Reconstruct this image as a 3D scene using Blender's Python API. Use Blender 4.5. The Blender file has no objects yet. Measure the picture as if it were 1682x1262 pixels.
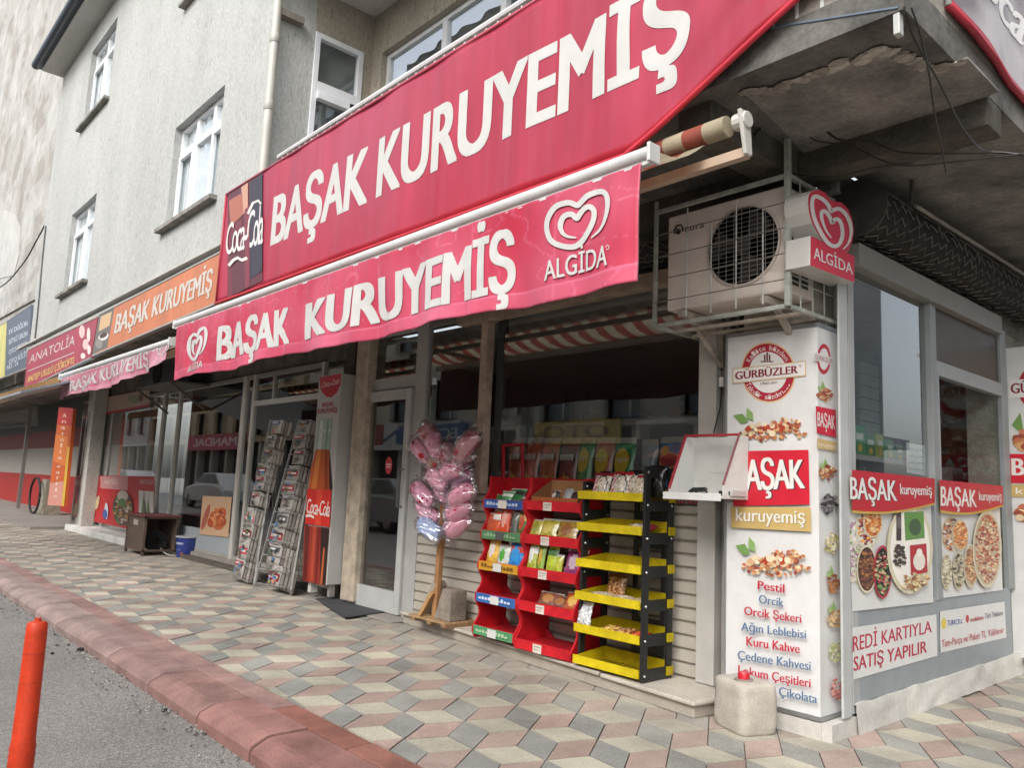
import bpy, bmesh, math, random
from mathutils import Vector, Matrix, noise
random.seed(7)
SC = bpy.context.scene
COL = SC.collection
V = Vector

# ---------------------------------------------------------------- camera, sky, sun, exposure
FPX, CX, CY, EYE = 1296.2, 841.0, 631.0, 1.2
RW = Matrix(((0.66621013, 0.07063207, -0.74241173),
             (0.7444932, -0.12108289, 0.6565583),
             (0.04351928, 0.99012628, 0.13325174)))          # columns: right, up, forward of the camera in the world
cam_d = bpy.data.cameras.new('camera')
cam_d.sensor_width = 36.0
cam_d.lens = 36.0 * FPX / 1682.0
cam_d.clip_start = 0.05
cam_d.clip_end = 2000
cam = bpy.data.objects.new('camera', cam_d)
COL.objects.link(cam)
r, u, fw = RW.col[0], RW.col[1], RW.col[2]
cam.matrix_world = Matrix(((r[0], u[0], -fw[0], 0), (r[1], u[1], -fw[1], 0), (r[2], u[2], -fw[2], EYE), (0, 0, 0, 1)))
SC.camera = cam

wd = bpy.data.worlds.new('World')
SC.world = wd
wd.use_nodes = True
nt = wd.node_tree
bg = nt.nodes['Background']
sky = nt.nodes.new('ShaderNodeTexSky')
sky.sky_type = 'NISHITA'
sky.sun_disc = False
SUN_EL, SUN_AZ = math.radians(42), math.radians(158)
sky.sun_elevation = SUN_EL
sky.sun_rotation = SUN_AZ
sky.dust_density = 4.0
sky.air_density = 1.0
sky.ozone_density = 1.0
hs = nt.nodes.new('ShaderNodeHueSaturation')
hs.inputs['Saturation'].default_value = 0.36
nt.links.new(sky.outputs[0], hs.inputs['Color'])
nt.links.new(hs.outputs[0], bg.inputs['Color'])
bg.inputs['Strength'].default_value = 0.15

sun_d = bpy.data.lights.new('sun', 'SUN')
sun_d.energy = 0.65
sun_d.angle = math.radians(30)
sun_d.color = (1.0, 0.985, 0.96)
sun = bpy.data.objects.new('sun', sun_d)
COL.objects.link(sun)
sdir = V((math.sin(SUN_AZ) * math.cos(SUN_EL), math.cos(SUN_AZ) * math.cos(SUN_EL), math.sin(SUN_EL)))
sun.rotation_euler = sdir.to_track_quat('Z', 'Y').to_euler()
sun.location = (0, -6, 14)

SC.view_settings.view_transform = 'Standard'
SC.view_settings.look = 'None'
SC.view_settings.exposure = 1.0
SC.view_settings.gamma = 1.0
SC.cycles.max_bounces = 8
SC.cycles.transparent_max_bounces = 12

# ---------------------------------------------------------------- surveying: a pixel of the photograph to a point on a world plane
def ray(px, py):
    return RW @ V(((px - CX) / FPX, -(py - CY) / FPX, 1.0))
def PY(px, py, y):
    d = ray(px, py); k = y / d[1]
    return V((d[0] * k, y, EYE + d[2] * k))
def PX(px, py, x):
    d = ray(px, py); k = x / d[0]
    return V((x, d[1] * k, EYE + d[2] * k))
def PZ(px, py, z=0.0):
    d = ray(px, py); k = (z - EYE) / d[2]
    return V((d[0] * k, d[1] * k, z))

def lin(h):
    h = h.lstrip('#')
    o = []
    for i in (0, 2, 4):
        c = int(h[i:i + 2], 16) / 255.0
        o.append(c / 12.92 if c <= 0.04045 else ((c + 0.055) / 1.055) ** 2.4)
    return (o[0], o[1], o[2], 1.0)
def colr(c):
    return lin(c) if isinstance(c, str) else c
def jit(c, a):
    c = colr(c); k = 1 + random.uniform(-a, a)
    return (min(1, c[0] * k), min(1, c[1] * k), min(1, c[2] * k), 1)

# ---------------------------------------------------------------- materials
MATS = {}
def attr_mat(name, rough=0.5, amt=0.15, scale=6.0, bump=0.0, bscale=40.0, metal=0.0, stretch=(1, 1, 1), coat=0.0, fine=0.0, spec=0.5, ticks=0.0):
    """base colour from the face colours, broken up by noise (wear, dirt); no lighting in it"""
    m = bpy.data.materials.new(name); m.use_nodes = True
    t = m.node_tree; n = t.nodes; L = t.links
    b = n['Principled BSDF']
    at = n.new('ShaderNodeAttribute'); at.attribute_name = 'Col'
    tc = n.new('ShaderNodeTexCoord')
    mp = n.new('ShaderNodeMapping'); mp.inputs['Scale'].default_value = stretch
    L.new(tc.outputs['Object'], mp.inputs['Vector'])
    nz = n.new('ShaderNodeTexNoise'); nz.inputs['Scale'].default_value = scale; nz.inputs['Detail'].default_value = 6; nz.inputs['Roughness'].default_value = 0.65
    L.new(mp.outputs[0], nz.inputs['Vector'])
    mr = n.new('ShaderNodeMapRange'); mr.inputs[1].default_value = 0.3; mr.inputs[2].default_value = 0.7
    mr.inputs[3].default_value = 1 - amt; mr.inputs[4].default_value = 1 + amt * 0.55
    L.new(nz.outputs['Fac'], mr.inputs[0])
    mul = n.new('ShaderNodeMix'); mul.data_type = 'RGBA'; mul.blend_type = 'MULTIPLY'; mul.inputs[0].default_value = 1
    L.new(at.outputs['Color'], mul.inputs[6]); L.new(mr.outputs[0], mul.inputs[7])
    out = mul.outputs[2]
    if fine:
        n2 = n.new('ShaderNodeTexNoise'); n2.inputs['Scale'].default_value = bscale * 2.5; n2.inputs['Detail'].default_value = 3
        L.new(mp.outputs[0], n2.inputs['Vector'])
        m2 = n.new('ShaderNodeMapRange'); m2.inputs[1].default_value = 0.3; m2.inputs[2].default_value = 0.7
        m2.inputs[3].default_value = 1 - fine; m2.inputs[4].default_value = 1 + fine
        L.new(n2.outputs['Fac'], m2.inputs[0])
        mu2 = n.new('ShaderNodeMix'); mu2.data_type = 'RGBA'; mu2.blend_type = 'MULTIPLY'; mu2.inputs[0].default_value = 1
        L.new(out, mu2.inputs[6]); L.new(m2.outputs[0], mu2.inputs[7]); out = mu2.outputs[2]
    if ticks:                                                          # scraped render: short dark vertical scratches
        m3 = n.new('ShaderNodeMapping'); m3.inputs['Scale'].default_value = (1, 1, 0.14); L.new(tc.outputs['Object'], m3.inputs['Vector'])
        n3 = n.new('ShaderNodeTexNoise'); n3.inputs['Scale'].default_value = 34; n3.inputs['Detail'].default_value = 2; L.new(m3.outputs[0], n3.inputs['Vector'])
        r3 = n.new('ShaderNodeMapRange'); r3.inputs[1].default_value = 0.63; r3.inputs[2].default_value = 0.70; r3.inputs[3].default_value = 1; r3.inputs[4].default_value = 1 - ticks
        L.new(n3.outputs['Fac'], r3.inputs[0])
        mu3 = n.new('ShaderNodeMix'); mu3.data_type = 'RGBA'; mu3.blend_type = 'MULTIPLY'; mu3.inputs[0].default_value = 1
        L.new(out, mu3.inputs[6]); L.new(r3.outputs[0], mu3.inputs[7]); out = mu3.outputs[2]
    L.new(out, b.inputs['Base Color'])
    rr = n.new('ShaderNodeMapRange'); rr.inputs[3].default_value = max(0.03, rough - 0.1); rr.inputs[4].default_value = min(1, rough + 0.12)
    L.new(nz.outputs['Fac'], rr.inputs[0]); L.new(rr.outputs[0], b.inputs['Roughness'])
    b.inputs['Metallic'].default_value = metal
    b.inputs['Specular IOR Level'].default_value = spec
    b.inputs['Coat Weight'].default_value = coat
    b.inputs['Coat Roughness'].default_value = 0.12
    if bump:
        nb = n.new('ShaderNodeTexNoise'); nb.inputs['Scale'].default_value = bscale; nb.inputs['Detail'].default_value = 5
        L.new(mp.outputs[0], nb.inputs['Vector'])
        bp = n.new('ShaderNodeBump'); bp.inputs['Strength'].default_value = bump; bp.inputs['Distance'].default_value = 0.01
        L.new(nb.outputs['Fac'], bp.inputs['Height']); L.new(bp.outputs[0], b.inputs['Normal'])
    MATS[name] = m
    return m
attr_mat('plaster', 0.9, 0.13, 1.3, 0.8, 22.0, stretch=(1, 1, 0.4), fine=0.16, spec=0.2, ticks=0.36)
attr_mat('old_plaster', 0.92, 0.2, 1.4, 0.5, 14.0, fine=0.07, spec=0.2)
attr_mat('raw_concrete', 0.93, 0.6, 2.6, 0.6, 18.0, fine=0.16, spec=0.2)
attr_mat('stone', 0.86, 0.24, 2.2, 0.35, 90.0, fine=0.26, spec=0.3)
attr_mat('paver', 0.88, 0.36, 1.7, 0.45, 80.0, fine=0.3, spec=0.25)
attr_mat('scuffed', 0.5, 0.34, 9.0, 0.1, 40.0, fine=0.08, spec=0.4)
attr_mat('cast', 0.88, 0.2, 7.0, 0.35, 60.0, fine=0.1, spec=0.25)
attr_mat('kerb_concrete', 0.82, 0.42, 3.6, 0.5, 60.0, fine=0.2, spec=0.3)
attr_mat('painted_metal', 0.42, 0.14, 5.0, 0.05, 30.0)
attr_mat('worn_metal', 0.6, 0.42, 8.0, 0.2, 60.0, fine=0.1)
attr_mat('bare_metal', 0.33, 0.12, 7.0, metal=0.75)
attr_mat('plastic', 0.36, 0.1, 6.0, coat=0.15)
attr_mat('vinyl', 0.44, 0.2, 2.6, 0.06, 12.0, stretch=(1.3, 1, 0.35), spec=0.4)
attr_mat('print_ink', 0.42, 0.07, 9.0)
attr_mat('paper', 0.8, 0.12, 14.0, spec=0.2)
attr_mat('fabric', 0.85, 0.2, 7.0, 0.2, 120.0, spec=0.2)
attr_mat('foil', 0.24, 0.12, 12.0, 0.2, 26.0, coat=0.35)
attr_mat('wood', 0.75, 0.3, 6.0, 0.2, 40.0, stretch=(4, 4, 0.6), spec=0.3)
attr_mat('card', 0.85, 0.2, 8.0, spec=0.2)
attr_mat('inside', 0.8, 0.2, 3.0, spec=0.2)
attr_mat('rubber', 0.8, 0.3, 12.0, 0.5, 160.0, spec=0.25)

def asphalt():
    m = bpy.data.materials.new('asphalt'); m.use_nodes = True
    t = m.node_tree; n = t.nodes; L = t.links; b = n['Principled BSDF']
    tc = n.new('ShaderNodeTexCoord')
    def ns(s, d):
        x = n.new('ShaderNodeTexNoise'); x.inputs['Scale'].default_value = s; x.inputs['Detail'].default_value = d
        L.new(tc.outputs['Object'], x.inputs['Vector']); return x
    a, c, big = ns(170, 2), ns(55, 3), ns(0.9, 5)
    cr = n.new('ShaderNodeValToRGB')
    cr.color_ramp.elements[0].position = 0.33; cr.color_ramp.elements[0].color = (0.10, 0.097, 0.09, 1)
    cr.color_ramp.elements[1].position = 0.68; cr.color_ramp.elements[1].color = (0.37, 0.355, 0.33, 1)
    L.new(a.outputs['Fac'], cr.inputs[0])
    m1 = n.new('ShaderNodeMapRange'); m1.inputs[1].default_value = .3; m1.inputs[2].default_value = .7; m1.inputs[3].default_value = .78; m1.inputs[4].default_value = 1.15
    L.new(c.outputs['Fac'], m1.inputs[0])
    m2 = n.new('ShaderNodeMapRange'); m2.inputs[1].default_value = .3; m2.inputs[2].default_value = .7; m2.inputs[3].default_value = .84; m2.inputs[4].default_value = 1.1
    L.new(big.outputs['Fac'], m2.inputs[0])
    mm = n.new('ShaderNodeMath'); mm.operation = 'MULTIPLY'; L.new(m1.outputs[0], mm.inputs[0]); L.new(m2.outputs[0], mm.inputs[1])
    mx = n.new('ShaderNodeMix'); mx.data_type = 'RGBA'; mx.blend_type = 'MULTIPLY'; mx.inputs[0].default_value = 1
    L.new(cr.outputs[0], mx.inputs[6]); L.new(mm.outputs[0], mx.inputs[7]); L.new(mx.outputs[2], b.inputs['Base Color'])
    b.inputs['Roughness'].default_value = 0.85; b.inputs['Specular IOR Level'].default_value = 0.3
    bp = n.new('ShaderNodeBump'); bp.inputs['Strength'].default_value = 0.6; bp.inputs['Distance'].default_value = 0.004
    L.new(a.outputs['Fac'], bp.inputs['Height']); L.new(bp.outputs[0], b.inputs['Normal'])
    MATS['asphalt'] = m
asphalt()

def canvas():                                                           # woven awning cloth that lets some daylight through
    m = attr_mat('canvas', 0.85, 0.18, 7.0, spec=0.2); t = m.node_tree; n = t.nodes; L = t.links
    b, o = n['Principled BSDF'], n['Material Output']
    tl = n.new('ShaderNodeBsdfTranslucent'); L.new(b.inputs['Base Color'].links[0].from_socket, tl.inputs['Color'])
    mx = n.new('ShaderNodeMixShader'); mx.inputs[0].default_value = 0.45
    L.new(b.outputs[0], mx.inputs[1]); L.new(tl.outputs[0], mx.inputs[2]); L.new(mx.outputs[0], o.inputs[0])
canvas()
def glass(name, tint, base, gain):
    m = bpy.data.materials.new(name); m.use_nodes = True
    t = m.node_tree; n = t.nodes; L = t.links
    n.remove(n['Principled BSDF'])
    o = n['Material Output']
    tr = n.new('ShaderNodeBsdfTransparent'); tr.inputs[0].default_value = tint
    gl = n.new('ShaderNodeBsdfGlossy'); gl.inputs['Roughness'].default_value = 0.015
    gl.inputs['Color'].default_value = (0.95, 0.97, 0.97, 1)
    lw = n.new('ShaderNodeLayerWeight'); lw.inputs[0].default_value = 0.5
    pw = n.new('ShaderNodeMath'); pw.operation = 'POWER'; pw.inputs[1].default_value = 4.0
    L.new(lw.outputs['Facing'], pw.inputs[0])
    ma = n.new('ShaderNodeMath'); ma.operation = 'MULTIPLY_ADD'; ma.inputs[1].default_value = gain; ma.inputs[2].default_value = base
    L.new(pw.outputs[0], ma.inputs[0])
    mx = n.new('ShaderNodeMixShader')
    L.new(ma.outputs[0], mx.inputs[0]); L.new(tr.outputs[0], mx.inputs[1]); L.new(gl.outputs[0], mx.inputs[2])
    L.new(mx.outputs[0], o.inputs[0])
    MATS[name] = m
glass('shop_glass', (0.78, 0.80, 0.79, 1), 0.18, 0.8)
glass('door_glass', (0.80, 0.83, 0.82, 1), 0.02, 0.08)
glass('home_glass', (0.95, 0.97, 0.98, 1), 0.18, 0.8)
glass('clear_film', (0.95, 0.92, 0.94, 1), 0.16, 0.8)

# ---------------------------------------------------------------- mesh building
WM = {}                                    # world matrices of things and parts
def setp(o, label=None, cat=None, group=None, kind=None):
    if label: o['label'] = label
    if cat: o['category'] = cat
    if group: o['group'] = group
    if kind: o['kind'] = kind
    return o
def thing(name, label, cat, loc=(0, 0, 0), rz=0.0, group=None):
    o = bpy.data.objects.new(name, None); COL.objects.link(o)
    o.empty_display_size = 0.1
    o.location = loc; o.rotation_euler = (0, 0, rz)
    WM[o] = Matrix.Translation(V(loc)) @ Matrix.Rotation(rz, 4, 'Z')
    return setp(o, label, cat, group)
DEF = 'c8c8c8'
class MB:
    def __init__(s):
        s.v = []; s.f = []; s.c = []
    def add(s, vs, fs, c=DEF):
        k = len(s.v); c = colr(c)
        s.v += [V(p) for p in vs]
        for f in fs:
            s.f.append([i + k for i in f]); s.c.append(c)
        return s
    def quad(s, a, b, c_, d, c=DEF):
        return s.add([a, b, c_, d], [(0, 1, 2, 3)], c)
    def box(s, x0, x1, y0, y1, z0, z1, c=DEF):
        return s.obox((x0, y0, z0), (x1 - x0, 0, 0), (0, y1 - y0, 0), (0, 0, z1 - z0), c)
    def obox(s, o, a, b, d, c=DEF):
        o, a, b, d = V(o), V(a), V(b), V(d)
        p = [o, o + a, o + a + b, o + b, o + d, o + a + d, o + a + b + d, o + b + d]
        return s.add(p, [(0, 3, 2, 1), (4, 5, 6, 7), (0, 1, 5, 4), (1, 2, 6, 5), (2, 3, 7, 6), (3, 0, 4, 7)], c)
    def prism(s, pts, ext, c=DEF):
        n = len(pts); e = V(ext)
        p = [V(q) for q in pts] + [V(q) + e for q in pts]
        return s.add(p, [tuple(range(n))[::-1], tuple(range(n, 2 * n))] + [(i, (i + 1) % n, n + (i + 1) % n, n + i) for i in range(n)], c)
    def tube(s, pts, r, n=8, c=DEF, r1=None):
        pts = [V(p) for p in pts]; m = len(pts); vs = []; fs = []
        up = None
        for i, p in enumerate(pts):
            d = (pts[min(i + 1, m - 1)] - pts[max(i - 1, 0)]).normalized()
            if up is None or abs(up.dot(d)) > 0.99:
                up = V((0, 0, 1)) if abs(d.z) < 0.9 else V((1, 0, 0))
            a = (up - d * up.dot(d)).normalized(); b = d.cross(a); up = a
            rr = r if r1 is None else r + (r1 - r) * i / max(1, m - 1)
            for k in range(n):
                t = 2 * math.pi * k / n
                vs.append(p + a * (rr * math.cos(t)) + b * (rr * math.sin(t)))
        for i in range(m - 1):
            for k in range(n):
                fs.append((i * n + k, i * n + (k + 1) % n, (i + 1) * n + (k + 1) % n, (i + 1) * n + k))
        fs.append(tuple(range(n))[::-1]); fs.append(tuple(range((m - 1) * n, m * n)))
        return s.add(vs, fs, c)
    def bar(s, p, q, w, h=None, c=DEF, up=(0, 0, 1)):
        """square bar between two points"""
        p, q = V(p), V(q); h = h or w; d = (q - p).normalized(); up = V(up)
        if abs(d.dot(up)) > 0.98: up = V((0, 1, 0))
        a = d.cross(up).normalized(); b = a.cross(d).normalized()
        return s.obox(p - a * (w / 2) - b * (h / 2), q - p, a * w, b * h, c)
    def lathe(s, prof, cen=(0, 0, 0), n=20, c=DEF, ax=None):
        cen = V(cen); vs = []; fs = []
        M = Matrix.Identity(3) if ax is None else V((0, 0, 1)).rotation_difference(V(ax).normalized()).to_matrix()
        for (rr, z) in prof:
            for k in range(n):
                t = 2 * math.pi * k / n
                vs.append(cen + M @ V((rr * math.cos(t), rr * math.sin(t), z)))
        m = len(prof)
        for i in range(m - 1):
            for k in range(n):
                fs.append((i * n + k, i * n + (k + 1) % n, (i + 1) * n + (k + 1) % n, (i + 1) * n + k))
        fs.append(tuple(range(n))[::-1]); fs.append(tuple(range((m - 1) * n, m * n)))
        return s.add(vs, fs, c)
    def grid(s, P, nu, nv, cf=DEF):
        vs = [P(i / nu, j / nv) for j in range(nv + 1) for i in range(nu + 1)]
        k = len(s.v); s.v += [V(p) for p in vs]
        for j in range(nv):
            for i in range(nu):
                s.f.append([k + j * (nu + 1) + i, k + j * (nu + 1) + i + 1, k + (j + 1) * (nu + 1) + i + 1, k + (j + 1) * (nu + 1) + i])
                s.c.append(colr(cf((i + .5) / nu, (j + .5) / nv) if callable(cf) else cf))
        return s
    def build(s, name, mat, parent=None, smooth=False, bevel=0.0, local=False, solid=0.0, recalc=True):
        me = bpy.data.meshes.new(name)
        W = WM.get(parent) if parent else None
        vs = s.v
        if W is not None and not local:
            I = W.inverted(); vs = [I @ p for p in vs]
        me.from_pydata([tuple(p) for p in vs], [], s.f)
        ca = me.color_attributes.new('Col', 'FLOAT_COLOR', 'CORNER')
        k = 0; buf = []
        for poly, c in zip(s.f, s.c):
            buf += list(c) * len(poly)
        ca.data.foreach_set('color', buf)
        if recalc:
            bm = bmesh.new(); bm.from_mesh(me); bmesh.ops.recalc_face_normals(bm, faces=bm.faces); bm.to_mesh(me); bm.free()
        if smooth:
            me.polygons.foreach_set('use_smooth', [True] * len(me.polygons))
            if smooth == 'auto':
                try: me.set_sharp_from_angle(angle=math.radians(40))
                except Exception: pass
        me.materials.append(MATS[mat])
        o = bpy.data.objects.new(name, me); COL.objects.link(o)
        if parent is not None:
            o.parent = parent; WM[o] = WM[parent].copy()
        else:
            WM[o] = Matrix.Identity(4)
        if bevel:
            b = o.modifiers.new('Bevel', 'BEVEL'); b.width = bevel; b.segments = 2; b.limit_method = 'ANGLE'; b.angle_limit = math.radians(40)
        if solid:
            q = o.modifiers.new('Solidify', 'SOLIDIFY'); q.thickness = solid
        return o
def one(name, mat, label, cat, mb, group=None, **k):
    return setp(mb.build(name, mat, **k), label, cat, group)
def ground(name, mat, mb, kind='structure', **k):
    return setp(mb.build(name, mat, **k), kind=kind)

# ---------------------------------------------------------------- flat artwork: lettering and printed shapes on panels
TXT = {}
def textmesh(s, res=3, space=1.0):
    key = (s, res, space)
    if key in TXT: return TXT[key]
    def mk(b):
        cu = bpy.data.curves.new('t', 'FONT'); cu.body = b; cu.resolution_u = res; cu.space_character = space
        o = bpy.data.objects.new('t', cu); COL.objects.link(o)
        bpy.context.view_layer.update()
        me = bpy.data.meshes.new_from_object(o.evaluated_get(bpy.context.evaluated_depsgraph_get()))
        vs = [(v.co.x, v.co.y) for v in me.vertices]; fs = [tuple(p.vertices) for p in me.polygons]
        bpy.data.objects.remove(o); bpy.data.curves.remove(cu); bpy.data.meshes.remove(me)
        return vs, fs
    hv, _ = mk('H'); y0 = min(v[1] for v in hv); y1 = max(v[1] for v in hv)
    vs, fs = mk(s)
    x0 = min(v[0] for v in vs); x1 = max(v[0] for v in vs)
    out = [((v[0] - x0) / (x1 - x0), (v[1] - y0) / (y1 - y0)) for v in vs]
    TXT[key] = (out, fs, x1 - x0)
    return TXT[key]
def bil(bl, br, tr, tl):
    bl, br, tr, tl = V(bl), V(br), V(tr), V(tl)
    return lambda s, t: (bl * (1 - s) + br * s) * (1 - t) + (tl * (1 - s) + tr * s) * t
class Art:
    """printed shapes in the (s, t) square of a panel; each call lies a hair above the one before"""
    def __init__(s, P, n, step=0.0007, first=1):
        s.P = P; s.n = V(n).normalized(); s.step = step; s.k = first; s.mb = MB(); s.fine = 0
    def pt(s, a, b):
        return s.P(a, b) + s.n * (s.k * s.step)
    def poly(s, pts, c, up=1):
        s.mb.add([s.pt(*p) for p in pts], [tuple(range(len(pts)))], c); s.k += up; return s
    def rect(s, s0, t0, s1, t1, c, up=1):
        return s.poly([(s0, t0), (s1, t0), (s1, t1), (s0, t1)], c, up)
    def ell(s, cx, cy, rx, ry, c, n=18, rot=0.0, up=1, asp=1.0):
        p = []
        for i in range(n):
            a = 2 * math.pi * i / n; x, y = rx * math.cos(a), ry * math.sin(a)
            p.append((cx + x * math.cos(rot) - y * math.sin(rot) / asp, cy + x * math.sin(rot) * asp + y * math.cos(rot)))
        return s.poly(p, c, up)
    def strip(s, pts, w, c, asp=1.0, closed=False):
        """a stroke along points; w in t units, asp = panel width over height"""
        m = len(pts); L = []; R = []
        for i, (x, y) in enumerate(pts):
            a = pts[i - 1] if (i or closed) else pts[i]; b = pts[(i + 1) % m] if (i < m - 1 or closed) else pts[i]
            dx, dy = (b[0] - a[0]) * asp, b[1] - a[1]; l = math.hypot(dx, dy) or 1
            ww = w(i / (m - 1)) if callable(w) else w
            L.append((x - dy / l * ww / 2 / asp, y + dx / l * ww / 2)); R.append((x + dy / l * ww / 2 / asp, y - dx / l * ww / 2))
        vs = [s.pt(*p) for p in L] + [s.pt(*p) for p in R]
        fs = [(i, i + 1, m + i + 1, m + i) for i in range(m - 1)]
        if closed: fs.append((m - 1, 0, m, 2 * m - 1))
        s.mb.add(vs, fs, c); s.k += 1; return s
    def text(s, txt, s0, t0, s1, t1, c, bold=0.0, shear=0.0, space=1.0, q=None, up=1, arc=None, fat=0.0):
        if bold > .004 and not fat:                                    # heavier strokes: overlapping copies a little apart
            W = textmesh(txt, 5 if s.fine else 3, space)[2]; ds, dt = bold * 1.15 / W, bold * .5
            for a_, b_ in ((-1, -1), (1, -1), (-1, 1), (1, 1)) if s.fine else ((-1, 0), (1, 0)):
                Q2 = None
                if q:
                    eu = (q[1][0] - q[0][0], q[1][1] - q[0][1]); ev = (q[3][0] - q[0][0], q[3][1] - q[0][1])
                    Q2 = [(a + a_ * ds * eu[0] + b_ * dt * ev[0], b + a_ * ds * eu[1] + b_ * dt * ev[1]) for a, b in q]
                s.text(txt, s0 + a_ * ds * (s1 - s0), t0 + b_ * dt * (t1 - t0), s1 + a_ * ds * (s1 - s0), t1 + b_ * dt * (t1 - t0), c, 0, shear, space, Q2, .25)
        vs, fs, wd_ = textmesh(txt, 5 if s.fine else 3, space)
        if q: Q = bil(*[V((a, b, 0)) for a, b in q])
        P = []
        for a, b in vs:
            a += shear * b
            if q:
                w = Q(a, b); P.append((w.x, w.y))
            else:
                x, y = s0 + (s1 - s0) * a, t0 + (t1 - t0) * b
                if arc: y += arc * (1 - (2 * a - 1) ** 2)
                P.append((x, y))
        if s.fine:
            bm = bmesh.new(); vv = [bm.verts.new((p[0], p[1], 0)) for p in P]
            for f in fs:
                try: bm.faces.new([vv[i] for i in f])
                except ValueError: pass
            for _ in range(7):
                bmesh.ops.triangulate(bm, faces=bm.faces[:])
                L = [e for e in bm.edges if e.calc_length() > s.fine]
                if not L: break
                bmesh.ops.subdivide_edges(bm, edges=L, cuts=1)
            bm.verts.index_update()
            P = [(v.co.x, v.co.y) for v in bm.verts]; fs = [tuple(v.index for v in f.verts) for f in bm.faces]; bm.free()
        s.mb.add([s.pt(*p) for p in P], fs, c); s.k += up; return s
    def out(s, name, parent, mat='print_ink'):
        o = s.mb.build(name, mat, parent, recalc=False); s.mb = MB(); return o
    def nuts(s, cx, cy, rx, ry, n, pal, size, asp=1.0, dome=True, seed=1):
        R = random.Random(seed)
        L = []; n = int(n * 2.2); size = size * .72
        for i in range(n):
            a = R.random() * 2 * math.pi; q = math.sqrt(R.random())
            x, y = cx + rx * q * math.cos(a), cy + ry * q * math.sin(a)
            L.append((y, x))
        L.sort(reverse=True)
        for y, x in L:
            c = colr(R.choice(pal)); k = R.uniform(0.8, 1.15)
            z = size * R.uniform(0.7, 1.3)
            s.ell(x, y, z / asp, z * R.uniform(0.6, 0.95), (min(1, c[0] * k), min(1, c[1] * k), min(1, c[2] * k), 1), 9, R.uniform(-1, 1), up=0, asp=asp)
            s.k += 0.015
        s.k += 1; return s
    def build(s, name, parent=None, mat='print_ink'):
        return s.mb.build(name, mat, parent, recalc=False)
def yart(y, bl, br, tr, tl, first=1, step=0.0007):
    return Art(bil(PY(*bl, y), PY(*br, y), PY(*tr, y), PY(*tl, y)), (0, -1, 0), step, first)
def xart(x, bl, br, tr, tl, first=1, step=0.0007):
    return Art(bil(PX(*bl, x), PX(*br, x), PX(*tr, x), PX(*tl, x)), (1, 0, 0), step, first)
def smooth(pts, n=5):
    P = []
    for i in range(len(pts) - 1):
        a, b = pts[max(i - 1, 0)], pts[i]; c, d = pts[i + 1], pts[min(i + 2, len(pts) - 1)]
        for k in range(n):
            u = k / n
            P.append(tuple(0.5 * (2 * b[q] + (c[q] - a[q]) * u + (2 * a[q] - 5 * b[q] + 4 * c[q] - d[q]) * u * u + (3 * b[q] - a[q] - 3 * c[q] + d[q]) * u ** 3) for q in (0, 1)))
    return P + [tuple(pts[-1])]
HEART = [(515, 505), (600, 430), (650, 330), (668, 200), (645, 112), (580, 85), (480, 120), (410, 185), (378, 208), (300, 185), (190, 220), (120, 320), (105, 420), (140, 520), (220, 570), (330, 585), (400, 555), (470, 470), (525, 360), (535, 270), (500, 225), (450, 235), (400, 290), (372, 326), (330, 290), (260, 310), (228, 390), (250, 460), (300, 492), (370, 500)]
def heart(art, cx, cy, w, h, c, pts=None, sw=None, lean=0.0):
    """the heart logo: one spiral stroke, thin at both ends"""
    P = pts or [(cx + (x - 386) / 563 * w, cy + (y - 335) / 500 * h + (x - 386) / 563 * lean) for x, y in HEART]
    sw = sw or abs(h) * 0.098
    art.strip(smooth(P), lambda f: sw * min(1, 0.25 + 7 * min(f, 1 - f)), c)
    return art

def wall_holes(mb, x0, x1, z0, z1, y, holes, depth, c, cr=None):
    """a wall sheet in the plane y with reveals round its openings"""
    xs = sorted({x0, x1} | {h[0] for h in holes} | {h[1] for h in holes}); zs = sorted({z0, z1} | {h[2] for h in holes} | {h[3] for h in holes})
    for i in range(len(xs) - 1):
        for j in range(len(zs) - 1):
            a, b = (xs[i] + xs[i + 1]) / 2, (zs[j] + zs[j + 1]) / 2
            if any(h[0] < a < h[1] and h[2] < b < h[3] for h in holes): continue
            mb.quad((xs[i], y, zs[j]), (xs[i + 1], y, zs[j]), (xs[i + 1], y, zs[j + 1]), (xs[i], y, zs[j + 1]), c)
    for (a, b, e, f) in holes:
        d = y + depth; k = cr or c
        mb.quad((a, y, e), (a, d, e), (a, d, f), (a, y, f), k); mb.quad((b, y, e), (b, d, e), (b, d, f), (b, y, f), k)
        mb.quad((a, y, f), (b, y, f), (b, d, f), (a, d, f), k); mb.quad((a, y, e), (b, y, e), (b, d, e), (a, d, e), k)
    return mb
def copy_tree(o, parent=None):
    c = o.copy(); COL.objects.link(c); c.parent = parent
    for ch in list(o.children): copy_tree(ch, c)
    return c
# ================================================================ the ground
KY0, KY1 = 1.70, 2.14
ground('ground', 'asphalt', MB().quad((-400, -400, -0.16), (400, -400, -0.16), (400, 400, -0.16), (-400, 400, -0.16), '8a8780'))
road_mb = MB().grid(lambda s, t: (-60 + 90 * s, -5.6 + 7.34 * t, -0.105 + 0.012 * math.sin(3.1 * t)), 30, 6, '8a8780')
ground('road', 'asphalt', road_mb)

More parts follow.
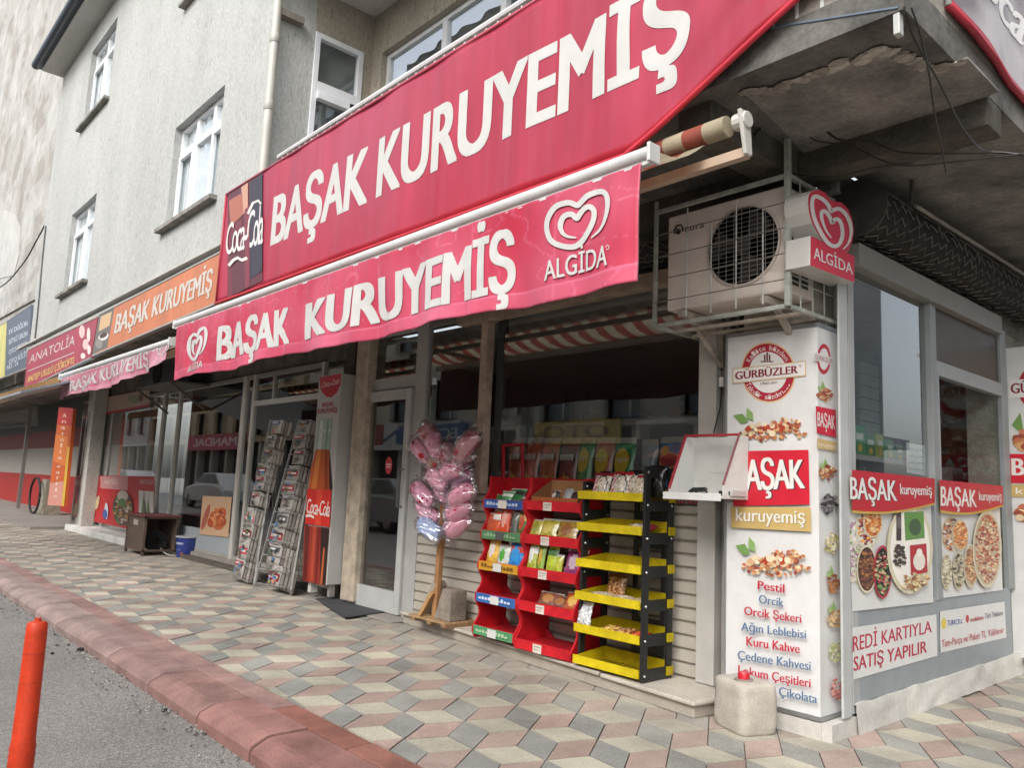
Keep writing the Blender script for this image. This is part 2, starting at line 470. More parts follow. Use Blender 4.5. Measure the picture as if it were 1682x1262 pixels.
def clip_y(poly, y0, keep=1):
    out = []
    for i, p in enumerate(poly):
        q = poly[(i + 1) % len(poly)]
        a, b = keep * (p[1] - y0), keep * (q[1] - y0)
        if a >= 0: out.append(p)
        if (a > 0) != (b > 0) and a != b:
            k = a / (a - b); out.append((p[0] + (q[0] - p[0]) * k, p[1] + (q[1] - p[1]) * k))
    return out
E1, E2, E3 = (0.225, -0.023), (0.150, -0.227), (-0.075, -0.204)
PAVE = {0: 'a6a29a', 1: 'd6ceb9', 2: 'c9a397'}
PAVE = {0: '8c8d87', 1: 'b2ad9b', 2: 'a38c82'}
pm = MB()
def tile(p, a, b, kind):
    c = [p, (p[0] + a[0], p[1] + a[1]), (p[0] + a[0] + b[0], p[1] + a[1] + b[1]), (p[0] + b[0], p[1] + b[1])]
    mx, my = sum(q[0] for q in c) / 4, sum(q[1] for q in c) / 4
    c = [(mx + (q[0] - mx) * 0.965, my + (q[1] - my) * 0.965) for q in c]
    if my > 4.9 and mx < -2.3: return
    c = clip_y(c, KY1 + 0.012)
    if len(c) < 3: return
    z = random.uniform(-0.0025, 0.0025); tx, ty = random.uniform(-.012, .012), random.uniform(-.012, .012)
    top = [V((q[0], q[1], z + (q[0] - mx) * tx + (q[1] - my) * ty)) for q in c]
    col = jit(PAVE[kind], 0.13); sk = 0.86 + 0.3 * (noise.noise(V((mx * .7, my * .9, 11.0))) * .5 + .5); col = tuple(q * sk for q in col[:3]) + (1,)
    # cement wash and dust that lies along the shop fronts and in patches
    w = noise.noise(V((mx * 1.3, my * 1.7, 2.0))) * 0.5 + 0.5
    d = max(0.0, min(0.75, (my - 3.35) * 0.75)) * (0.35 + w) if mx < -2.0 else 0.25 * w
    if -6.6 < mx < -2.6 and my > 3.3: d = min(0.8, d + 0.2)
    d = min(0.85, d + 0.32 * w); dust = lin('9c978d')
    col = tuple(col[i] * (1 - d) + dust[i] * d for i in range(3)) + (1,)
    n = len(top); lo = [V((q.x, q.y, -0.03)) for q in top]
    pm.add(top + lo, [tuple(range(n))] + [(i, (i + 1) % n, n + (i + 1) % n, n + i) for i in range(n)], col)
for i in range(-110, 60):
    for j in range(-60, 60):
        p = (-3.86 + i * 0.375 + j * 0.075, 2.57 - i * 0.25 - j * 0.43)
        if not (-27 < p[0] < 2.4 and 1.7 < p[1] < (5.2 if p[0] < -2.1 else 10.5)): continue
        tile((p[0] - E2[0], p[1] - E2[1]), E1, E2, 0)      # grey, spanned by -e2 and e1
        tile(p, E1, E3, 1)                                 # cream
        tile((p[0] - E2[0], p[1] - E2[1]), E3, E2, 2)      # pink
ground('sidewalk', 'paver', pm)
ground('sidewalk_bed', 'raw_concrete', MB().box(-60, 2.6, KY1, 12, -0.12, -0.012, '857a6c'))

km = MB(); x = -26.0
while x < 2.5:
    L = random.uniform(0.62, 0.86)
    a, b = x + 0.009, x + L - 0.009
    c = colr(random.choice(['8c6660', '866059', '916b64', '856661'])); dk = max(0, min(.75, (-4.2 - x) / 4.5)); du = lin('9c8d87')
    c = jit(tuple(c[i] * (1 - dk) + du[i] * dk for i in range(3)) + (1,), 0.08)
    yi = 1.99 + random.uniform(-0.004, 0.004); dz = random.uniform(-0.004, 0.004)
    prof = [(KY0, -0.12), (KY0, -0.055), (KY0 + 0.012, -0.035), (KY0 + 0.075, -0.004), (KY0 + 0.10, 0.002), (yi, 0.004), (yi, -0.12)]
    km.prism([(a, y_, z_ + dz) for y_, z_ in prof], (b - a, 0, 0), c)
    x += L
x = -26.2
while x < 2.5:
    L = random.uniform(0.55, 0.8)
    near = x > -4.8
    c = jit(random.choice(['8f6256', '8b5d52', '866053'] if near else ['9c7e77', 'a1857d', '967972']), 0.08)
    dz = random.uniform(-0.004, 0.004)
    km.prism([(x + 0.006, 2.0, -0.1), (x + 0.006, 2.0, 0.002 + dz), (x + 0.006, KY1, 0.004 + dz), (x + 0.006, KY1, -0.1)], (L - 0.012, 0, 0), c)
    x += L
ground('kerb', 'kerb_concrete', km, bevel=0.005)
gm = MB()
for k in range(1100):                                                    # grit along the gutter
    q = V((random.uniform(-14, -2), KY0 - abs(random.gauss(0, 0.09)), -0.093)); s = random.uniform(0.003, 0.010)
    gm.lathe([(s * .5, -s * .3), (s, 0), (s * .4, s * .6)], q, 5, random.choice(['6d6a66', '8a8784', '55514d', 'a6a29b']))
ground('gutter_grit', 'stone', gm, kind='stuff')
for k, (px, py, s, lb) in enumerate([(132, 1068, .026, 'larger dark stone fragment lying on the road, the lower one'), (112, 1060, .013, 'small dark stone left of the larger fragment on the road'), (86, 1074, .014, 'small dark stone nearest the orange bollard on the road'),
                                     (94, 1060, .011, 'tiny dark stone on the road above the one nearest the bollard'), (270, 1168, .017, 'lone dark stone on the asphalt below the kerb'), (128, 1058, .012, 'small dark stone just above the largest fragment on the road'), (90, 1043, .009, 'tiny dark stone highest on the road beside the bollard')]):
    q = PZ(px, py, -0.098); m = MB()
    m.grid(lambda s_, t_: q + V((math.cos(6.283 * s_) * math.sin(3.14159 * t_), math.sin(6.283 * s_) * math.sin(3.14159 * t_), 0.6 * math.cos(3.14159 * t_))) * s * (1 + 0.35 * noise.noise(V((s_ * 3, t_ * 4, k)))), 10, 6, '2c2a2a')
    one('stone', 'stone', lb, 'stone', m, 'dark stones on the road')

# ================================================================ the apartment building
YU, YG, YL, XS = 3.1, 4.25, 4.5, -2.05
bld = thing('apartment_building', 'grey plastered apartment block with red shop banner, white windows and shops below', 'building', (-9, 4.25, 0))
GREY, TAN = 'b0b1ae', 'a59d90'
XL, XR = -18.2, -7.35
def win_rect(tl, tr, bl, br):
    a, b, c, d = PY(*tl, YU), PY(*tr, YU), PY(*bl, YU), PY(*br, YU)
    return ((a.x + c.x) / 2, (b.x + d.x) / 2, (c.z + d.z) / 2, (a.z + b.z) / 2)
H1 = win_rect((114, 356), (154, 323), (107, 484), (147, 456))
H3 = win_rect((284, 206), (367, 151), (277, 368), (353, 328))
H2 = win_rect((142, 98), (189, 36), (131, 216), (179, 160)); H2 = (H1[0], H1[1], H2[2], H2[2] + (H1[3] - H1[2]))
H4 = (H3[0], H3[1], H2[2], H2[2] + (H3[3] - H3[2]))
holes = [H1, H2, H3, H4]
wm = MB(); wall_holes(wm, XL, XR, 3.6, 9.45, YU, holes, 0.2, GREY)
wm.quad((XL, YU, 2.9), (XL, 8, 2.9), (XL, 8, 9.45), (XL, YU, 9.45), GREY)
wm.box(XL, XR, YU, 4.6, 3.5, 3.6, 'a9a69e')
wm.box(XL, XR + 0.4, YU - 0.035, YU, 3.52, 3.6, 'b9b6b0')
bld_wall = wm.build('wall', 'plaster', bld)
rm = MB()                                                             # the balcony recess: side wall, back wall, ceiling
S_TOP = 6.42
w1 = PX(518, 59, XR).y, PX(597, 88, XR).y
rm_holes = (w1[0], w1[1], 3.6, 5.92)
ys = [YU, w1[0], w1[1], 4.22]
for (a, b, z0, z1) in [(YU, w1[0], 3.2, S_TOP), (w1[1], 4.22, 3.2, S_TOP), (w1[0], w1[1], 5.94, S_TOP), (w1[0], w1[1], 3.2, 3.3)]:
    rm.quad((XR, a, z0), (XR, b, z0), (XR, b, z1), (XR, a, z1), GREY if b == w1[0] else TAN)
rm.box(XR - 0.1, XR, YU, YU + 0.001, 3.2, 3.6, GREY)
B0 = PY(631, 82, 4.2); 
bx0, bx1, bz0, bz1 = -7.15, -3.2, 4.35, B0.z - 0.02
wall_holes(rm, XR, -2.05, 3.2, S_TOP, 4.2, [(bx0, bx1, bz0, bz1)], 0.12, TAN)
rm.build('wall', 'plaster', bld)
up = MB(); up.box(XR, -1.17, 2.95, 4.3, S_TOP, S_TOP + 0.16, 'd6d5d0')
up.box(XR - 0.02, XR + 0.1, YU - 0.06, YU + 0.22, 5.9, 5.97, '7d776d')
up.box(XR, -1.17, 2.95, 3.07, S_TOP + 0.16, 9.4, 'c2c0ba')
up.quad((XR, YU, S_TOP), (XR, 4.3, S_TOP), (XR, 4.3, 9.45), (XR, YU, 9.45), GREY)
up.build('balcony', 'plaster', bld)

def upvc(x0, x1, z0, z1, y, nx, tz, parent, name='window', opens=()):
    """a white framed window: outer frame, mullions and a transom; glass and curtain behind"""
    m = MB(); f = 0.055; y0, y1 = y, y + 0.06; W = 'dfe2e4'
    m.box(x0, x0 + f, y0, y1, z0, z1, W); m.box(x1 - f, x1, y0, y1, z0, z1, W)
    m.box(x0 + f, x1 - f, y0, y1, z1 - f, z1, W); m.box(x0 + f, x1 - f, y0, y1, z0, z0 + f, W)
    xs = [x0 + (x1 - x0) * k for k in nx]
    for q in xs: m.box(q - 0.04, q + 0.04, y0 - 0.004, y1, z0 + f, z1 - f, W)
    if tz: m.box(x0 + f, x1 - f, y0 - 0.008, y1, tz - 0.04, tz + 0.04, W)
    ed = [x0 + f] + xs + [x1 - f]
    for k in opens:                                                    # an opening sash has a second, thicker frame
        a, b = ed[k] + (0.03 if k else 0), ed[k + 1] - 0.03; c0, c1 = z0 + f, (tz - 0.04 if tz else z1 - f); g = 0.05
        m.box(a, a + g, y0 - 0.025, y0 + 0.02, c0, c1, W); m.box(b - g, b, y0 - 0.025, y0 + 0.02, c0, c1, W)
        m.box(a + g, b - g, y0 - 0.025, y0 + 0.02, c1 - g, c1, W); m.box(a + g, b - g, y0 - 0.025, y0 + 0.02, c0, c0 + g, W)
    w = m.build(name, 'plastic', parent, bevel=0.005)
    MB().quad((x0 + .02, y + .03, z0 + .02), (x1 - .02, y + .03, z0 + .02), (x1 - .02, y + .03, z1 - .02), (x0 + .02, y + .03, z1 - .02), 'ffffff').build('pane', 'home_glass', w)
    return w
def curtain(x0, x1, z0, z1, y, parent, c='d9dcdc', dark=None):
    m = MB(); m.grid(lambda s, t: (x0 + (x1 - x0) * s, y + 0.025 * math.sin(s * 60) + 0.012 * math.sin(s * 23), z0 + (z1 - z0) * t), 60, 1, c)
    m.build('curtain', 'fabric', parent, smooth=True)
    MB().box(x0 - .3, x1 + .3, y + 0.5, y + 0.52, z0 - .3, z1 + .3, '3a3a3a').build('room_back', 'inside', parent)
for k, h in enumerate(holes):
    wide = k >= 2
    w = upvc(h[0], h[1], h[2], h[3], YU + 0.09, (0.36, 0.70) if wide else (0.5,), h[3] - 0.36, bld, opens=(0, 2) if wide else (0,))
    curtain(h[0] + .05, h[1] - .05, h[2] + .03, h[3] - .03, YU + 0.155, w, 'd3d9da')
    MB().box(h[0] - 0.14, h[1] + 0.10, YU - 0.09, YU + 0.09, h[2] - 0.05, h[2], '8f8b84').build('sill', 'raw_concrete', w)
w = upvc(bx0, bx1, bz0, bz1, 4.27, (0.27, 0.5, 0.76), 0, bld, opens=())
curtain(bx0 + .05, bx1 - .3, bz0 + .03, bz1 - .03, 4.5, w, '868a8c')
# recess side window, in the plane x = XR: a door-high white frame
m = MB(); a, b = w1; f = 0.06; W = 'dfe2e4'
X0, X1 = XR - 0.05, XR + 0.02
for (p, q, z0, z1) in [(a, a + f, 3.3, 5.94), (b - f, b, 3.3, 5.94), (a + f, b - f, 5.88, 5.94), (a + f, b - f, 5.28, 5.40)]:
    m.box(X0, X1, p, q, z0, z1, W)
m.box(X0 + .02, X1 + .03, b - f - .09, b - f - .02, 3.3, 5.28, W); m.box(X0 + .02, X1 + .03, a + f, b - f - .02, 5.20, 5.28, W)
w = m.build('window', 'plastic', bld, bevel=0.005)
MB().quad((XR - .02, a, 3.3), (XR - .02, b, 3.3), (XR - .02, b, 5.94), (XR - .02, a, 5.94)).build('pane', 'home_glass', w)
MB().quad((XR - .14, a - .1, 3.3), (XR - .14, b + .1, 3.3), (XR - .14, b + .1, 5.94), (XR - .14, a - .1, 5.94), '7f8684').build('curtain', 'fabric', w)
# downpipe, gutter, eaves
m = MB(); px_ = PY(441, 200, YU - 0.06).x
m.tube([(px_, YU - 0.07, 3.6), (px_, YU - 0.07, 9.4)], 0.042, 12, 'bdbbb2')
for z in (4.9, 5.62, 7.6): m.lathe([(0.046, -.05), (0.052, -.04), (0.052, .04), (0.046, .05)], (px_, YU - 0.07, z), 12, 'aeaca3')
m.build('downpipe', 'painted_metal', bld, smooth='auto')
MB().box(XL - .1, XR + .3, 2.72, 3.35, 9.45, 9.53, 'c2c0bb').build('eaves', 'plaster', bld)
MB().prism([(XL - .25, 2.66, 9.53), (XL - .25, 2.66, 9.66), (XL - .25, 4.4, 10.2), (XL - .25, 4.4, 9.53)], (XR - XL + .5, 0, 0), '4c5560').build('roof', 'painted_metal', bld)
MB().tube([(XL - .25, 2.62, 9.58), (XR + .3, 2.62, 9.58)], 0.085, 10, '3f4852').build('gutter', 'painted_metal', bld, smooth='auto')

# ---- the concrete underside of the overhang: slab, beams, column
sm = MB()
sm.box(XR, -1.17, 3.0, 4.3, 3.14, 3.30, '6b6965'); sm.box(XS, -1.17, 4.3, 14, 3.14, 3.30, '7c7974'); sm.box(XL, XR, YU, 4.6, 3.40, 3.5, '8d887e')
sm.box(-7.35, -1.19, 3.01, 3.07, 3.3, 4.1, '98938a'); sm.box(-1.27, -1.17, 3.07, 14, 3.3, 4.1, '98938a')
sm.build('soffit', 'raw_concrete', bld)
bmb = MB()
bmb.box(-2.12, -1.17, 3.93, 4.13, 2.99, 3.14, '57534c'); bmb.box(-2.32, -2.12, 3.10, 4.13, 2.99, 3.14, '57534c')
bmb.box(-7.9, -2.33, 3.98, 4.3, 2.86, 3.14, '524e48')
pts = [(1222, 152), (1250, 146), (1268, 150), (1290, 138), (1318, 130), (1340, 118), (1362, 116), (1378, 104), (1402, 100), (1428, 90), (1452, 82), (1470, 90), (1492, 92), (1508, 106), (1530, 116), (1556, 112), (1590, 96)]
far = [(1640, 150), (1560, 190), (1440, 228), (1330, 262), (1262, 190)]
pz = MB(); pz.prism([PZ(a, b, 3.128) for a, b in pts + far], (0, 0, .012), '888580'); pz.build('plaster_patch', 'raw_concrete', bld)
ez_ = MB()
for k in range(len(pts) - 1):
    for i in range(5):
        f = random.random(); q = PZ(pts[k][0] + (pts[k + 1][0] - pts[k][0]) * f + random.uniform(-3, 3), pts[k][1] + (pts[k + 1][1] - pts[k][1]) * f + random.uniform(-3, 5), 3.13); s_ = random.uniform(.008, .03)
        ez_.grid(lambda a, b: q + V((1.6 * s_ * math.cos(6.283 * a) * math.sin(3.1416 * b), s_ * math.sin(6.283 * a) * math.sin(3.1416 * b), .35 * s_ * math.cos(3.1416 * b))) * (1 + .5 * noise.noise(V((a * 3 + k, b * 3, i)))), 7, 4, random.choice(['a39d92', 'b3ada2', '8f897e']))
ez_.build('broken_plaster', 'raw_concrete', bld)
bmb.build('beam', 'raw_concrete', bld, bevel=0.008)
MB().box(-2.56, XS - .07, 4.09, 4.36, 0, 3.0, '8d887c').build('column', 'raw_concrete', bld, bevel=0.01)
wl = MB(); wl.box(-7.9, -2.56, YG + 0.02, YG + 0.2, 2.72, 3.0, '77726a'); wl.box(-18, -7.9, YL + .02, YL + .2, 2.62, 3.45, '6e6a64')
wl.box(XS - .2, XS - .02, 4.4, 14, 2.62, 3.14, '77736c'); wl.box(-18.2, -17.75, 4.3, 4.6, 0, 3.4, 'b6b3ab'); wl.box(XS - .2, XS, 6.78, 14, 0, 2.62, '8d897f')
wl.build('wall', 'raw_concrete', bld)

# ---- shop rooms behind the glass
im = MB(); D = '2e2a27'
im.box(-7.7, XS - .25, 8.3, 8.4, 0, 2.75, '655a50'); im.box(-7.8, -7.7, 4.4, 8.4, 0, 2.75, '5a514a'); im.box(-17.8, -7.8, 7.9, 8.0, 0, 3.4, '4a3230'); im.box(-13.05, -12.95, 4.6, 8, 0, 3.4, '3a2a28')
im.build('interior_wall', 'inside', bld)
MB().box(-17.8, XS - .04, 4.3, 8.4, 0.0, 0.05, '5b554e').build('interior_floor', 'inside', bld)
ce = MB(); ce.box(-7.8, XS - .21, 4.46, 8.4, 2.66, 2.70, 'a9a7a2'); ce.box(-17.8, -7.8, 4.72, 8, 2.9, 2.95, '8f8d88')
ce.build('interior_ceiling', 'inside', bld)
for k, q in enumerate([PZ(955, 502, 2.66), PZ(1025, 489, 2.66)]):
    q = V((q.x, 4.75, 2.66)) + V((0, 0.0, 0)); m = MB()
    m.lathe([(0.055, -.004), (0.05, -.012), (0.036, -.012), (0.034, -.002)], q, 18, '8a8a88')
    m.build('downlight', 'bare_metal', bld)

# ---- shop front right of the door: frames, glass, ribbed metal panel, door
AL = 'a9a9a6'
fm = MB(); F0, F1 = YG - 0.03, YG + 0.03
def fr(x0, x1, z0, z1, c=AL, a=F0, b=F1): fm.box(x0, x1, a, b, z0, z1, c)
fr(-7.24, -7.10, 0.0, 2.75); fr(-6.16, -5.98, 0.0, 2.75)                     # door posts
fr(-7.10, -6.16, 2.13, 2.25); fr(-7.10, -6.16, 2.68, 2.75); 
fr(-5.98, -2.92, 1.16, 1.21, '8f8f8c'); fr(-5.98, -2.92, 2.68, 2.75, '7a7874')
fr(-5.0, -4.93, 1.21, 2.68, '3a3a38', YG - .01, YG + .05)
fr(-2.93, -2.80, 0.1, 2.9, 'b5b2ac', YG - .08, YG + .04); fr(-2.79, -2.74, 0.1, 2.9, '9f9c97', YG - .02, YG + .04)
fr(-2.72, -2.57, 0.1, 3.0, '2f2d2b', YG + .05, YG + .12)
fm.build('shop_frame', 'painted_metal', bld, bevel=0.004)
pq = PY(806, 600, YG - .08); MB().box(-5.115, -5.03, YG - .1, YG - .02, 1.16, 2.85, 'b9a493').build('rusty_post', 'worn_metal', bld, bevel=0.004)
MB().quad((-5.98, YG, 1.21), (-2.93, YG, 1.21), (-2.93, YG, 2.68), (-5.98, YG, 2.68)).build('shop_window', 'shop_glass', bld)
MB().quad((-7.1, YG, 2.25), (-6.16, YG, 2.25), (-6.16, YG, 2.68), (-7.1, YG, 2.68)).build('transom_window', 'shop_glass', bld)
rb = MB(); z = 0.1
while z < 1.15:
    h = min(0.083, 1.16 - z)
    rb.prism([(-5.97, YG - .012, z), (-5.97, YG - .028, z + .012), (-5.97, YG - .028, z + h - .014), (-5.97, YG - .004, z + h - .004), (-5.97, YG + .02, z + h), (-5.97, YG + .02, z)], (3.03, 0, 0), jit('b3ada1', .03))
    z += h
rb.build('ribbed_panel', 'painted_metal', bld)
dr = thing  # door leaf
dm = MB(); dx0, dx1, dz0, dz1 = -7.09, -6.17, 0.022, 2.12; s_ = 0.085
dm.box(dx0, dx0 + s_, YG - .06, YG - .01, dz0, dz1, 'b4b5b3'); dm.box(dx1 - s_, dx1, YG - .06, YG - .01, dz0, dz1, 'b4b5b3')
dm.box(dx0 + s_, dx1 - s_, YG - .06, YG - .01, dz1 - .1, dz1, 'b4b5b3'); dm.box(dx0 + s_, dx1 - s_, YG - .06, YG - .01, dz0, dz0 + .2, 'b4b5b3')
door = dm.build('door', 'painted_metal', bld, bevel=0.005)
MB().quad((dx0 + s_, YG - .035, dz0 + .2), (dx1 - s_, YG - .035, dz0 + .2), (dx1 - s_, YG - .035, dz1 - .1), (dx0 + s_, YG - .035, dz1 - .1)).build('glass', 'shop_glass', door)
m = MB(); hx = dx1 - .045
m.tube([(hx, YG - .06, 1.0), (hx, YG - .11, 1.0), (hx, YG - .11, 1.35), (hx, YG - .06, 1.35)], 0.011, 8, '8d8d8d'); m.build('handle', 'bare_metal', door, smooth='auto')
q = PY(638, 765, YG - .04); A = Art(lambda s, t: V((q.x - .06 + .12 * s, YG - .037, q.z - .085 + .17 * t)), (0, -1, 0))
A.ell(.5, .5, .5, .5, 'c23c44', 20); A.rect(.14, .52, .86, .60, 'e8c9cb'); A.rect(.2, .38, .8, .45, 'e8c9cb'); A.build('round_sticker', door)
MB().box(PY(571, 800, 4.15).x, PY(592, 800, 4.15).x, 4.15, YG, 0.05, 3.0, 'b3a694').build('post', 'worn_metal', bld, bevel=0.006)
MB().box(PY(556, 800, 4.3).x, PY(568, 800, 4.3).x, 4.3, YG + .2, 0.05, 3.0, '4b4742').build('post', 'worn_metal', bld, bevel=0.006)
MB().box(-7.5, -5.95, 3.98, YG + .06, 0.0, 0.016, '8f8a83').build('door_step', 'stone', bld, bevel=0.008)
st = MB(); st.prism([(-5.95, 4.10, 0), (-2.675, 3.80, 0), (-2.60, 4.3, 0), (-5.95, 4.3, 0)], (0, 0, 0.075), 'a59c90')
st.prism([(-5.97, 4.075, .075), (-3.42, 3.845, .075), (-3.42, 4.3, .075), (-5.97, 4.3, .075)], (0, 0, 0.025), 'b5ada1')
st.prism([(-3.405, 3.845, .070), (-2.66, 3.775, .070), (-2.58, 4.3, .070), (-3.405, 4.3, .070)], (0, 0, 0.025), 'bab3a7')
st.build('shop_step', 'stone', bld, bevel=0.008)

# ---- shop fronts further left, in a plane a little deeper
lm = MB(); G0, G1 = YL - 0.03, YL + 0.03
def lx(px, py): return PY(px, py, YL).x
posts = [(lx(392, 780), 0.10), (lx(408, 780), 0.07), (lx(285, 780), .09), (lx(262, 760), .10), (lx(178, 760), .04), (lx(130, 760), .09), (lx(527, 700), .06)]
for q, w_ in posts: lm.box(q - w_ / 2, q + w_ / 2, G0, G1, 0.1, 2.62, jit('b9b6b0', .08))
lm.box(lx(130, 760), lx(527, 700), G0 + .005, G1 - .005, 2.56, 2.62, '8b8883'); lm.box(lx(408, 780), lx(527, 700), G0 + .003, G1, 2.18, 2.25, 'b2b0ab')
lm.box(lx(130, 760), lx(527, 700), G0 + .004, G1, 0.1, 0.15, '9b9892')
lm.box(lx(455, 600) - .02, lx(455, 600) + .02, G0 + .002, G1, 2.25, 2.56, 'a8a6a1')
lm.build('shop_frame', 'painted_metal', bld, bevel=0.004)
MB().quad((lx(130, 760), YL, .15), (-8.02, YL, .15), (-8.02, YL, 2.56), (lx(130, 760), YL, 2.56)).build('shop_window', 'shop_glass', bld)
MB().box(lx(285, 780), lx(392, 780), YL - .02, YL - .008, 0.12, 0.44, '9aa2a6').build('metal_panel', 'painted_metal', bld)
MB().box(-18.2, -14.2, 4.12, YL + .05, 0.0, 0.12, 'cfcfca').build('shop_step', 'stone', bld, bevel=0.01)
MB().box(-14.2, -7.5, 4.42, YL + .05, 0.0, 0.10, '8d877e').build('shop_step', 'stone', bld, bevel=0.01)
MB().box(-17.62, -17.42, 4.22, 4.46, 0, 2.9, 'b9b7b0').build('pillar', 'plaster', bld, bevel=0.01)

# ---- side of the shop: window wall in the plane x = XS
def sy(px, py): return PX(px, py, XS).y
def sz(px, py): return PX(px, py, XS).z
y_a, y_m, y_b, y_e = sy(1392, 900), sy(1533, 900), sy(1650, 900), sy(1662, 800)
fs = MB(); S0, S1 = XS - .03, XS + .03; BL = '8f9699'
def sf(y0, y1, z0, z1, c=BL, a=S0, b=S1): fs.box(a, b, y0, y1, z0, z1, c)
zb, zpb, zpt = 0.15, sz(1465, 1040) , 0
z_pb = sz(1398, 1005); z_t0, z_t1 = sz(1400, 1112), sz(1400, 1031)
sf(PX(1384, 1000, XS + .046).y, PX(1398, 1000, XS + .046).y, 0.10, 2.62, 'b5b7b6', XS + .032, XS + .046); sf(4.302, 4.372, 0.10, 2.62, 'a3a5a4', S0, S1)
sf(4.372, y_b, zb, z_t0 + .02, BL); sf(4.372, y_b, z_t0 + .02, z_pb + .01, BL, S0, S1 - .004)
sf(y_m - .045, y_m + .045, z_pb, 2.62, '8b9090', S0, S1 + .008); sf(y_b - .03, y_b + .10, z_pb, 2.62, '8b9090', S0, S1 + .004)
sf(4.372, 6.8, 2.56, 2.70, '85837d', S0 - .05, S1 + .04)
sf(y_m + .045, y_b - .03, sz(1530, 600) - .07, sz(1530, 600) + .03, '989d9d', S0, S1 + .006)
sf(y_m + .045, y_m + .09, z_pb, sz(1530, 600) - .07, '9da3a4', S0, S1 + .003)
fs.build('shop_frame', 'painted_metal', bld, bevel=0.004)
MB().quad((XS, 4.372, z_pb), (XS, y_m, z_pb), (XS, y_m, 2.56), (XS, 4.372, 2.56)).build('shop_window', 'shop_glass', bld)
MB().quad((XS, y_m, z_pb), (XS, y_b, z_pb), (XS, y_b, 2.56), (XS, y_m, 2.56)).build('shop_window', 'door_glass', bld)
MB().box(XS - .012, XS + .012, y_m + .05, y_b - .03, sz(1530, 600) + .03, 2.56, '4c443c').build('transom_panel', 'painted_metal', bld)
XC0 = -2.07
pl = MB(); pn = lambda a, b, c: .008 * noise.noise(V((a, b, c)))
pl.grid(lambda s, t: (XS + .045 + 1.6 * pn(s * 19, t * 2, 1) + .012 * (1 - t), 4.30 + s * 3.0, .15 * t + 1.5 * pn(s * 17, t, 4) * t), 60, 5, 'c9c6bf')
pl.grid(lambda s, t: (XS + .045 + 1.6 * pn(s * 19, 2, 1) - .12 * t, 4.30 + s * 3.0, .15 + 1.5 * pn(s * 17, 1, 4)), 60, 2, 'c4c1ba')
pl.box(-2.62, XC0 - .005, 4.05, 4.36, 0, .088, 'cac7c0'); pl.box(-2.62, XC0 + .004, 4.036, 4.05, 0, .084, 'c3c0b8'); pl.box(XC0 - .004, XS + .04, 4.042, 4.34, 0, .086, 'c6c3bc')
pl.build('plinth', 'old_plaster', bld, smooth='auto')
# ================================================================ signs and awnings
def yp(y, first=1, step=0.0007): return Art(lambda a, b: PY(a, b, y), (0, -1, 0), step, first)
def xp(x, first=1, step=0.0007): return Art(lambda a, b: PX(a, b, x), (1, 0, 0), step, first)
LTR = 'c2c1bd'
# ---- the big banner on the balcony front
YB = 2.95
def zlow(x):
    P = [(-7.95, 2.965), (-2.5, 2.93), (-2.3, 3.02), (-1.6, 3.35), (-1.17, 3.55)]
    for (a, b), (c, d) in zip(P, P[1:]):
        if x <= c: return b + (d - b) * (x - a) / (c - a)
    return P[-1][1]
def bumpb(x, z):
    w = max(0.0, min(1.0, (x + 2.9) / 1.0))
    a = math.atan2(4.5 - z, -0.6 - x)
    return 0.006 * noise.noise(V((x * 2.2, z * 1.1, 5))) + w * 0.014 * math.sin(a * 34 + 2 * noise.noise(V((x, z, 1)))) + 0.004 * math.sin(x * 9)
ban = thing('shop_banner', 'large faded red banner reading BAŞAK KURUYEMİŞ stretched along the balcony rail', 'banner', (-5, YB, 2.95))
m = MB()
def ban_c(s, t):
    x = -7.95 + 6.78 * s
    c0, c1 = lin('a4263c'), lin('ac4a60')
    k = 0.5 + 0.5 * noise.noise(V((x * 1.1, t * 0.8, 8))); k = min(1, max(0, k * (0.55 + 0.6 * t)))
    st = noise.noise(V((x * 14, t * .5, 3))); k = min(1, max(0, k + 0.25 * st))
    if t < 0.05 and x > -6.5: return lin('a82636')
    return tuple(c0[i] + (c1[i] - c0[i]) * k for i in range(3)) + (1,)
def ban_p(s, t):
    x = -7.95 + 6.78 * s; z0 = zlow(x); z = z0 + (4.13 - z0) * t
    return V((x, YB - bumpb(x, z), z))
m.grid(ban_p, 170, 22, ban_c)
cl = m.build('cloth', 'vinyl', ban, smooth=True, solid=0.0015)
ez = [(-7.95 + 6.78 * k / 40) for k in range(41)]
m = MB(); m.tube([(x, YB - .012, zlow(x) - .008) for x in ez], 0.016, 6, 'c03240'); m.tube([(x, YB - .004, 4.125) for x in (-7.95, -1.17)], 0.013, 6, 'b95566')
m.tube([(-7.95, YB - .004, 2.96), (-7.95, YB - .004, 4.125)], 0.013, 6, 'a83a48')
m.build('hem', 'vinyl', ban, smooth=True)
def bP(a, b):
    q = PY(a, b, YB); return V((q.x, YB - bumpb(q.x, q.z) - 0.002, q.z))
def zq(px, py): return PY(px, py, YB).z
zb0, zt0 = zq(620, 322.7), zq(622, 231)
def pxl(x, z):                                                          # the banner's own x, z to artwork coordinates
    return (x, z)
A2 = Art(lambda x, z: V((x, YB - bumpb(x, z) - 0.002, z)), (0, -1, 0), 0.0008, 1); A2.fine = .05
def bx(px, py): return PY(px, py, YB).x
A2.text('BAŞAK', bx(447, 390), zb0, bx(603, 290), zt0, 'c3c2bd', bold=.032)
A2.text('KURUYEMİŞ', bx(621, 300), zb0, bx(1130, 60), zt0, 'c3c2bd', bold=.032)
A2.build('lettering', ban)
A = Art(bP, (0, -1, 0), 0.0012, 5)
A.poly([(375, 319), (433, 283), (433, 462), (375, 489)], '5b2a34')
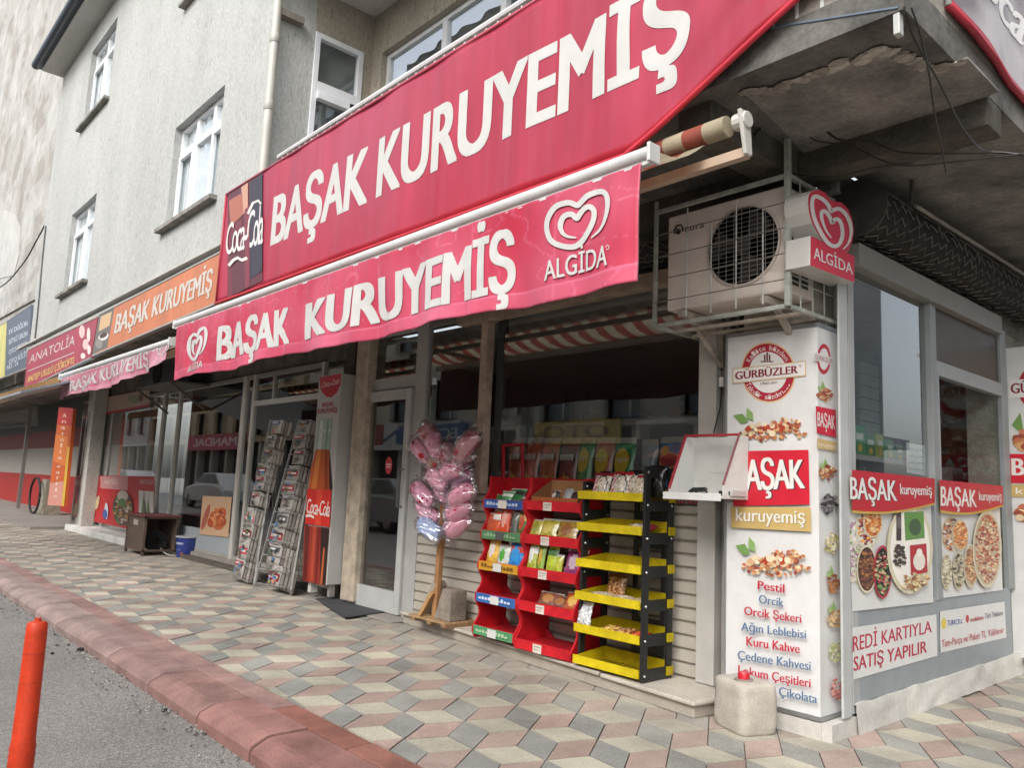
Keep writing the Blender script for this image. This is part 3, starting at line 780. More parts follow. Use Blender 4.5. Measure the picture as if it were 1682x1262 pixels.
A.poly([(375, 372), (400, 360), (400, 478), (375, 489)], '6e2a38'); A.poly([(377, 330), (398, 318), (402, 352), (380, 372)], 'a8634f'); A.poly([(398, 308), (409, 300), (409, 345), (402, 352)], 'c0927c')
A.poly([(412, 300), (433, 286), (433, 445), (412, 460)], '35303c'); A.poly([(404, 345), (412, 338), (412, 470), (404, 474)], '7c3240')
A.text('Coca-Cola', 0, 0, 1, 1, 'dcd8d2', bold=.01, shear=.06, space=.8, q=[(372, 420), (434, 400), (434, 336), (372, 372)])
A.strip([(378, 437), (386, 428), (393, 424), (400, 428), (408, 424)], 5, 'd8d3cc'); A.strip([(410, 352), (418, 334), (427, 330), (432, 336)], 4, 'd8d3cc')
A.build('cola_picture', ban)
# ---- railing on top
m = MB()
m.tube([(bx(447, 270), YB + .06, 4.235), (-1.2, YB + .06, 4.235)], 0.024, 8, 'd9dad8')
for k in range(60):
    x = -6.8 + k * 0.115
    if x < -1.2: m.tube([(x, YB + .06, 3.3), (x, YB + .06, 4.23)], 0.009, 6, 'd2d3d0')
m.tube([(bx(447, 270), YB + .06, 3.4), (-1.2, YB + .06, 3.4)], 0.014, 6, 'd2d3d0')
m.build('railing', 'painted_metal', bld, smooth='auto')

# ---- the banner round the corner, on the side of the balcony
XB = -1.14
sb = thing('side_banner', 'grey photo banner with red lower hem round the balcony corner, top right', 'banner', (XB, 4.2, 3.3))
p0, p1 = PX(1562, 6, XB), PX(1690, 172, XB)
def sbp(s, t):
    y = p0.y + 2.6 * s; z0 = p0.z + (p1.z - p0.z) / (p1.y - p0.y) * (y - p0.y); z = z0 + (4.15 - z0) * t
    return V((XB + 0.01 * math.sin(y * 7 + t), y, z))
def sbc(s, t):
    if t < .05: return lin('b23343')
    k = noise.noise(V((s * 5, t * 3, 2))) + .4 * noise.noise(V((s * 14, t * 9, 2)))
    k = max(0, min(1, .5 + 1.6 * k)); a, b = lin('7d7479'), lin('bdb7b7')
    return tuple(a[i] + (b[i] - a[i]) * k for i in range(3)) + (1,)
MB().grid(sbp, 130, 60, sbc).build('cloth', 'vinyl', sb, smooth=True, solid=.004)
m = MB(); m.tube([sbp(k / 10, 0) for k in range(11)], .018, 6, 'a82f3d'); m.tube([sbp(0, 0), sbp(0, 1)], .014, 6, 'd0d0cc'); m.build('hem', 'vinyl', sb, smooth=True)
A = Art(lambda a, b: sbp(a, b), (1, 0, 0), .002, 3); A.text('Coca-Cola', .02, .33, .75, .62, 'e6e3e0', bold=.03, shear=.08); A.build('lettering', sb)

# ---- fascia signs on the wall further left
YO = 3.03
def board(name, label, tl, tr, br, bl_, c, th=0.05, cat='sign', y=YO, frame='9c9a96'):
    t = thing(name, label, cat, PY(*bl_, y))
    q = [PY(*p, y) for p in (bl_, br, tr, tl)]
    MB().prism(q, (0, th, 0), c).build('panel', 'vinyl', t)
    m = MB()
    for a, b in ((0, 1), (3, 2)):
        m.bar(q[a] + V((0, th / 2, 0)), q[b] + V((0, th / 2, 0)), th + .014, .022, frame)
    m.build('frame', 'painted_metal', t)
    return t
osn = board('fascia_sign', 'orange fascia sign with slanted white BAŞAK KURUYEMİŞ lettering and a cup picture', (163, 517), (370, 410), (370, 492), (151, 585), 'c27853')
A = yp(YO)
A.poly([(163, 517), (188, 506), (176, 571), (151, 583)], '6b6660'); A.poly([(166, 520), (184, 512), (180, 535), (162, 545)], 'c9a77e'); A.ell(170, 553, 9, 6, 'ddd8d2', rot=-.5); A.ell(170, 551, 7, 4, '4a3428', rot=-.5); A.ell(163, 565, 6, 8, '8d8680')
A.text('BAŞAK KURUYEMİŞ', 0, 0, 1, 1, 'c6bfb6', bold=.04, q=[(188, 549), (347, 478), (349, 443), (192, 517)], shear=.01)
A.strip([(369, 452), (364, 457), (363, 464), (367, 466), (369, 463)], 1.4, 'c6bcb0')
A.build('lettering', osn)
asn = board('fascia_sign', 'dusty pink fascia sign with thin white ANATOLİA lettering and yellow line below', (46, 575), (161, 520), (149, 588), (39, 641), 'a24352')
A = yp(YO)
A.text('ANATOLİA', 0, 0, 1, 1, 'c4b8b6', bold=.0, q=[(48, 597), (122, 563), (124, 553), (49, 588)] if False else [(47, 598), (122, 566), (124, 550), (50, 584)])
A.strip([(46, 610), (122, 579)], 1.3, 'c4b8b6')
A.text('ANTEP USULÜ ÇİĞKÖFTE', 0, 0, 1, 1, 'd8b66a', bold=.02, q=[(44, 630), (122, 597), (123, 586), (46, 619)])
for a in [(135, 545, 5, 11), (141, 566, 5, 9), (146, 550, 3, 12), (147, 575, 3, 8), (137, 585, 4, 5)]: A.ell(*a, random.choice(['e8d2cc', 'dcb8b4']), 10)
A.build('lettering', asn)
MB().bar(PY(30, 574, 3.05), PY(372, 398, 3.05), .07, .035, 'b9b7b2').build('ledge', 'plaster', bld)

# ---- awnings: roller, striped canopy, front bar, hanging valance
def awning(label, x0, x1, zb, ztop, zbot, valc, pxs, group='shop awnings', zr=2.915, curl=0.0):
    a = thing('awning', label, 'awning', (x0, 2.62, zb), 0, group)
    yb, yr = 2.62, 3.02
    m = MB(); m.tube([(x0, yb, zb), (x1, yb, zb)], .034, 14, 'c9c9c7'); m.box(x0, x1, yb - .012, yb + .02, zb - .05, zb - .02, 'cfcfcc'); m.build('front_bar', 'painted_metal', a, smooth='auto')
    m = MB(); m.box(x0 - .012, x0 + .004, yb - .038, yb + .038, zb - .05, zb + .038, 'c8c8c5'); m.build('end_cap', 'plastic', a, bevel=.004); m = MB(); m.box(x1 - .004, x1 + .014, yb - .038, yb + .038, zb - .05, zb + .038, 'c8c8c5'); m.build('end_cap', 'plastic', a, bevel=.004)
    w = 0.115; n = int((x1 - x0) / w); m = MB()
    for k in range(n):
        xa, xb = x0 + (x1 - x0) * k / n, x0 + (x1 - x0) * (k + 1) / n
        for j in range(6):
            t0, t1 = j / 6, (j + 1) / 6
            f = lambda t: (yb + (yr - yb) * t, zb + .02 + (zr - .06 - zb) * t - .055 * math.sin(math.pi * t))
            (ya, za), (y2, z2) = f(t0), f(t1)
            m.quad((xa, ya, za), (xb, ya, za), (xb, y2, z2), (xa, y2, z2), '8f4a40' if k % 2 else 'aea48d')
    m.build('canopy', 'canvas', a)
    m = MB()
    for k in range(int((x1 + .2 - x0) / w)):
        m.tube([(x0 + k * w, yr, zr + .01), (x0 + (k + 1) * w, yr, zr + .01)], .05, 12, '86483e' if k % 2 else 'a0957e')
    m.build('roller', 'fabric', a, smooth='auto')
    m = MB()
    m.bar((x0, yr + .04, zr - .13), (x1 + .2, yr + .04, zr - .13), .045, .045, 'b39c88')
    m.build('torsion_bar', 'painted_metal', a)
    m = MB(); m.tube([(x1 + .16, yr, zr + .01), (x1 + .23, yr, zr + .01)], .04, 12, 'c0beb6'); m.prism([(x1 + .2, yr - .05, zr + .05), (x1 + .2, yr + .03, zr + .05), (x1 + .2, yr + .05, zr - .15), (x1 + .2, yr - .0, zr - .15)], (.02, 0, 0), 'c0beb6'); m.build('roller_bracket', 'plastic', a, bevel=.004)
    for xa in (x0 + .5, x1 - .5):
        m = MB(); k_ = V(((xa - .5) if xa > (x0 + x1) / 2 else (xa + .5), (yb + yr) / 2, (zb + zr) / 2 - .12))
        m.bar((xa, yr + .03, zr - .1), k_, .035, .05, 'b7a795'); m.bar(k_, (xa, yb + .03, zb - .02), .03, .045, 'b7a795'); m.build('folding_arm', 'painted_metal', a)
    def wav(x, t):
        g = 1 - t
        return (0.024 * math.sin(x * 5.1 + .6) + .013 * math.sin(x * 13.7 + 1) + .014 * noise.noise(V((x * 3.1, g * 2.0, 9)))) * g + .008 * noise.noise(V((x * 11, g * 1.5, 3)))
    def edge(x):
        k = (x - x0) / (x1 - x0)
        return zbot + .012 * math.sin(x * 3.1) + curl * max(0, k - .62) ** 1.3
    def P(s, t):
        x = x0 + .05 + (x1 - .1 - x0) * s; zl = edge(x); z = zl + (ztop - zl) * t
        return V((x, yb - .014 - wav(x, t), z))
    def cf(s, t):
        c0 = lin(valc[0]); c1 = lin(valc[1])
        x = x0 + (x1 - x0) * s
        k = .5 + .6 * noise.noise(V((x * 1.5, t * 1.2, 4)))
        if t < .16: k += .35
        cr = abs(noise.noise(V((x * 2.6, t * 4.5, 6)))) 
        k += .6 * max(0, 1 - cr / .03)
        if abs(t - .15) < .013: k += .5
        if (x * 3.03) % 1 < .02: k += .3
        k = max(0, min(1.25, k))
        return tuple(c0[i] + (c1[i] - c0[i]) * k for i in range(3)) + (1,)
    va = MB().grid(P, int((x1 - x0) * 62), 44, cf).build('valance', 'vinyl', a, smooth=True, solid=.0015)
    MB().grid(lambda s, t: P(s, t) + V((0, .006, 0)), int((x1 - x0) * 20), 8, '7a6668').build('added_backing', 'fabric', a, smooth=True)  # added sheet, keeps the valance's red back out of the window reflection
    def pp(px, py):
        q = PY(px, py, yb - .02); t = (q.z - edge(q.x)) / (ztop - edge(q.x))
        return V((q.x, yb - .0165 - wav(q.x, t), q.z))
    A_ = Art(pp, (0, -1, 0), .0006, 1); A_.fine = 9
    return a, va, A_
YA = 2.62
pL, pR = PY(290, 537, YA), PY(1072, 241, YA)
zbar = (pL.z + pR.z) / 2
zv = PY(1030, 465, YA).z
aw, va, A = awning('bright red scalloped awning valance with bold white BAŞAK KURUYEMİŞ and two heart logos', pL.x, pR.x, zbar, zbar - .04, zv - .005, ('b01f39', 'c45a72'), None)
A.text('BAŞAK', 0, 0, 1, 1, LTR, bold=.042, q=[(357, 592), (472, 563), (473, 505), (361, 538)])
A.text('KURUYEMİŞ', 0, 0, 1, 1, LTR, bold=.042, q=[(498, 556), (838, 475), (839, 380), (502, 500)])
A.out('lettering', va); heart(A, 324, 565, 31, 52, LTR)
A.text('ALGİDA', 0, 0, 1, 1, LTR, bold=.01, q=[(306, 612), (334, 604), (335, 593), (308, 600)])
A.out('heart_logo', va); heart(A, 949, 360, 103, 91, LTR)
A.text('ALGİDA', 0, 0, 1, 1, LTR, bold=.014, q=[(893, 461), (1002, 437), (1003, 403), (893, 430)])
A.strip([(1000, 408), (1003, 404), (1006, 406), (1005, 411), (1001, 411)], 1.2, LTR)
A.out('heart_logo', va)
qL, qR = PY(100, 627, YA), PY(287, 548, YA)
aw2, va2, A = awning('faded dull pink smaller awning valance beyond, reading BAŞAK KURUYEMİŞ with curled corner', qL.x, qR.x - .06, qL.z * .5 + qR.z * .5, qL.z * .5 + qR.z * .5 - .04, PY(97, 655, YA).z, ('a85468', 'c08a98'), None, zr=2.72, curl=.5)
A.text('BAŞAK KURUYEMİŞ', 0, 0, 1, 1, 'b9b0b0', bold=.04, q=[(115, 644), (240, 601), (242, 577), (117, 627)])
A.out('lettering', va2); heart(A, 268, 571, 20, 24, 'b8a8ac'); A.out('heart_logo', va2); heart(A, 107, 629, 10, 15, 'b8a8ac'); A.out('heart_logo', va2)

# ---- the advertising column at the corner
YC, XC = 4.04, -2.07
pc = thing('advertising_panel', 'tall white corner panel with round red logo, nuts and a printed list of sweets', 'panel', (-2.3, YC, 0.1))
zt, zb_ = 2.16, 0.115
m = MB(); xl = PY(1194, 850, YC).x
m.box(xl, XC, YC, YC + .045, zb_, zt, 'd3d3d1'); m.box(XC - .045, XC, YC + .045, 4.30, zb_, zt, 'd8d8d6'); m.build('panel', 'plastic', pc)
m = MB()
for z0, z1 in ((zb_ - .022, zb_), (zt, zt + .022)):
    m.box(xl - .012, XC + .006, YC - .006, YC + .06, z0, z1, 'a8aaab'); m.box(XC - .05, XC + .006, YC + .06, 4.30, z0, z1, 'a8aaab')
m.box(xl - .014, xl - .001, YC - .006, YC + .05, zb_, zt, 'b9bbbb'); m.build('trim', 'bare_metal', pc)
NUT = ['b57a4a', 'a05a38', 'c99a6a', '8c3f30', 'd8b98c', 'c07858', 'e0cba6', '9a4a3a', 'b86a50']
A = yp(YC)
A.ell(1262, 612, 45, 50, 'd7b98e', 40, rot=-.15); A.ell(1262, 612, 42.5, 47.5, 'a8283c', 40, rot=-.15); A.ell(1262, 612, 31, 34, 'dcdad6', 32, rot=-.15)
def arctext(art, s, cx, cy, rx, ry, a0, a1, h, c, up=True):
    n = len(s)
    for i, ch in enumerate(s):
        if ch == ' ': continue
        f = (i + .5) / n; a = a0 + (a1 - a0) * f
        x, y = cx + rx * math.cos(a), cy - ry * math.sin(a)
        tx, ty = (math.sin(a), math.cos(a)) if up else (-math.sin(a), -math.cos(a))
        if not up: tx, ty = -math.sin(a) * -1, -(-math.cos(a))
        nx, ny = (math.cos(a), -math.sin(a)) if up else (-math.cos(a), math.sin(a))
        if not up: tx, ty = -math.sin(a), -math.cos(a)
        w = h * .33
        b = (x - nx * h / 2, y - ny * h / 2); t = (x + nx * h / 2, y + ny * h / 2)
        art.text(ch, 0, 0, 1, 1, c, bold=0, up=0, q=[(b[0] - tx * w, b[1] - ty * w), (b[0] + tx * w, b[1] + ty * w), (t[0] + tx * w, t[1] + ty * w), (t[0] - tx * w, t[1] - ty * w)])
    art.k += 1
arctext(A, 'Kalite bizden', 1262, 612, 36.5, 40.5, math.pi * .86, math.pi * .16, 8, 'e3d6d0')
arctext(A, 'Takdir sizden...', 1262, 612, 36.5, 40.5, math.pi * 1.14, math.pi * 1.86, 8, 'e3d6d0', up=False)
for k in range(3): A.rect(1255.5 + k * 4, 583 - (k == 1) * 4, 1258 + k * 4, 593, '6b3a35', up=0)
A.rect(1250, 593.5, 1271, 595, '6b3a35')
A.text('1960 dan', 0, 0, 1, 1, '7d4a45', q=[(1250, 633), (1277, 630), (1277, 625.5), (1250, 628.5)])
A.poly([(1204, 606), (1325, 593), (1325, 618), (1204, 631)], 'c9ab7c'); A.poly([(1205.5, 607.5), (1323.5, 594.7), (1323.5, 616.5), (1205.5, 629.3)], 'dcdad5')
A.text('GÜRBÜZLER', 0, 0, 1, 1, '7e1e30', bold=.03, q=[(1209, 624), (1311, 613.5), (1311, 601), (1209, 611.5)])
A.strip([(1314, 603), (1315, 600), (1317, 601), (1316.5, 604)], .8, '8a5a55')
def nutpile(A, x0, x1, ytop, ybot, seed):
    cx, h = (x0 + x1) / 2, ybot - ytop; w = x1 - x0
    for pts in ([(x0 - 1, ytop + .22 * h), (x0 + .12 * w, ytop + .18 * h), (x0 + .2 * w, ytop + .42 * h), (x0 + .1 * w, ytop + .46 * h)], [(x0 + .17 * w, ytop + .3 * h), (x0 + .18 * w, ytop), (x0 + .26 * w, ytop + .16 * h), (x0 + .27 * w, ytop + .38 * h)]):
        A.poly(pts, '6f9350' if pts[0][0] < x0 else '84a562')
    A.nuts(cx + .05 * w, ytop + .74 * h, .46 * w, .22 * h, 46, NUT, .075 * h if w > 60 else .09 * h, seed=seed)
    A.nuts(cx + .2 * w, ytop + .5 * h, .24 * w, .18 * h, 26, NUT, .07 * h, seed=seed + 1)
    A.nuts(cx - .05 * w, ytop + .62 * h, .3 * w, .14 * h, 14, ['dcc9a8', 'c9a177', 'a8432e', 'e2d4b6'], .11 * h, seed=seed + 2)
A.out('round_logo', pc); nutpile(A, 1207, 1326, 670, 727, 3); A.out('nut_picture', pc)
A.poly([(1205, 742), (1330, 739.5), (1332, 829), (1207, 832)], 'c41f33')
def serif(A, s, q, c, bold=.02): A.text(s, 0, 0, 1, 1, c, bold=bold, q=q, space=.9)
serif(A, 'BAŞAK', [(1211, 808), (1326, 803.5), (1324, 757), (1211, 757)], '3a2a30', .035); serif(A, 'BAŞAK', [(1209.5, 807), (1324, 802.5), (1322, 756), (1209.5, 756)], 'dedbd6', .03)
A.poly([(1203, 833), (1334, 834), (1335, 874), (1204, 867)], 'bfa468')
A.text('kuruyemiş', 0, 0, 1, 1, '8d7a55', bold=.02, q=[(1213, 857), (1326, 862), (1326, 840), (1213, 836)]); A.text('kuruyemiş', 0, 0, 1, 1, 'e0dcd2', bold=.015, q=[(1212, 856), (1325, 861), (1325, 839), (1212, 835)])
A.out('name_block', pc); nutpile(A, 1212, 1331, 882, 948, 9); A.out('nut_picture', pc)
L = [('Pestil', 1249, 1292, 968, 974, 17, 'b3203a'), ('Orcik', 1251, 1291, 991, 997, 17, '56708f'), ('Orcik Şekeri', 1227, 1320, 1010, 1023, 17, 'b3203a'), ('Ağın Leblebisi', 1222, 1328, 1036, 1049, 17, '56708f'),
     ('Kuru Kahve', 1231, 1318, 1060, 1073, 18, 'b3203a'), ('Çedene Kahvesi', 1217, 1336, 1083, 1101, 18, '56708f'), ('Lokum Çeşitleri', 1218, 1336, 1107, 1129, 18, 'b3203a'), ('Beyaz İlik Çikolata', 1206, 1347, 1126, 1155, 18, '56708f')]
for s, x0, x1, y0, y1, h, c in L:
    A.text(s, 0, 0, 1, 1, c, bold=.022, q=[(x0, y0), (x1, y1), (x1 + .4, y1 - h * .82), (x0, y0 - h * .82)])
    A.out('list_line', pc)
A = xp(XC)
A.ell(1353, 590, 11, 25, 'b8293f', 28, rot=.0); A.ell(1353, 590, 8, 18, 'dcdad6', 24); A.poly([(1337, 578), (1367, 588), (1367, 600), (1337, 592)], 'dcdad6')
A.text('GÜRBÜZLER', 0, 0, 1, 1, '9a4250', bold=.0, q=[(1338, 590), (1367, 598), (1367, 591), (1338, 582)])
def mini(cx, cy, w, h, pal, leaf, seed):
    if leaf: A.poly([(cx - w * .3, cy - h * .3), (cx - w * .15, cy - h * .75), (cx + w * .05, cy - h * .3)], '88a860'); A.poly([(cx - w * .4, cy - h * .15), (cx - w * .5, cy - h * .5), (cx - w * .1, cy - h * .25)], '9cba70')
    A.nuts(cx, cy + h * .12, w * .5, h * .4, 22, pal, w * .16, seed=seed)
A.out('round_logo', pc); mini(1354, 646, 24, 26, NUT, 1, 1); A.out('nut_picture', pc)
A.poly([(1338, 667), (1371, 674), (1372, 719), (1340, 712)], 'c8253c'); A.text('BAŞAK', 0, 0, 1, 1, 'e0dcd8', bold=.02, q=[(1341, 700), (1370, 706), (1369, 684), (1341, 677)])
A.poly([(1340, 720), (1372, 727), (1372, 742), (1340, 737)], 'c4ab74'); A.text('kuruyemiş', 0, 0, 1, 1, 'e6e0d2', q=[(1342, 733), (1370, 738), (1370, 731), (1342, 725)])
A.out('name_block', pc)
_m = mini
def mini(*a): _m(*a); A.out('nut_picture', pc)
mini(1357, 774, 26, 28, NUT, 1, 2); mini(1360, 824, 26, 40, ['4a4648', '6d686a', '8f8a8a', '2f2c2e'], 0, 3)
mini(1363, 888, 24, 42, ['c9b98a', 'ddd0a8', 'a8a060', 'e4dcc0'], 0, 4); mini(1365, 955, 22, 36, ['a0623a', '8a4f30', 'b87a4a'], 1, 5)
mini(1368, 1012, 26, 34, ['d0a878', 'b88a58', 'e0c49a'], 1, 6); mini(1369, 1066, 24, 44, ['d6cfae', 'c3bb94', 'a9b478'], 0, 7); mini(1370, 1126, 22, 40, ['b5645c', 'c98078', 'd8a098', '9c4a42'], 0, 8)

# ---- the second white panel further down the side street
YE = 7.0
p2 = thing('advertising_panel', 'white panel at the right edge, partly seen, with red BAŞAK block', 'panel', (-1.9, YE, .1))
q0, q1 = PY(1660, 571, YE), PY(1678, 1075, YE)
m = MB(); m.box(XS + .0, XS + .62, YE, YE + .06, .12, q0.z, 'd0d0ce'); m.build('panel', 'plastic', p2)
m = MB(); m.box(XS - .02, XS, YE - .01, YE + .08, .12, q0.z + .02, 'a2a4a4'); m.box(XS, XS + .64, YE - .01, YE + .08, q0.z, q0.z + .025, 'a2a4a4'); m.box(XS - .02, XS + .64, YE - .004, YE + .08, .10, .12, 'a2a4a4'); m.build('trim', 'bare_metal', p2)
A = Art(lambda s, t: V((XS + .62 * s, YE, .12 + (q0.z - .12) * t)), (0, -1, 0))
as_ = .62 / (q0.z - .12)
A.ell(.5, .86, .34, .34 * as_, 'a8283c', 30); A.ell(.5, .86, .24, .24 * as_, 'dcdad6', 24); A.rect(.06, .83, .94, .89, 'dcdad5'); A.text('GÜRBÜZLER', .09, .845, .9, .878, '7e1e30', bold=.03)
A.poly([(.08, .74), (.18, .78), (.22, .70)], '6f9350'); A.nuts(.5, .69, .42, .035, 60, NUT, .02, asp=as_, seed=5)
A.rect(.03, .55, .97, .645, 'c41f33'); A.text('BAŞAK', .07, .575, .93, .63, 'dedbd6', bold=.03); A.rect(.03, .505, .97, .545, 'bfa468'); A.text('kuruyemiş', .1, .515, .9, .535, 'e0dcd2', bold=.01)
A.nuts(.5, .45, .42, .03, 60, NUT, .02, asp=as_, seed=6)
A.build('artwork', p2)

# ---- posters and notices on the side window wall
XW = XS + .034
def poster(label, tl, tr, br, bl_, c='d6d6d3', name='window_poster'):
    t = thing(name, label, 'poster', PX(*bl_, XW)); q = [PX(*p, XW) for p in (bl_, br, tr, tl)]
    MB().prism(q, (-.003, 0, 0), c).build('sheet', 'print_ink', t)
    return t, xp(XW)
MIX = ['e6dfd0', 'b56a3a', '8c4a30', 'd9a860', '5a3a30', 'c9b48a', 'a83a38', 'e0cfa0', '7a8a4a']
t, A = poster('window poster of nut bowls, coffee and sweets under BAŞAK kuruyemiş, left pane', (1393, 772.5), (1528, 787), (1533, 990), (1401, 1005))
A.nuts(1408, 905, 20, 55, 50, ['e8e4d8', 'd8cfb8', 'c9c3ae', 'b08a9a', '7a9a5a'], 6, seed=1)
for cx, cy, rx, ry, rim, pal in [(1424, 868, 20, 34, 'd6cdb2', ['d9dcd0', '8a3a50', 'c97a5a', 'e8a04a', '6a2a3a']), (1432, 858, 16, 26, 'dcd3b8', ['d98a3a', 'b8562a', 'e8c890']), (1421, 935, 17, 40, 'd8cfb6', ['4a3028', '8a5238', 'a87040', '6a4030']), (1446, 940, 15, 44, 'b02a40', ['2e2626', '6a8a4a', 'a83040', 'c9b08a']), (1490, 902, 38, 74, 'd3cab0', None)]:
    A.ell(cx, cy, rx, ry, rim, 24)
    A.ell(cx, cy, rx * .86, ry * .9, 'efebe0' if pal is None else pal[0], 24)
    if pal: A.nuts(cx, cy, rx * .78, ry * .8, 60, pal, 3.6, seed=int(cx))
A.poly([(1480, 842), (1512, 840), (1514, 884), (1482, 888)], '5f8f45'); A.ell(1498, 866, 10, 14, '3f5a3a'); A.rect(1467, 838, 1475, 888, '3a3434'); A.rect(1468, 850, 1474, 868, '6a6460')
A.poly([(1489, 896), (1516, 893), (1518, 940), (1491, 945)], 'b0202e'); A.ell(1504, 922, 10, 15, 'e4ddd0'); A.ell(1504, 908, 5, 7, 'efe9e0')
A.nuts(1472, 915, 9, 20, 16, ['2a2422', '4a382e', '3a302a'], 4, seed=3); A.nuts(1497, 955, 24, 14, 30, ['d8c08a', 'b8864a', 'e4d6b0', '8a5a30'], 4, seed=4)
A.out('food_picture', t)
A.poly([(1392, 772), (1528.4, 786.5), (1528.5, 829)] + [(1528.5 - 136.5 * k / 14, 829 + 13 * math.sin(math.pi * .5 * k / 14) + 5 * math.sin(math.pi * k / 14)) for k in range(1, 15)], 'c4a24a')
A.poly([(1392, 772), (1528.4, 786.5), (1528.5, 826)] + [(1528.5 - 136.5 * k / 14, 826 + 12 * math.sin(math.pi * .5 * k / 14) + 5 * math.sin(math.pi * k / 14)) for k in range(1, 15)], 'b81b2c')
A.text('BAŞAK', 0, 0, 1, 1, '3a1a20', bold=.03, q=[(1391, 821), (1467, 823.5), (1465.5, 790.5), (1390, 785)]); A.text('BAŞAK', 0, 0, 1, 1, 'e2dfda', bold=.025, q=[(1389, 820), (1465.5, 823), (1464, 790), (1388.5, 784)]); A.text('kuruyemiş', 0, 0, 1, 1, 'e2dfda', bold=.02, q=[(1471, 812), (1523, 814), (1522, 798), (1470, 795)])
A.build('artwork', t)
t, A = poster('window poster of a large oval bowl of red nuts under BAŞAK kuruyemiş, right pane', (1537, 789), (1641, 799), (1647, 970), (1541, 984))
for cx, cy, rx, ry, pal in [(1562, 878, 17, 30, ['e0d8cc', '5a4048', 'd98a4a', 'c9a070', '8a3a3a']), (1576, 880, 14, 26, ['d9823a', 'b05a2a', 'e8c080']), (1553, 940, 9, 30, ['c9c0a0', '8a8468', 'e0d8c0']), (1572, 938, 10, 32, ['b8b090', '6a6450', '3a342c', 'd8d0b0']), (1591, 930, 12, 36, ['b8784a', '8a5030', 'd8b080']), (1617, 902, 24, 64, ['a8452e', 'b8643a', 'd8a878', '8a3020', 'e0cda8', 'c05a44'])]:
    A.ell(cx, cy, rx, ry, 'd0c6ac', 24); A.ell(cx, cy, rx * .88, ry * .92, 'b9a888', 24); A.nuts(cx, cy, rx * .8, ry * .85, 60 if rx < 20 else 120, pal, 3.4, seed=int(cx))
A.out('food_picture', t)
A.poly([(1536.6, 788.5), (1641.4, 798.5), (1642.5, 832)] + [(1642.5 - 104 * k / 14, 832 + 10 * math.sin(math.pi * .5 * k / 14) + 6 * math.sin(math.pi * k / 14)) for k in range(1, 15)], 'c4a24a')
A.poly([(1536.6, 788.5), (1641.4, 798.5), (1642.5, 829)] + [(1642.5 - 104 * k / 14, 829 + 9 * math.sin(math.pi * .5 * k / 14) + 6 * math.sin(math.pi * k / 14)) for k in range(1, 15)], 'bb2638')
A.text('BAŞAK', 0, 0, 1, 1, 'e2dfda', bold=.025, q=[(1539, 831), (1598, 833), (1597, 806), (1539, 799)]); A.text('kuruyemiş', 0, 0, 1, 1, 'e2dfda', bold=.02, q=[(1602, 822), (1639, 823), (1639, 810), (1601, 807)])
A.build('artwork', t)
t, A = poster('white notice with large crimson KREDİ KARTIYLA SATIŞ YAPILIR below the left poster', (1402, 1032), (1538, 1010), (1540, 1078), (1403, 1117), name='notice')
A.text('KREDİ KARTIYLA', 0, 0, 1, 1, 'b52240', bold=.012, q=[(1389, 1074), (1530, 1039), (1530, 1020), (1389, 1049)]); A.text('SATIŞ YAPILIR', 0, 0, 1, 1, 'b52240', bold=.012, q=[(1402, 1103), (1522, 1072), (1522, 1053), (1402, 1080)])
A.build('artwork', t)
t, A = poster('white notice with phone top-up logos and small crimson line below the right poster', (1545, 1005), (1650, 989), (1653, 1048), (1546, 1073), name='notice')
A.ell(1550, 1025, 4, 9, 'd8c23a'); A.text('TURKCELL', 0, 0, 1, 1, '2f4f9a', bold=.01, q=[(1556, 1029), (1581, 1024), (1581, 1017), (1556, 1020)]); A.ell(1588.5, 1017, 2.6, 6.5, 'b5202e'); A.text('vodafone', 0, 0, 1, 1, 'b5202e', bold=.01, q=[(1593, 1022), (1615, 1018), (1615, 1011), (1593, 1015)])
A.text('Türk Telekom', 0, 0, 1, 1, '2a2f55', bold=.0, q=[(1617, 1017), (1646, 1011), (1646, 1003), (1617, 1008)]); A.text('Tam-Parça ve Paket TL Yüklenir', 0, 0, 1, 1, 'b5202e', bold=.0, q=[(1546, 1064), (1648, 1040), (1648, 1030), (1546, 1052)])
A.build('artwork', t)
# ================================================================ air conditioner, cage, heart sign, soffit fittings
YAC = 3.79
t = thing('air_conditioner', 'cream outdoor air conditioner unit with round fan grille and dark aura logo', 'air conditioner', (-2.5, 3.95, 2.31))
ax0, ax1, az0, az1 = -2.90, -2.115, 2.315, 2.91
MB().box(ax0, ax1, YAC, YAC + .3, az0, az1, 'd9cec4').build('body', 'painted_metal', t, bevel=.012)
fc = PY(1221, 404, YAC); R_ = .222
m = MB(); m.lathe([(R_ + .012, .0), (R_ + .012, .012), (R_, .014), (R_, -.002)], fc, 40, 'c2b8af', ax=(0, -1, 0)); m.build('grille_rim', 'painted_metal', t, smooth='auto')
m = MB(); m.lathe([(R_, .001), (.001, .001)], fc, 36, '151515', ax=(0, -1, 0)); fanw = m.build('fan_opening', 'inside', t)
m = MB()
for k in range(3):
    a = k * 2.094 + .4; pts = []
    for i in range(7):
        f = i / 6; pts.append((f * R_ * .88 * math.cos(a + .0), f * R_ * .88 * math.sin(a)))
    poly = [(0.02 * math.cos(a), 0.02 * math.sin(a))] + [(R_ * .9 * math.cos(a + b), R_ * .9 * math.sin(a + b)) for b in (0, .25, .5, .75, .95)]
    m.add([fc + V((x_, -.004, z_)) for x_, z_ in poly], [tuple(range(len(poly)))], '3a3a3a')
m.lathe([(.05, .0), (.045, .012), (.0, .014)], fc, 16, '444444', ax=(0, -1, 0)); m.build('fan', 'plastic', t)
m = MB()
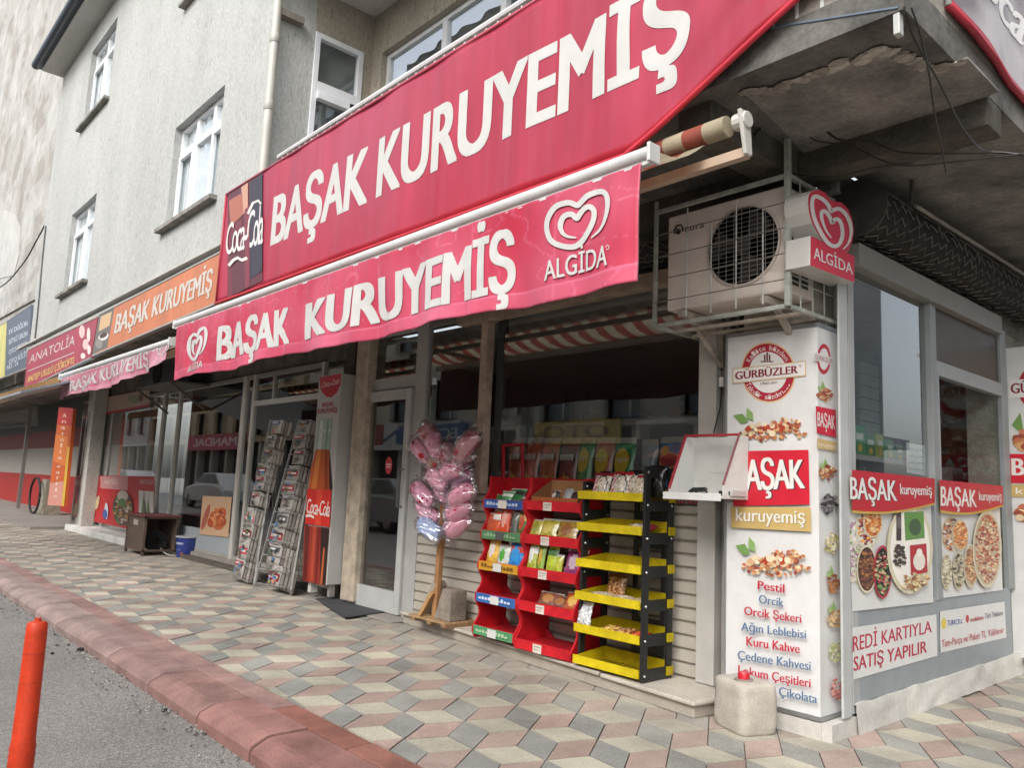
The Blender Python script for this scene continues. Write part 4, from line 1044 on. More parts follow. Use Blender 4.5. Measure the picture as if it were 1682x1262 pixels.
for k in range(17):
    o = -R_ + R_ * 2 * (k + .5) / 17; h = math.sqrt(max(0, R_ * R_ - o * o))
    m.tube([fc + V((-h, -.016, o)), fc + V((h, -.016, o))], .0022, 5, '77726c')
for k in range(9):
    o = -R_ + R_ * 2 * (k + .5) / 9; h = math.sqrt(max(0, R_ * R_ - o * o))
    m.tube([fc + V((o, -.018, -h)), fc + V((o, -.018, h))], .0022, 5, '77726c')
m.build('grille', 'painted_metal', t)
A = yp(YAC - .0015); A.strip([(1108, 384), (1108, 377), (1112, 371), (1118, 369), (1121, 373), (1122, 380)], 3, '2b2b2b'); A.ell(1114, 380, 4.5, 5, '2b2b2b')
A.text('aura', 0, 0, 1, 1, '2b2b2b', bold=-.004, q=[(1125, 381), (1157, 373), (1157, 361.5), (1125, 369.5)]); A.build('logo', t)
m = MB()
for k in range(6):
    for j in range(2):
        m.box(ax1 - .002, ax1 + .004, YAC + .05 + j * .1, YAC + .13 + j * .1, az0 + .05 + k * .06, az0 + .095 + k * .06, '2a2a2a')
m.build('side_vent', 'plastic', t)
for k, x_ in enumerate((ax0 + .12, ax1 - .12)):
    m = MB(); m.box(x_ - .02, x_ + .02, YAC - .02, 4.22, az0 - .05, az0 - .012, 'a79e92'); m.box(x_ - .02, x_ + .02, 4.18, 4.22, az0 - .3, az0 - .05, 'a79e92'); m.bar((x_, YAC + .1, az0 - .05), (x_, 4.19, az0 - .28), .03, .03, 'a79e92'); m.build('bracket', 'worn_metal', t)

cg = thing('air_conditioner_cage', 'grey-green iron guard cage around the air conditioner, hung from the soffit', 'cage', (-2.5, 3.9, 2.2))
cx0, cx1, cy0, cy1, cz0, cz1 = -2.95, -2.055, 3.715, 4.24, 2.215, 2.93
C_ = '9c9f97'
m = MB()
m.box(cx1 - .03, cx1, cy0, cy0 + .03, cz0, 3.14, C_); m.box(cx0, cx0 + .022, cy0, cy0 + .022, cz0, 3.0, C_)
m.box(cx1 - .022, cx1, cy1, cy1 + .022, cz0, cz1, C_)
for z in (cz0, cz1):
    m.bar((cx0 + .022, cy0 + .012, z), (cx1 - .03, cy0 + .012, z), .024, .024, C_); m.bar((cx1 - .013, cy0 + .03, z), (cx1 - .013, cy1, z), .024, .024, C_)
m.bar((cx0 + .012, cy0 + .022, cz0), (cx0 + .012, cy1, cz0), .024, .024, C_)
m.bar((cx0 + .012, cy1, cz0), (cx1, cy1, cz0), .024, .024, C_)
m.bar((cx0 + .012, cy0 + .2, cz0 - .002), (cx1, cy0 + .2, cz0 - .002), .03, .02, 'a39888'); m.bar((cx0 + .012, cy0 + .38, cz0 - .002), (cx1, cy0 + .38, cz0 - .002), .03, .02, 'a39888')
m.build('frame', 'worn_metal', cg, bevel=.003)
m = MB()
for px in (1127, 1167, 1208, 1252):
    x = PY(px, 440, cy0).x; m.tube([(x, cy0 + .006, cz0 + .03), (x, cy0 + .006, cz1 - .04 + random.uniform(-.05, .02))], .0045, 6, 'b8bab6')
for z in (2.36, 2.50, 2.64, 2.78):
    m.tube([(cx0 + .02, cy0 + .003, z), (cx1 - .02, cy0 + .003, z)], .0035, 6, '77736e')
for y in (3.85, 3.98, 4.11): m.tube([(cx1 - .01, y, cz0), (cx1 - .01, y, cz1)], .0045, 6, '9a9d98')
for z in (2.36, 2.64): m.tube([(cx1 - .008, cy0, z), (cx1 - .008, cy1, z)], .0035, 6, '9a9d98')
m.build('bars', 'worn_metal', cg)
m = MB(); q = PX(1376, 300, -1.99); m.box(-2.02, -1.985, q.y, q.y + .035, 2.86, 3.14, '6d6f6b'); 

XH = -1.935
hs_ = thing('heart_sign', 'red and white heart shaped ALGİDA sign box hanging beside the air conditioner cage', 'sign', (XH, 3.9, 2.4))
Z = lambda a, b: (a / 3.32 + 1000, b / 3.32 + 180)
ho = [(1084, 500), (1088, 465), (1105, 442), (1140, 434), (1180, 450), (1205, 488), (1230, 498), (1270, 506), (1305, 540), (1330, 600), (1338, 660), (1330, 720), (1308, 772), (1280, 790), (1235, 770), (1180, 735), (1140, 680), (1108, 620), (1090, 560)]
bo = [(1098, 688), (1096, 850), (1340, 945), (1340, 800)]
hp_ = [PX(*Z(*p), XH) for p in ho]; bp_ = [PX(*Z(*p), XH) for p in bo]
MB().prism([p + V((0, 0, 0)) for p in hp_], (-.135, 0, 0), 'bdbab5').build('heart_box', 'plastic', hs_, bevel=.004)
MB().prism([p + V((.001, 0, 0)) for p in bp_], (-.137, 0, 0), 'c3c1bd').build('name_box', 'plastic', hs_, bevel=.003)
A = xp(XH + .0016)
sh = lambda pts, k, f: [(sum(q[0] for q in pts) / len(pts) * (1 - k) + p[0] * k, sum(q[1] for q in pts) / len(pts) * (1 - k) + p[1] * k) for p in pts]
A.poly([Z(*p) for p in sh(ho, .985, 0)], 'c73a50'); A.poly([Z(*p) for p in sh(bo, .985, 0)], 'cc3048')
Z2 = lambda a, b: (a / 5.29 + 1300, b / 5.29 + 300)
heart(A, 0, 0, 1, 1, 'dad7d4', pts=[Z2(*p) for p in [(442, 580), (490, 530), (515, 440), (505, 350), (465, 270), (410, 228), (360, 238), (340, 245), (312, 190), (260, 140), (205, 120), (180, 150), (178, 220), (200, 320), (250, 430), (310, 520), (370, 553), (415, 530), (440, 460), (435, 380), (410, 325), (375, 320), (350, 348), (325, 290), (285, 248), (258, 265), (265, 330), (300, 420), (345, 480)]], sw=6.4)
A.text('ALGİDA', 0, 0, 1, 1, 'e0ddda', bold=.012, q=[Z(1116, 812), Z(1328, 900), Z(1325, 842), Z(1114, 748)])
A.build('lettering', hs_)
m = MB(); q = PX(1373, 300, -2.0); m.box(-2.02, -1.985, q.y - .018, q.y + .018, q.z - .05, 3.14, '62645f'); m.box(-2.05, -1.985, q.y - .03, q.y + .03, q.z - .06, q.z - .05, '62645f')
m.build('hanger', 'worn_metal', hs_)

eb0, eb1 = PY(1383, 226, 3.86), PY(1449, 178, 3.86)
t = thing('junction_box', 'plain grey electrical junction box fixed to the concrete beam under the overhang', 'electrical box', (eb0.x, 3.86, eb0.z))
MB().box(eb0.x, eb1.x, 3.86, 3.93, eb0.z + .02, eb1.z - .01, '8d9089').build('body', 'painted_metal', t, bevel=.008)
MB().box(eb0.x + .006, eb1.x - .006, 3.852, 3.861, eb0.z + .027, eb1.z - .017, '969991').build('lid', 'painted_metal', t, bevel=.004)
t = thing('tube_lamp', 'small white light fitting at the soffit corner holding a thin blue pole', 'lamp', (-1.25, 3.0, 3.1))
q = PX(1476, 14, -1.2); MB().box(-1.215, -1.19, q.y - .02, q.y + .02, 3.05, 3.14, 'b5b6b2').build('fitting', 'plastic', t, bevel=.003)
m = MB(); m.tube([PY(1268, 45, 3.0), PY(1476, 12, 3.0)], .007, 6, '5f6d7c'); m.build('pole', 'painted_metal', t)

def cable(label, pts, r=.006, c='26241f', y=None):
    m = MB(); P = []
    for i in range(len(pts) - 1):
        a, b = pts[max(i - 1, 0)], pts[i]; c1, d = pts[i + 1], pts[min(i + 2, len(pts) - 1)]
        for k in range(6):
            u_ = k / 6; P.append(0.5 * ((2 * b) + (-a + c1) * u_ + (2 * a - 5 * b + 4 * c1 - d) * u_ ** 2 + (-a + 3 * b - 3 * c1 + d) * u_ ** 3))
    P.append(pts[-1]); m.tube(P, r, 6, c)
    return one('cable', 'plastic', label, 'cable', m, 'loose cables under the overhang', smooth=True)
def yz(pts, y0, y1):
    n = len(pts) - 1
    return [PY(px, py, y0 + (y1 - y0) * i / n) for i, (px, py) in enumerate(pts)]
cable('dark cable sagging from the cage post below the beam to the right edge', yz([(1294, 138), (1312, 165), (1335, 190), (1375, 228), (1430, 232), (1480, 250), (1560, 252), (1640, 250), (1700, 258)], 3.72, 3.9))
cable('dark cable looping from the cage post down past its right side', yz([(1297, 140), (1320, 170), (1337, 205), (1330, 222), (1345, 232), (1400, 240), (1440, 260), (1490, 272), (1600, 262), (1700, 250)], 3.72, 3.88), .004)
cable('thin dark cable from the cage post down left to the awning arm', yz([(1290, 140), (1270, 170), (1252, 205), (1236, 226)], 3.72, 3.45), .005)
cable('long thin cable hanging straight down from the soffit, lower end loose', yz([(1497, 12), (1510, 50), (1526, 120), (1534, 180), (1546, 240), (1554, 285)], 3.0, 3.6), .004)
cable('dark cable draped from the soffit corner towards the side street', yz([(1485, 10), (1500, 60), (1540, 130), (1575, 200), (1600, 235), (1625, 250), (1700, 252)], 3.0, 4.0), .004)
cable('dark cable along the beam edge from the awning bar to the side roller', yz([(1190, 262), (1240, 270), (1300, 285), (1370, 290), (1440, 275), (1500, 268)], 3.7, 4.0), .005)

# ---- lattice grille rolls over the windows
def lattice_roll(label, p, d, length, R, c='2e2c2a'):
    t = thing('grille_roll', label, 'roller grille', p, 0, 'rolled-up lattice grilles')
    p, d = V(p), V(d); a = V((0, 0, 1)); b = d.cross(a)
    m = MB(); n = 20
    m.tube([p, p + d * length], R, 22, c); m.build('roll', 'rubber', t, smooth='auto')
    m = MB(); step = .11; k = int(length / step)
    for ring in range(13):
        th = ring / 13 * 2 * math.pi; pts = []
        for i in range(k * 2 + 1):
            tt = th + (.16 if i % 2 else -.16) * random.uniform(.5, 1.5) + .12 * noise.noise(V((ring, i * .3, 2))); rr = R + .008 + .02 * noise.noise(V((i * .4, ring, 7)))
            pts.append(p + d * (i * step / 2 + random.uniform(-.012, .012)) + (a * math.cos(tt) + b * math.sin(tt)) * rr)
        m.tube(pts, .0042, 4, '5f5a54')
    m.build('lattice', 'worn_metal', t)
    m = MB(); m.tube([p - d * .012, p], R + .02, 24, '45433f'); m.build('end_plate', 'worn_metal', t, smooth='auto')
    return t
lattice_roll('coiled dark lattice grille above the side street window', (-1.98, 4.36, 2.90), (0, 1, 0), 3.2, .15)
lattice_roll('coiled dark lattice grille above the front window behind the awning', (-6.0, 4.12, 2.88), (1, 0, 0), 3.4, .11)
m = MB(); m.tube([PX(1504, 338, -1.82), PX(1700, 462, -1.82)], .012, 8, '8a867e'); m.tube([PX(1498, 252, -1.82), PX(1498, 335, -1.82)], .012, 8, '55534f')
one('support_rod', 'worn_metal', 'thin rusty support rod with upright below the side street soffit', 'rod', m)
MB().box(-5.4, -2.75, 4.1, 4.2, 2.60, 2.70, 'a08d7a').build('shop_beam', 'worn_metal', bld, bevel=.004)

# ================================================================ goods in front of the shop
def pillow(mb, c, ux, uy, un, L, W, T, cf, seed=0, nu=10, nv=8, fin=.07, crump=.12, rnd=0):
    """a stuffed bag: flat crimped ends along ux, puffed middle; cf(u, v, front) colours it"""
    ux, uy, un, c = V(ux).normalized(), V(uy).normalized(), V(un).normalized(), V(c)
    for side in (1, -1):
        def P(s, t):
            a, b = 2 * s - 1, 2 * t - 1
            e = max(0, 1 - (abs(a) / (1 - fin)) ** 2.6) ** .6 if abs(a) < 1 - fin else 0
            h = e * max(0, 1 - abs(b) ** 2.4) ** .6
            w = 1 - .10 * e * (1 - abs(a)) + .03 * math.sin(a * 9 + seed)
            if rnd: w = max(.12, 1 - abs(a) ** rnd) ** .5
            j = crump * noise.noise(V((a * 2.6 + seed, b * 2.6, side * 3.0))) * (0.25 + h) + crump * .5 * noise.noise(V((a * 7, b * 7 + seed, side)))
            return c + ux * (a * L / 2) + uy * (b * W / 2 * w) + un * (side * T / 2 * h + j * T)
        mb.grid(P, nu, nv, lambda s, t: cf(s, t, side > 0))
    return mb

# ---- paper racks with newspapers
rk = thing('newspaper_rack', 'grey wire newspaper rack of two leaning columns standing before the left window', 'rack', (-8.6, 4.1, .1))
def rack_y(z): return 3.93 + (z - .08) * .17
def rp(px, py):                                                          # a point on the leaning rack face
    y = 4.05
    for _ in range(6):
        z = PY(px, py, y).z; y = rack_y(z)
    return PY(px, py, y)
cols = [[(396, 948), (463, 690)], [(457, 960), (510, 690)]]
m = MB()
for a, b in [((384, 950), (441, 690)), ((413, 962), (455, 690)), ((414, 962), (488, 690)), ((474, 970), (522, 690))]:
    p, q = rp(*a), rp(*b); m.bar(p + V((0, .03, 0)), q + V((0, .03, 0)), .02, .02, '8f8f8b')
    m.bar(V((q.x, q.y + .05, q.z)), V((p.x + .02, 4.40, .1)), .016, .016, '7d7d79'); m.bar(p + V((0, .03, 0)), V((p.x, p.y + .03, 0.02)), .02, .02, '77756f')
m.build('frame', 'worn_metal', rk)
m = MB()
for k in range(11):
    for (a0, a1), (b0, b1) in [(((390, 945), (446, 700)), ((411, 957), (462, 700))), (((424, 958), (490, 700)), ((470, 965), (518, 700)))]:
        f = k / 11; p = rp(a0[0] + (a1[0] - a0[0]) * f, a0[1] + (a1[1] - a0[1]) * f); q = rp(b0[0] + (b1[0] - b0[0]) * f, b0[1] + (b1[1] - b0[1]) * f)
        m.tube([p + V((0, -.03, 0)), q + V((0, -.03, 0))], .005, 6, '8a8a86'); m.tube([p + V((0, -.03, 0)), p + V((0, .04, 0))], .005, 6, '8a8a86'); m.tube([q + V((0, -.03, 0)), q + V((0, .04, 0))], .005, 6, '8a8a86')
m.build('wire_pocket', 'worn_metal', rk)
ORD = ['uppermost', 'second', 'third', 'fourth', 'fifth', 'sixth', 'seventh', 'eighth', 'ninth', 'lowest']
LC = [(455, 702), (446, 726), (442, 749), (432, 772), (428, 794), (421, 820), (413, 850), (408, 876), (402, 903), (394, 935)]
RC = [(501, 702), (494, 726), (492, 751), (483, 777), (476, 801), (473, 826), (465, 852), (457, 879), (452, 913), (453, 946)]
INK = ['b02a34', 'a83440', '8a2a30', 'c04048', '3a3a40', '5a5a60', '4a6a8a', '7a6a5a', 'b87a6a', '8a8a4a', '3f6a4a', '4a7aa8']
def newspaper(px, py, w, h, label, seed, fan=3):
    R = random.Random(seed)
    c = rp(px, py) + V((0, -.022, 0))
    t = thing('newspaper', label, 'newspaper', c, 0, 'newspapers on the wire rack')
    up_ = V((0, .17, 1)).normalized(); rt = V((1, R.uniform(-.05, .05), R.uniform(-.03, .03))).normalized(); nn = rt.cross(up_).normalized()
    if nn.y > 0: nn = -nn
    m = MB()
    for k in range(fan + 1):
        o = V((.048 * k, .02 * k, -.010 * k)) + nn * 0; cc = c + o
        def P(s, t_, cc=cc, k=k):
            b = (2 * s - 1)
            return cc + rt * (b * w / 2) + up_ * ((t_ - .5) * h) - nn * (.012 * (abs(b) ** 2) + .004 * noise.noise(V((s * 3, t_ * 3, seed + k))))
        col = '9f9b95' if k == 0 else R.choice(['8f8a83', '7a756f', '6f6764', '8f8980'])
        m.grid(P, 6, 4, col)
        P0 = P if k == 0 else P0
    m.build('pages', 'paper', t, smooth=True, solid=.006)
    A = Art(P0, nn, .0009, 10)
    A.rect(.0, .96, 1, 1, 'c3c0ba')
    hd = R.choice(INK[:4] if R.random() < .75 else INK[4:7])
    lo = R.random() < .5
    if lo: A.rect(.05, .28, .95, .64, hd); A.rect(.13, .40, .87, .52, 'd9d2cc')
    else: A.rect(.05, .70, .86, .92, hd); A.rect(.13, .78, .7, .86, 'dcd5d0')
    for k in range(7):
        x0 = R.uniform(.05, .65); y0 = R.uniform(.06, .66); A.rect(x0, y0, x0 + R.uniform(.12, .3), y0 + R.uniform(.06, .2), R.choice(INK[4:] + ['2f2d2e', '6a6660']))
    for k in range(7):
        x0 = R.uniform(.04, .5); y0 = R.uniform(.04, .7); A.rect(x0, y0, x0 + R.uniform(.2, .45), y0 + .022, '55524f')
    if R.random() < .7:
        A.strip([(.08, .94), (.32, .80), (.5, .66), (.7, .82), (.94, .95)], .03, '3a3838')
    A.build('front_page', t)
for nm, CC in (('left', LC), ('right', RC)):
    for k, (px, py) in enumerate(CC):
        big = k >= 6
        newspaper(px, py, .30 if nm == 'right' else .26, (.165 if not big else .225), 'folded newspaper, %s of ten in the %s column of the wire rack' % (ORD[k], nm), 20 + k + (50 if nm == 'right' else 0), 4 if nm == 'right' else 3)

# ---- bottle light box
YK = 4.06
xk0, xk1 = PY(510, 790, YK).x, PY(547, 790, YK).x
zk0, zk1 = PY(520, 958, YK).z, PY(538, 617, YK).z
xk0, xk1 = -7.86, -7.46
xk0 = (PY(523, 617, YK).x + PY(500, 957, YK).x) / 2; xk1 = (PY(553, 617, YK).x + PY(545, 957, YK).x) / 2
t = thing('bottle_sign', 'tall white sign box printed with a cola bottle, standing left of the door', 'sign', (xk0, YK, 0))
MB().box(xk0, xk1, YK, YK + .17, zk0, zk1, 'b9b8b4').build('box', 'plastic', t, bevel=.006)
m = MB(); m.box(xk0 + .03, xk0 + .09, YK + .04, YK + .12, .05, zk0, 'c6c4be'); m.box(xk1 - .06, xk1 - .02, YK + .05, YK + .11, .05, zk0, '8d8a84'); m.build('foot', 'painted_metal', t)
fx = lambda px, py: ((px - (523 + (500 - 523) * (py - 617) / 340)) / ((553 + (545 - 553) * (py - 617) / 340) - (523 + (500 - 523) * (py - 617) / 340)), 1 - (py - 617) / 340)
A = Art(lambda a, b: V((xk0 + (xk1 - xk0) * a, YK, zk0 + (zk1 - zk0) * b)), (0, -1, 0))
def kp(pts, c): A.poly([fx(*p) for p in pts], c)
kp([(523.5, 618), (552.5, 617.5), (552, 636), (548, 648), (541, 655), (534, 654), (527, 645), (524, 634)], 'b8202a')
A.text('Coca-Cola', 0, 0, 1, 1, 'e3d8d4', bold=-.005, shear=.1, q=[fx(526, 637), fx(549, 634), fx(549, 625), fx(526, 628)])
A.text('BAŞAK', 0, 0, 1, 1, 'b0303a', bold=.03, q=[fx(528, 670), fx(544, 670), fx(544, 663), fx(528, 663)]); A.text('KURUYEMİŞ', 0, 0, 1, 1, 'b0303a', bold=.02, q=[fx(521, 681), fx(549, 681), fx(549, 673), fx(521, 673)])
kp([(523, 691), (542.5, 691), (541, 712), (540, 742), (519, 742), (521, 712)], '9db0a4'); kp([(525, 693), (530, 693), (527, 741), (522, 741)], 'c3cfc6'); kp([(523, 709), (542, 709), (542, 713), (523, 713)], 'b9c6bc'); kp([(536, 693), (538, 693), (536, 741), (533, 741)], '7d9488')
kp([(519, 742), (540, 742), (547.5, 800), (547.5, 808), (507, 808), (511, 775)], 'b5521f'); kp([(522, 743), (528, 743), (521, 807), (512, 807)], 'd07a34'); kp([(534, 743), (537, 743), (541, 807), (535, 807)], '8a3412'); kp([(540, 743), (547.5, 800), (547.5, 807), (543, 807)], '1f1512')
kp([(501, 868), (546, 868), (545, 905), (544, 958), (500, 958)], '8c2a1c'); kp([(503, 868), (511, 868), (508, 957), (501, 957)], '5a1812'); kp([(518, 868), (524, 868), (521, 957), (514, 957)], 'a8402a'); kp([(532, 868), (546, 868), (544, 957), (534, 957)], '2a1410'); kp([(538, 900), (541, 900), (539, 957), (535, 957)], 'b0562a'); kp([(527, 868), (530, 868), (528, 957), (524, 957)], '6a1e14')
kp([(506, 808), (547.5, 808), (547.5, 866), (503, 866)], 'c8261c'); kp([(523, 808), (533, 808), (532, 866), (521, 866)], 'd8432c')
A.text('Coca-Cola', 0, 0, 1, 1, 'e6dfd8', bold=.01, shear=.06, space=.85, q=[fx(505, 848), fx(546, 850), fx(546, 826), fx(505, 824)])
A.strip([fx(505, 853), fx(512, 851), fx(520, 854)], .012, 'e6dfd8')
A.build('artwork', t)

# ---- door mat, rusty cabinet, bucket
m = MB(); zt_ = .018
m.prism([PZ(518, 985, zt_), PZ(567, 1016, zt_), PZ(655, 1004, zt_), PZ(580, 980, zt_)], (0, 0, .010), '47484a'); one('door_mat', 'rubber', 'worn dark grey door mat lying in front of the shop door', 'mat', m, bevel=.003)
bx0_, bx1_, by0_, by1_ = PZ(212, 906).x, PZ(244, 914).x, 3.86, 4.36
bz = PY(244, 848, by0_).z
t = thing('metal_cabinet', 'rusty brown open metal cabinet with dull red top holding a hose reel', 'cabinet', (bx0_, by0_, 0))
m = MB()
for x_ in (bx0_, bx1_ - .035):
    for y_ in (by0_, by1_ - .035): m.box(x_, x_ + .035, y_, y_ + .035, 0, bz - .02, '5a4a42')
for z in (.06, bz - .05): m.box(bx0_, bx1_, by0_ + .004, by0_ + .03, z, z + .03, '5a4a42'); m.box(bx1_ - .03, bx1_ - .004, by0_, by1_, z, z + .03, '5a4a42')
m.build('frame', 'worn_metal', t)
MB().box(bx0_ - .02, bx1_ + .02, by0_ - .02, by1_ + .02, bz - .02, bz, '7a3f40').build('top', 'worn_metal', t, bevel=.003)
m = MB(); m.box(bx0_ + .035, bx1_ - .035, by0_ + .01, by0_ + .018, .07, bz - .04, '57483f'); m.box(bx0_ + .3, bx0_ + .5, by0_ + .004, by0_ + .01, bz - .16, bz - .08, 'a79f92'); m.build('door', 'worn_metal', t)
m = MB(); m.box(bx0_ + .01, bx0_ + .02, by0_, by1_, .05, bz - .03, '6a5a50'); m.box(bx0_, bx1_, by1_ - .02, by1_ - .01, .05, bz - .03, '6f5f55'); m.build('side_panel', 'worn_metal', t)
hr = thing('hose_reel', 'dark coil of hose standing inside the rusty cabinet', 'hose', (bx1_ - .1, 4.1, .05))
m = MB()
for k in range(5):
    r_ = .15 - .018 * k; m.tube([(bx1_ - .16 - .01 * k, 4.1 + r_ * math.cos(a * .3142), .2 + r_ * math.sin(a * .3142)) for a in range(21)], .014, 6, '26282a')
m.build('coil', 'rubber', hr, smooth=True)
m = MB(); m.tube([PZ(262, 893, .16), PZ(266, 906, .06), PZ(278, 913, .02), PZ(296, 914, .015)], .013, 7, '9a978c'); m.build('loose_end', 'rubber', hr, smooth=True)
bc = PZ(306, 917, 0); t = thing('bucket', 'blue plastic paint bucket with white print, in front of the left window', 'bucket', bc + V((-.14, .05, 0)))
bc = PZ(306, 917, 0) + V((ray(306, 917).x, ray(306, 917).y, 0)).normalized() * .14; m = MB(); m.lathe([(.002, .004), (.135, 0), (.145, .02), (.165, .27), (.17, .275), (.172, .3), (.16, .3), (.15, .27), (.14, .04), (.002, .035)], bc, 28, '2b3a80'); m.build('body', 'plastic', t, smooth='auto')
m = MB(); m.lathe([(.166, .288), (.178, .29), (.178, .31), (.164, .31)], bc, 28, 'a8a9ab'); m.build('rim', 'plastic', t, smooth='auto')
def bp(a, b):
    th = -1.2 + (a - .5) * 1.8; rr = .145 + .02 * (b - .02 / .27) + .0015; return bc + V((rr * math.cos(th), rr * math.sin(th), .27 * b))
A = Art(bp, (.4, -.9, 0), .0008, 2)
for k in range(9): A.rect(.2 + .065 * k, .70 + .012 * (k % 2), .25 + .065 * k, .82, 'aab0cc')
for k in range(8): A.rect(.22 + .06 * k, .4, .255 + .06 * k, .44, '8a94be')
A.ell(.75, .2, .1, .1, '8a4a4a', 10); A.rect(.05, .06, .12, .4, 'a85a50'); A.build('print', t)

# ---- cotton candy stand
pb = PZ(716, 1003, .115); pb = V((PZ(716, 1003, .1).x, 4.0, .1))
pb = V((PY(716, 990, 4.0).x, 4.0, .1))
t = thing('cotton_candy_stand', 'wooden pole stand on a pallet board, hung with pink cotton candy bags', 'stand', pb)
ptop = PY(738, 720, 4.02)
MB().bar(pb + V((0, 0, .02)), V((ptop.x, 4.02, PY(736, 730, 4.02).z)), .05, .045, 'a57a52').build('pole', 'wood', t, bevel=.004)
m = MB()
for k in range(4):
    y_ = 3.90 + k * .085; m.box(pb.x - .24, pb.x + .27, y_ - .0, y_ + .07, .125, .142, jit('a98a66', .12))
for x_ in (-.2, .02, .22): m.box(pb.x + x_, pb.x + x_ + .05, 3.9, 4.225, .1, .125, '8f7252')
m.build('pallet', 'wood', t, bevel=.003)
m = MB(); q = pb + V((.015, -.02, .042))
m.prism([q + V((.03, -.03, 0)), q + V((.24, -.03, 0)), q + V((.24, -.03, .24)), q + V((.13, -.03, .25))], (0, .17, 0), '8d8378')
m.build('concrete_block', 'raw_concrete', t, bevel=.008)
m = MB(); m.prism([q + V((-.22, -.0, 0)), q + V((-.17, 0, 0)), q + V((-.0, 0, .26)), q + V((-.05, 0, .29))], (0, .12, 0), 'a39a8c'); m.build('board_prop', 'wood', t, bevel=.004)
m = MB(); m.bar(q + V((-.13, -.05, .0)), q + V((-.01, -.02, .2)), .04, .03, 'b08a5c'); m.build('brace', 'wood', t)
m = MB()
CAND = [((694, 741), 35, 'f2b2c8', 'upper pink candy floss bag leaning left, with red dot', 40), ((714, 730), 45, 'f0aec4', 'pink candy floss bag just right of the uppermost left one', 42), ((766, 733), -45, 'c98a94', 'clear candy floss bag with red print at the upper right', 42),
        ((720, 764), 12, 'dcb49a', 'cream and pink candy floss bag with red dot near the pole top', 36), ((757, 757), -35, 'a86a74', 'dark wrinkled candy floss bag below the upper right one', 36), ((718, 787), 22, 'f2b4c8', 'pink candy floss bag on the left below the cream one', 40),
        ((757, 788), -28, 'bfa0b6', 'pale lilac candy floss bag right of the pole', 34), ((694, 812), 28, 'ecb0c8', 'large pink candy floss bag at far left with red print', 46), ((757, 813), -30, 'eea8be', 'pink candy floss bag right of the pole, below the lilac one', 38),
        ((702, 840), 28, 'f2b8cc', 'pink candy floss bag second from bottom on the left', 46), ((753, 839), -32, 'eca4bc', 'pink candy floss bag second from bottom on the right', 38), ((704, 868), 18, 'a9bfe0', 'pale blue candy floss bag at bottom left of the stand', 44), ((751, 864), -38, 'eeaac0', 'pink candy floss bag at bottom right of the stand', 38), ((737, 748), 55, 'c49aa2', 'clear candy floss bag with red print standing against the pole top', 34), ((741, 774), -18, 'f0b0c6', 'small pink candy floss bag just right of the cream one', 30), ((729, 808), 35, 'ecb0c8', 'pink candy floss bag hanging in front of the pole', 32), ((704, 712), 40, 'bf8a90', 'clear candy floss bag with red print, highest on the left', 26)]
for k, ((px, py), ang, c, lb, ln) in enumerate(CAND):
    ctr = PY(px, py, 3.97 - .05 * ((k * 7) % 3)); sc = (ctr - V((0, 0, EYE))).dot(fw) / FPX
    a = math.radians(ang); ux = V((math.cos(a), .12 * (-1) ** k, -math.sin(a))); uy = V((math.sin(a), .1, math.cos(a))); un = ux.cross(uy)
    if un.y > 0: un = -un
    tb = thing('candy_floss_bag', lb, 'candy floss', ctr, 0, 'bags of candy floss on the pole')
    pink = colr(c)
    m = MB(); pillow(m, ctr, ux, uy, un, ln * sc * 1.45, 24 * sc * 1.2, .15, lambda s, t_, f: jit(pink, .06), k, 18, 14, .02, .09, 3.2)
    m.build('floss', 'fabric', tb, smooth=True)
    m = MB(); pillow(m, ctr, ux, uy, un, ln * sc * 1.95, 29 * sc * 1.2, .17, lambda s, t_, f: lin('f2dfe6'), k + 9, 26, 18, .16, .26)
    m.build('film', 'clear_film', tb, smooth=True)
    A = Art(lambda s, t_: ctr + V(ux).normalized() * ((s - .5) * ln * sc * 1.8) + V(uy).normalized() * ((t_ - .5) * 26 * sc) + V(un).normalized() * (.088 * max(0.0, 1 - (2 * t_ - 1) ** 2) ** .5 * max(.2, 1 - (2 * s - 1) ** 2) + .006), un, .0008, 2)
    RR = random.Random(k)
    dense = 16 if 'print' in lb or 'dark' in lb else 7
    sgn = 1 if ang > 0 else -1
    for i in range(dense):
        s0 = RR.uniform(.0, .36) if (ang > 0) else RR.uniform(.62, .96)
        if dense > 10: s0 = RR.uniform(.05, .9)
        t0 = RR.uniform(.15, .8); A.ell(s0, t0, RR.uniform(.015, .045), RR.uniform(.03, .09), RR.choice(['b01c34', 'c22840', 'a01830']), 7, RR.uniform(-1, 1))
    if 'dot' in lb: A.ell(.72 if ang > 0 else .3, .5, .07, .16, 'c41f2c', 14)
    A.build('print', tb)

# ---- snack stands
def ybag(mb, x, y, z, w, h, T, cf, lean=.12, yaw=0.0, seed=0, nu=8, nv=10):
    ux = V((0, lean, 1)); uy = V((math.cos(yaw), math.sin(yaw), 0)); un = V((math.sin(yaw), -math.cos(yaw), lean))
    return pillow(mb, (x, y + lean * h / 2, z + h / 2), ux, uy, un, h, w, T, cf, seed, nv, nu, .06, .06)
def packcol(base, band=None, spot=None, top=None, seed=0):
    base = colr(base)
    R = random.Random(seed); o = R.uniform(0, 9)
    def f(s, t, fr):
        if s > .93 or s < .06: return colr(top or 'b8b4ac')
        if spot and fr and (t - .5) ** 2 / .09 + (s - .55) ** 2 / .06 < 1: return colr(spot)
        if band and fr and abs(s - .72) < .09: return colr(band)
        n_ = noise.noise(V((s * 6 + o, t * 5, o))); k = 1 + .35 * n_
        return (min(1, base[0] * k), min(1, base[1] * k), min(1, base[2] * k), 1)
    return f
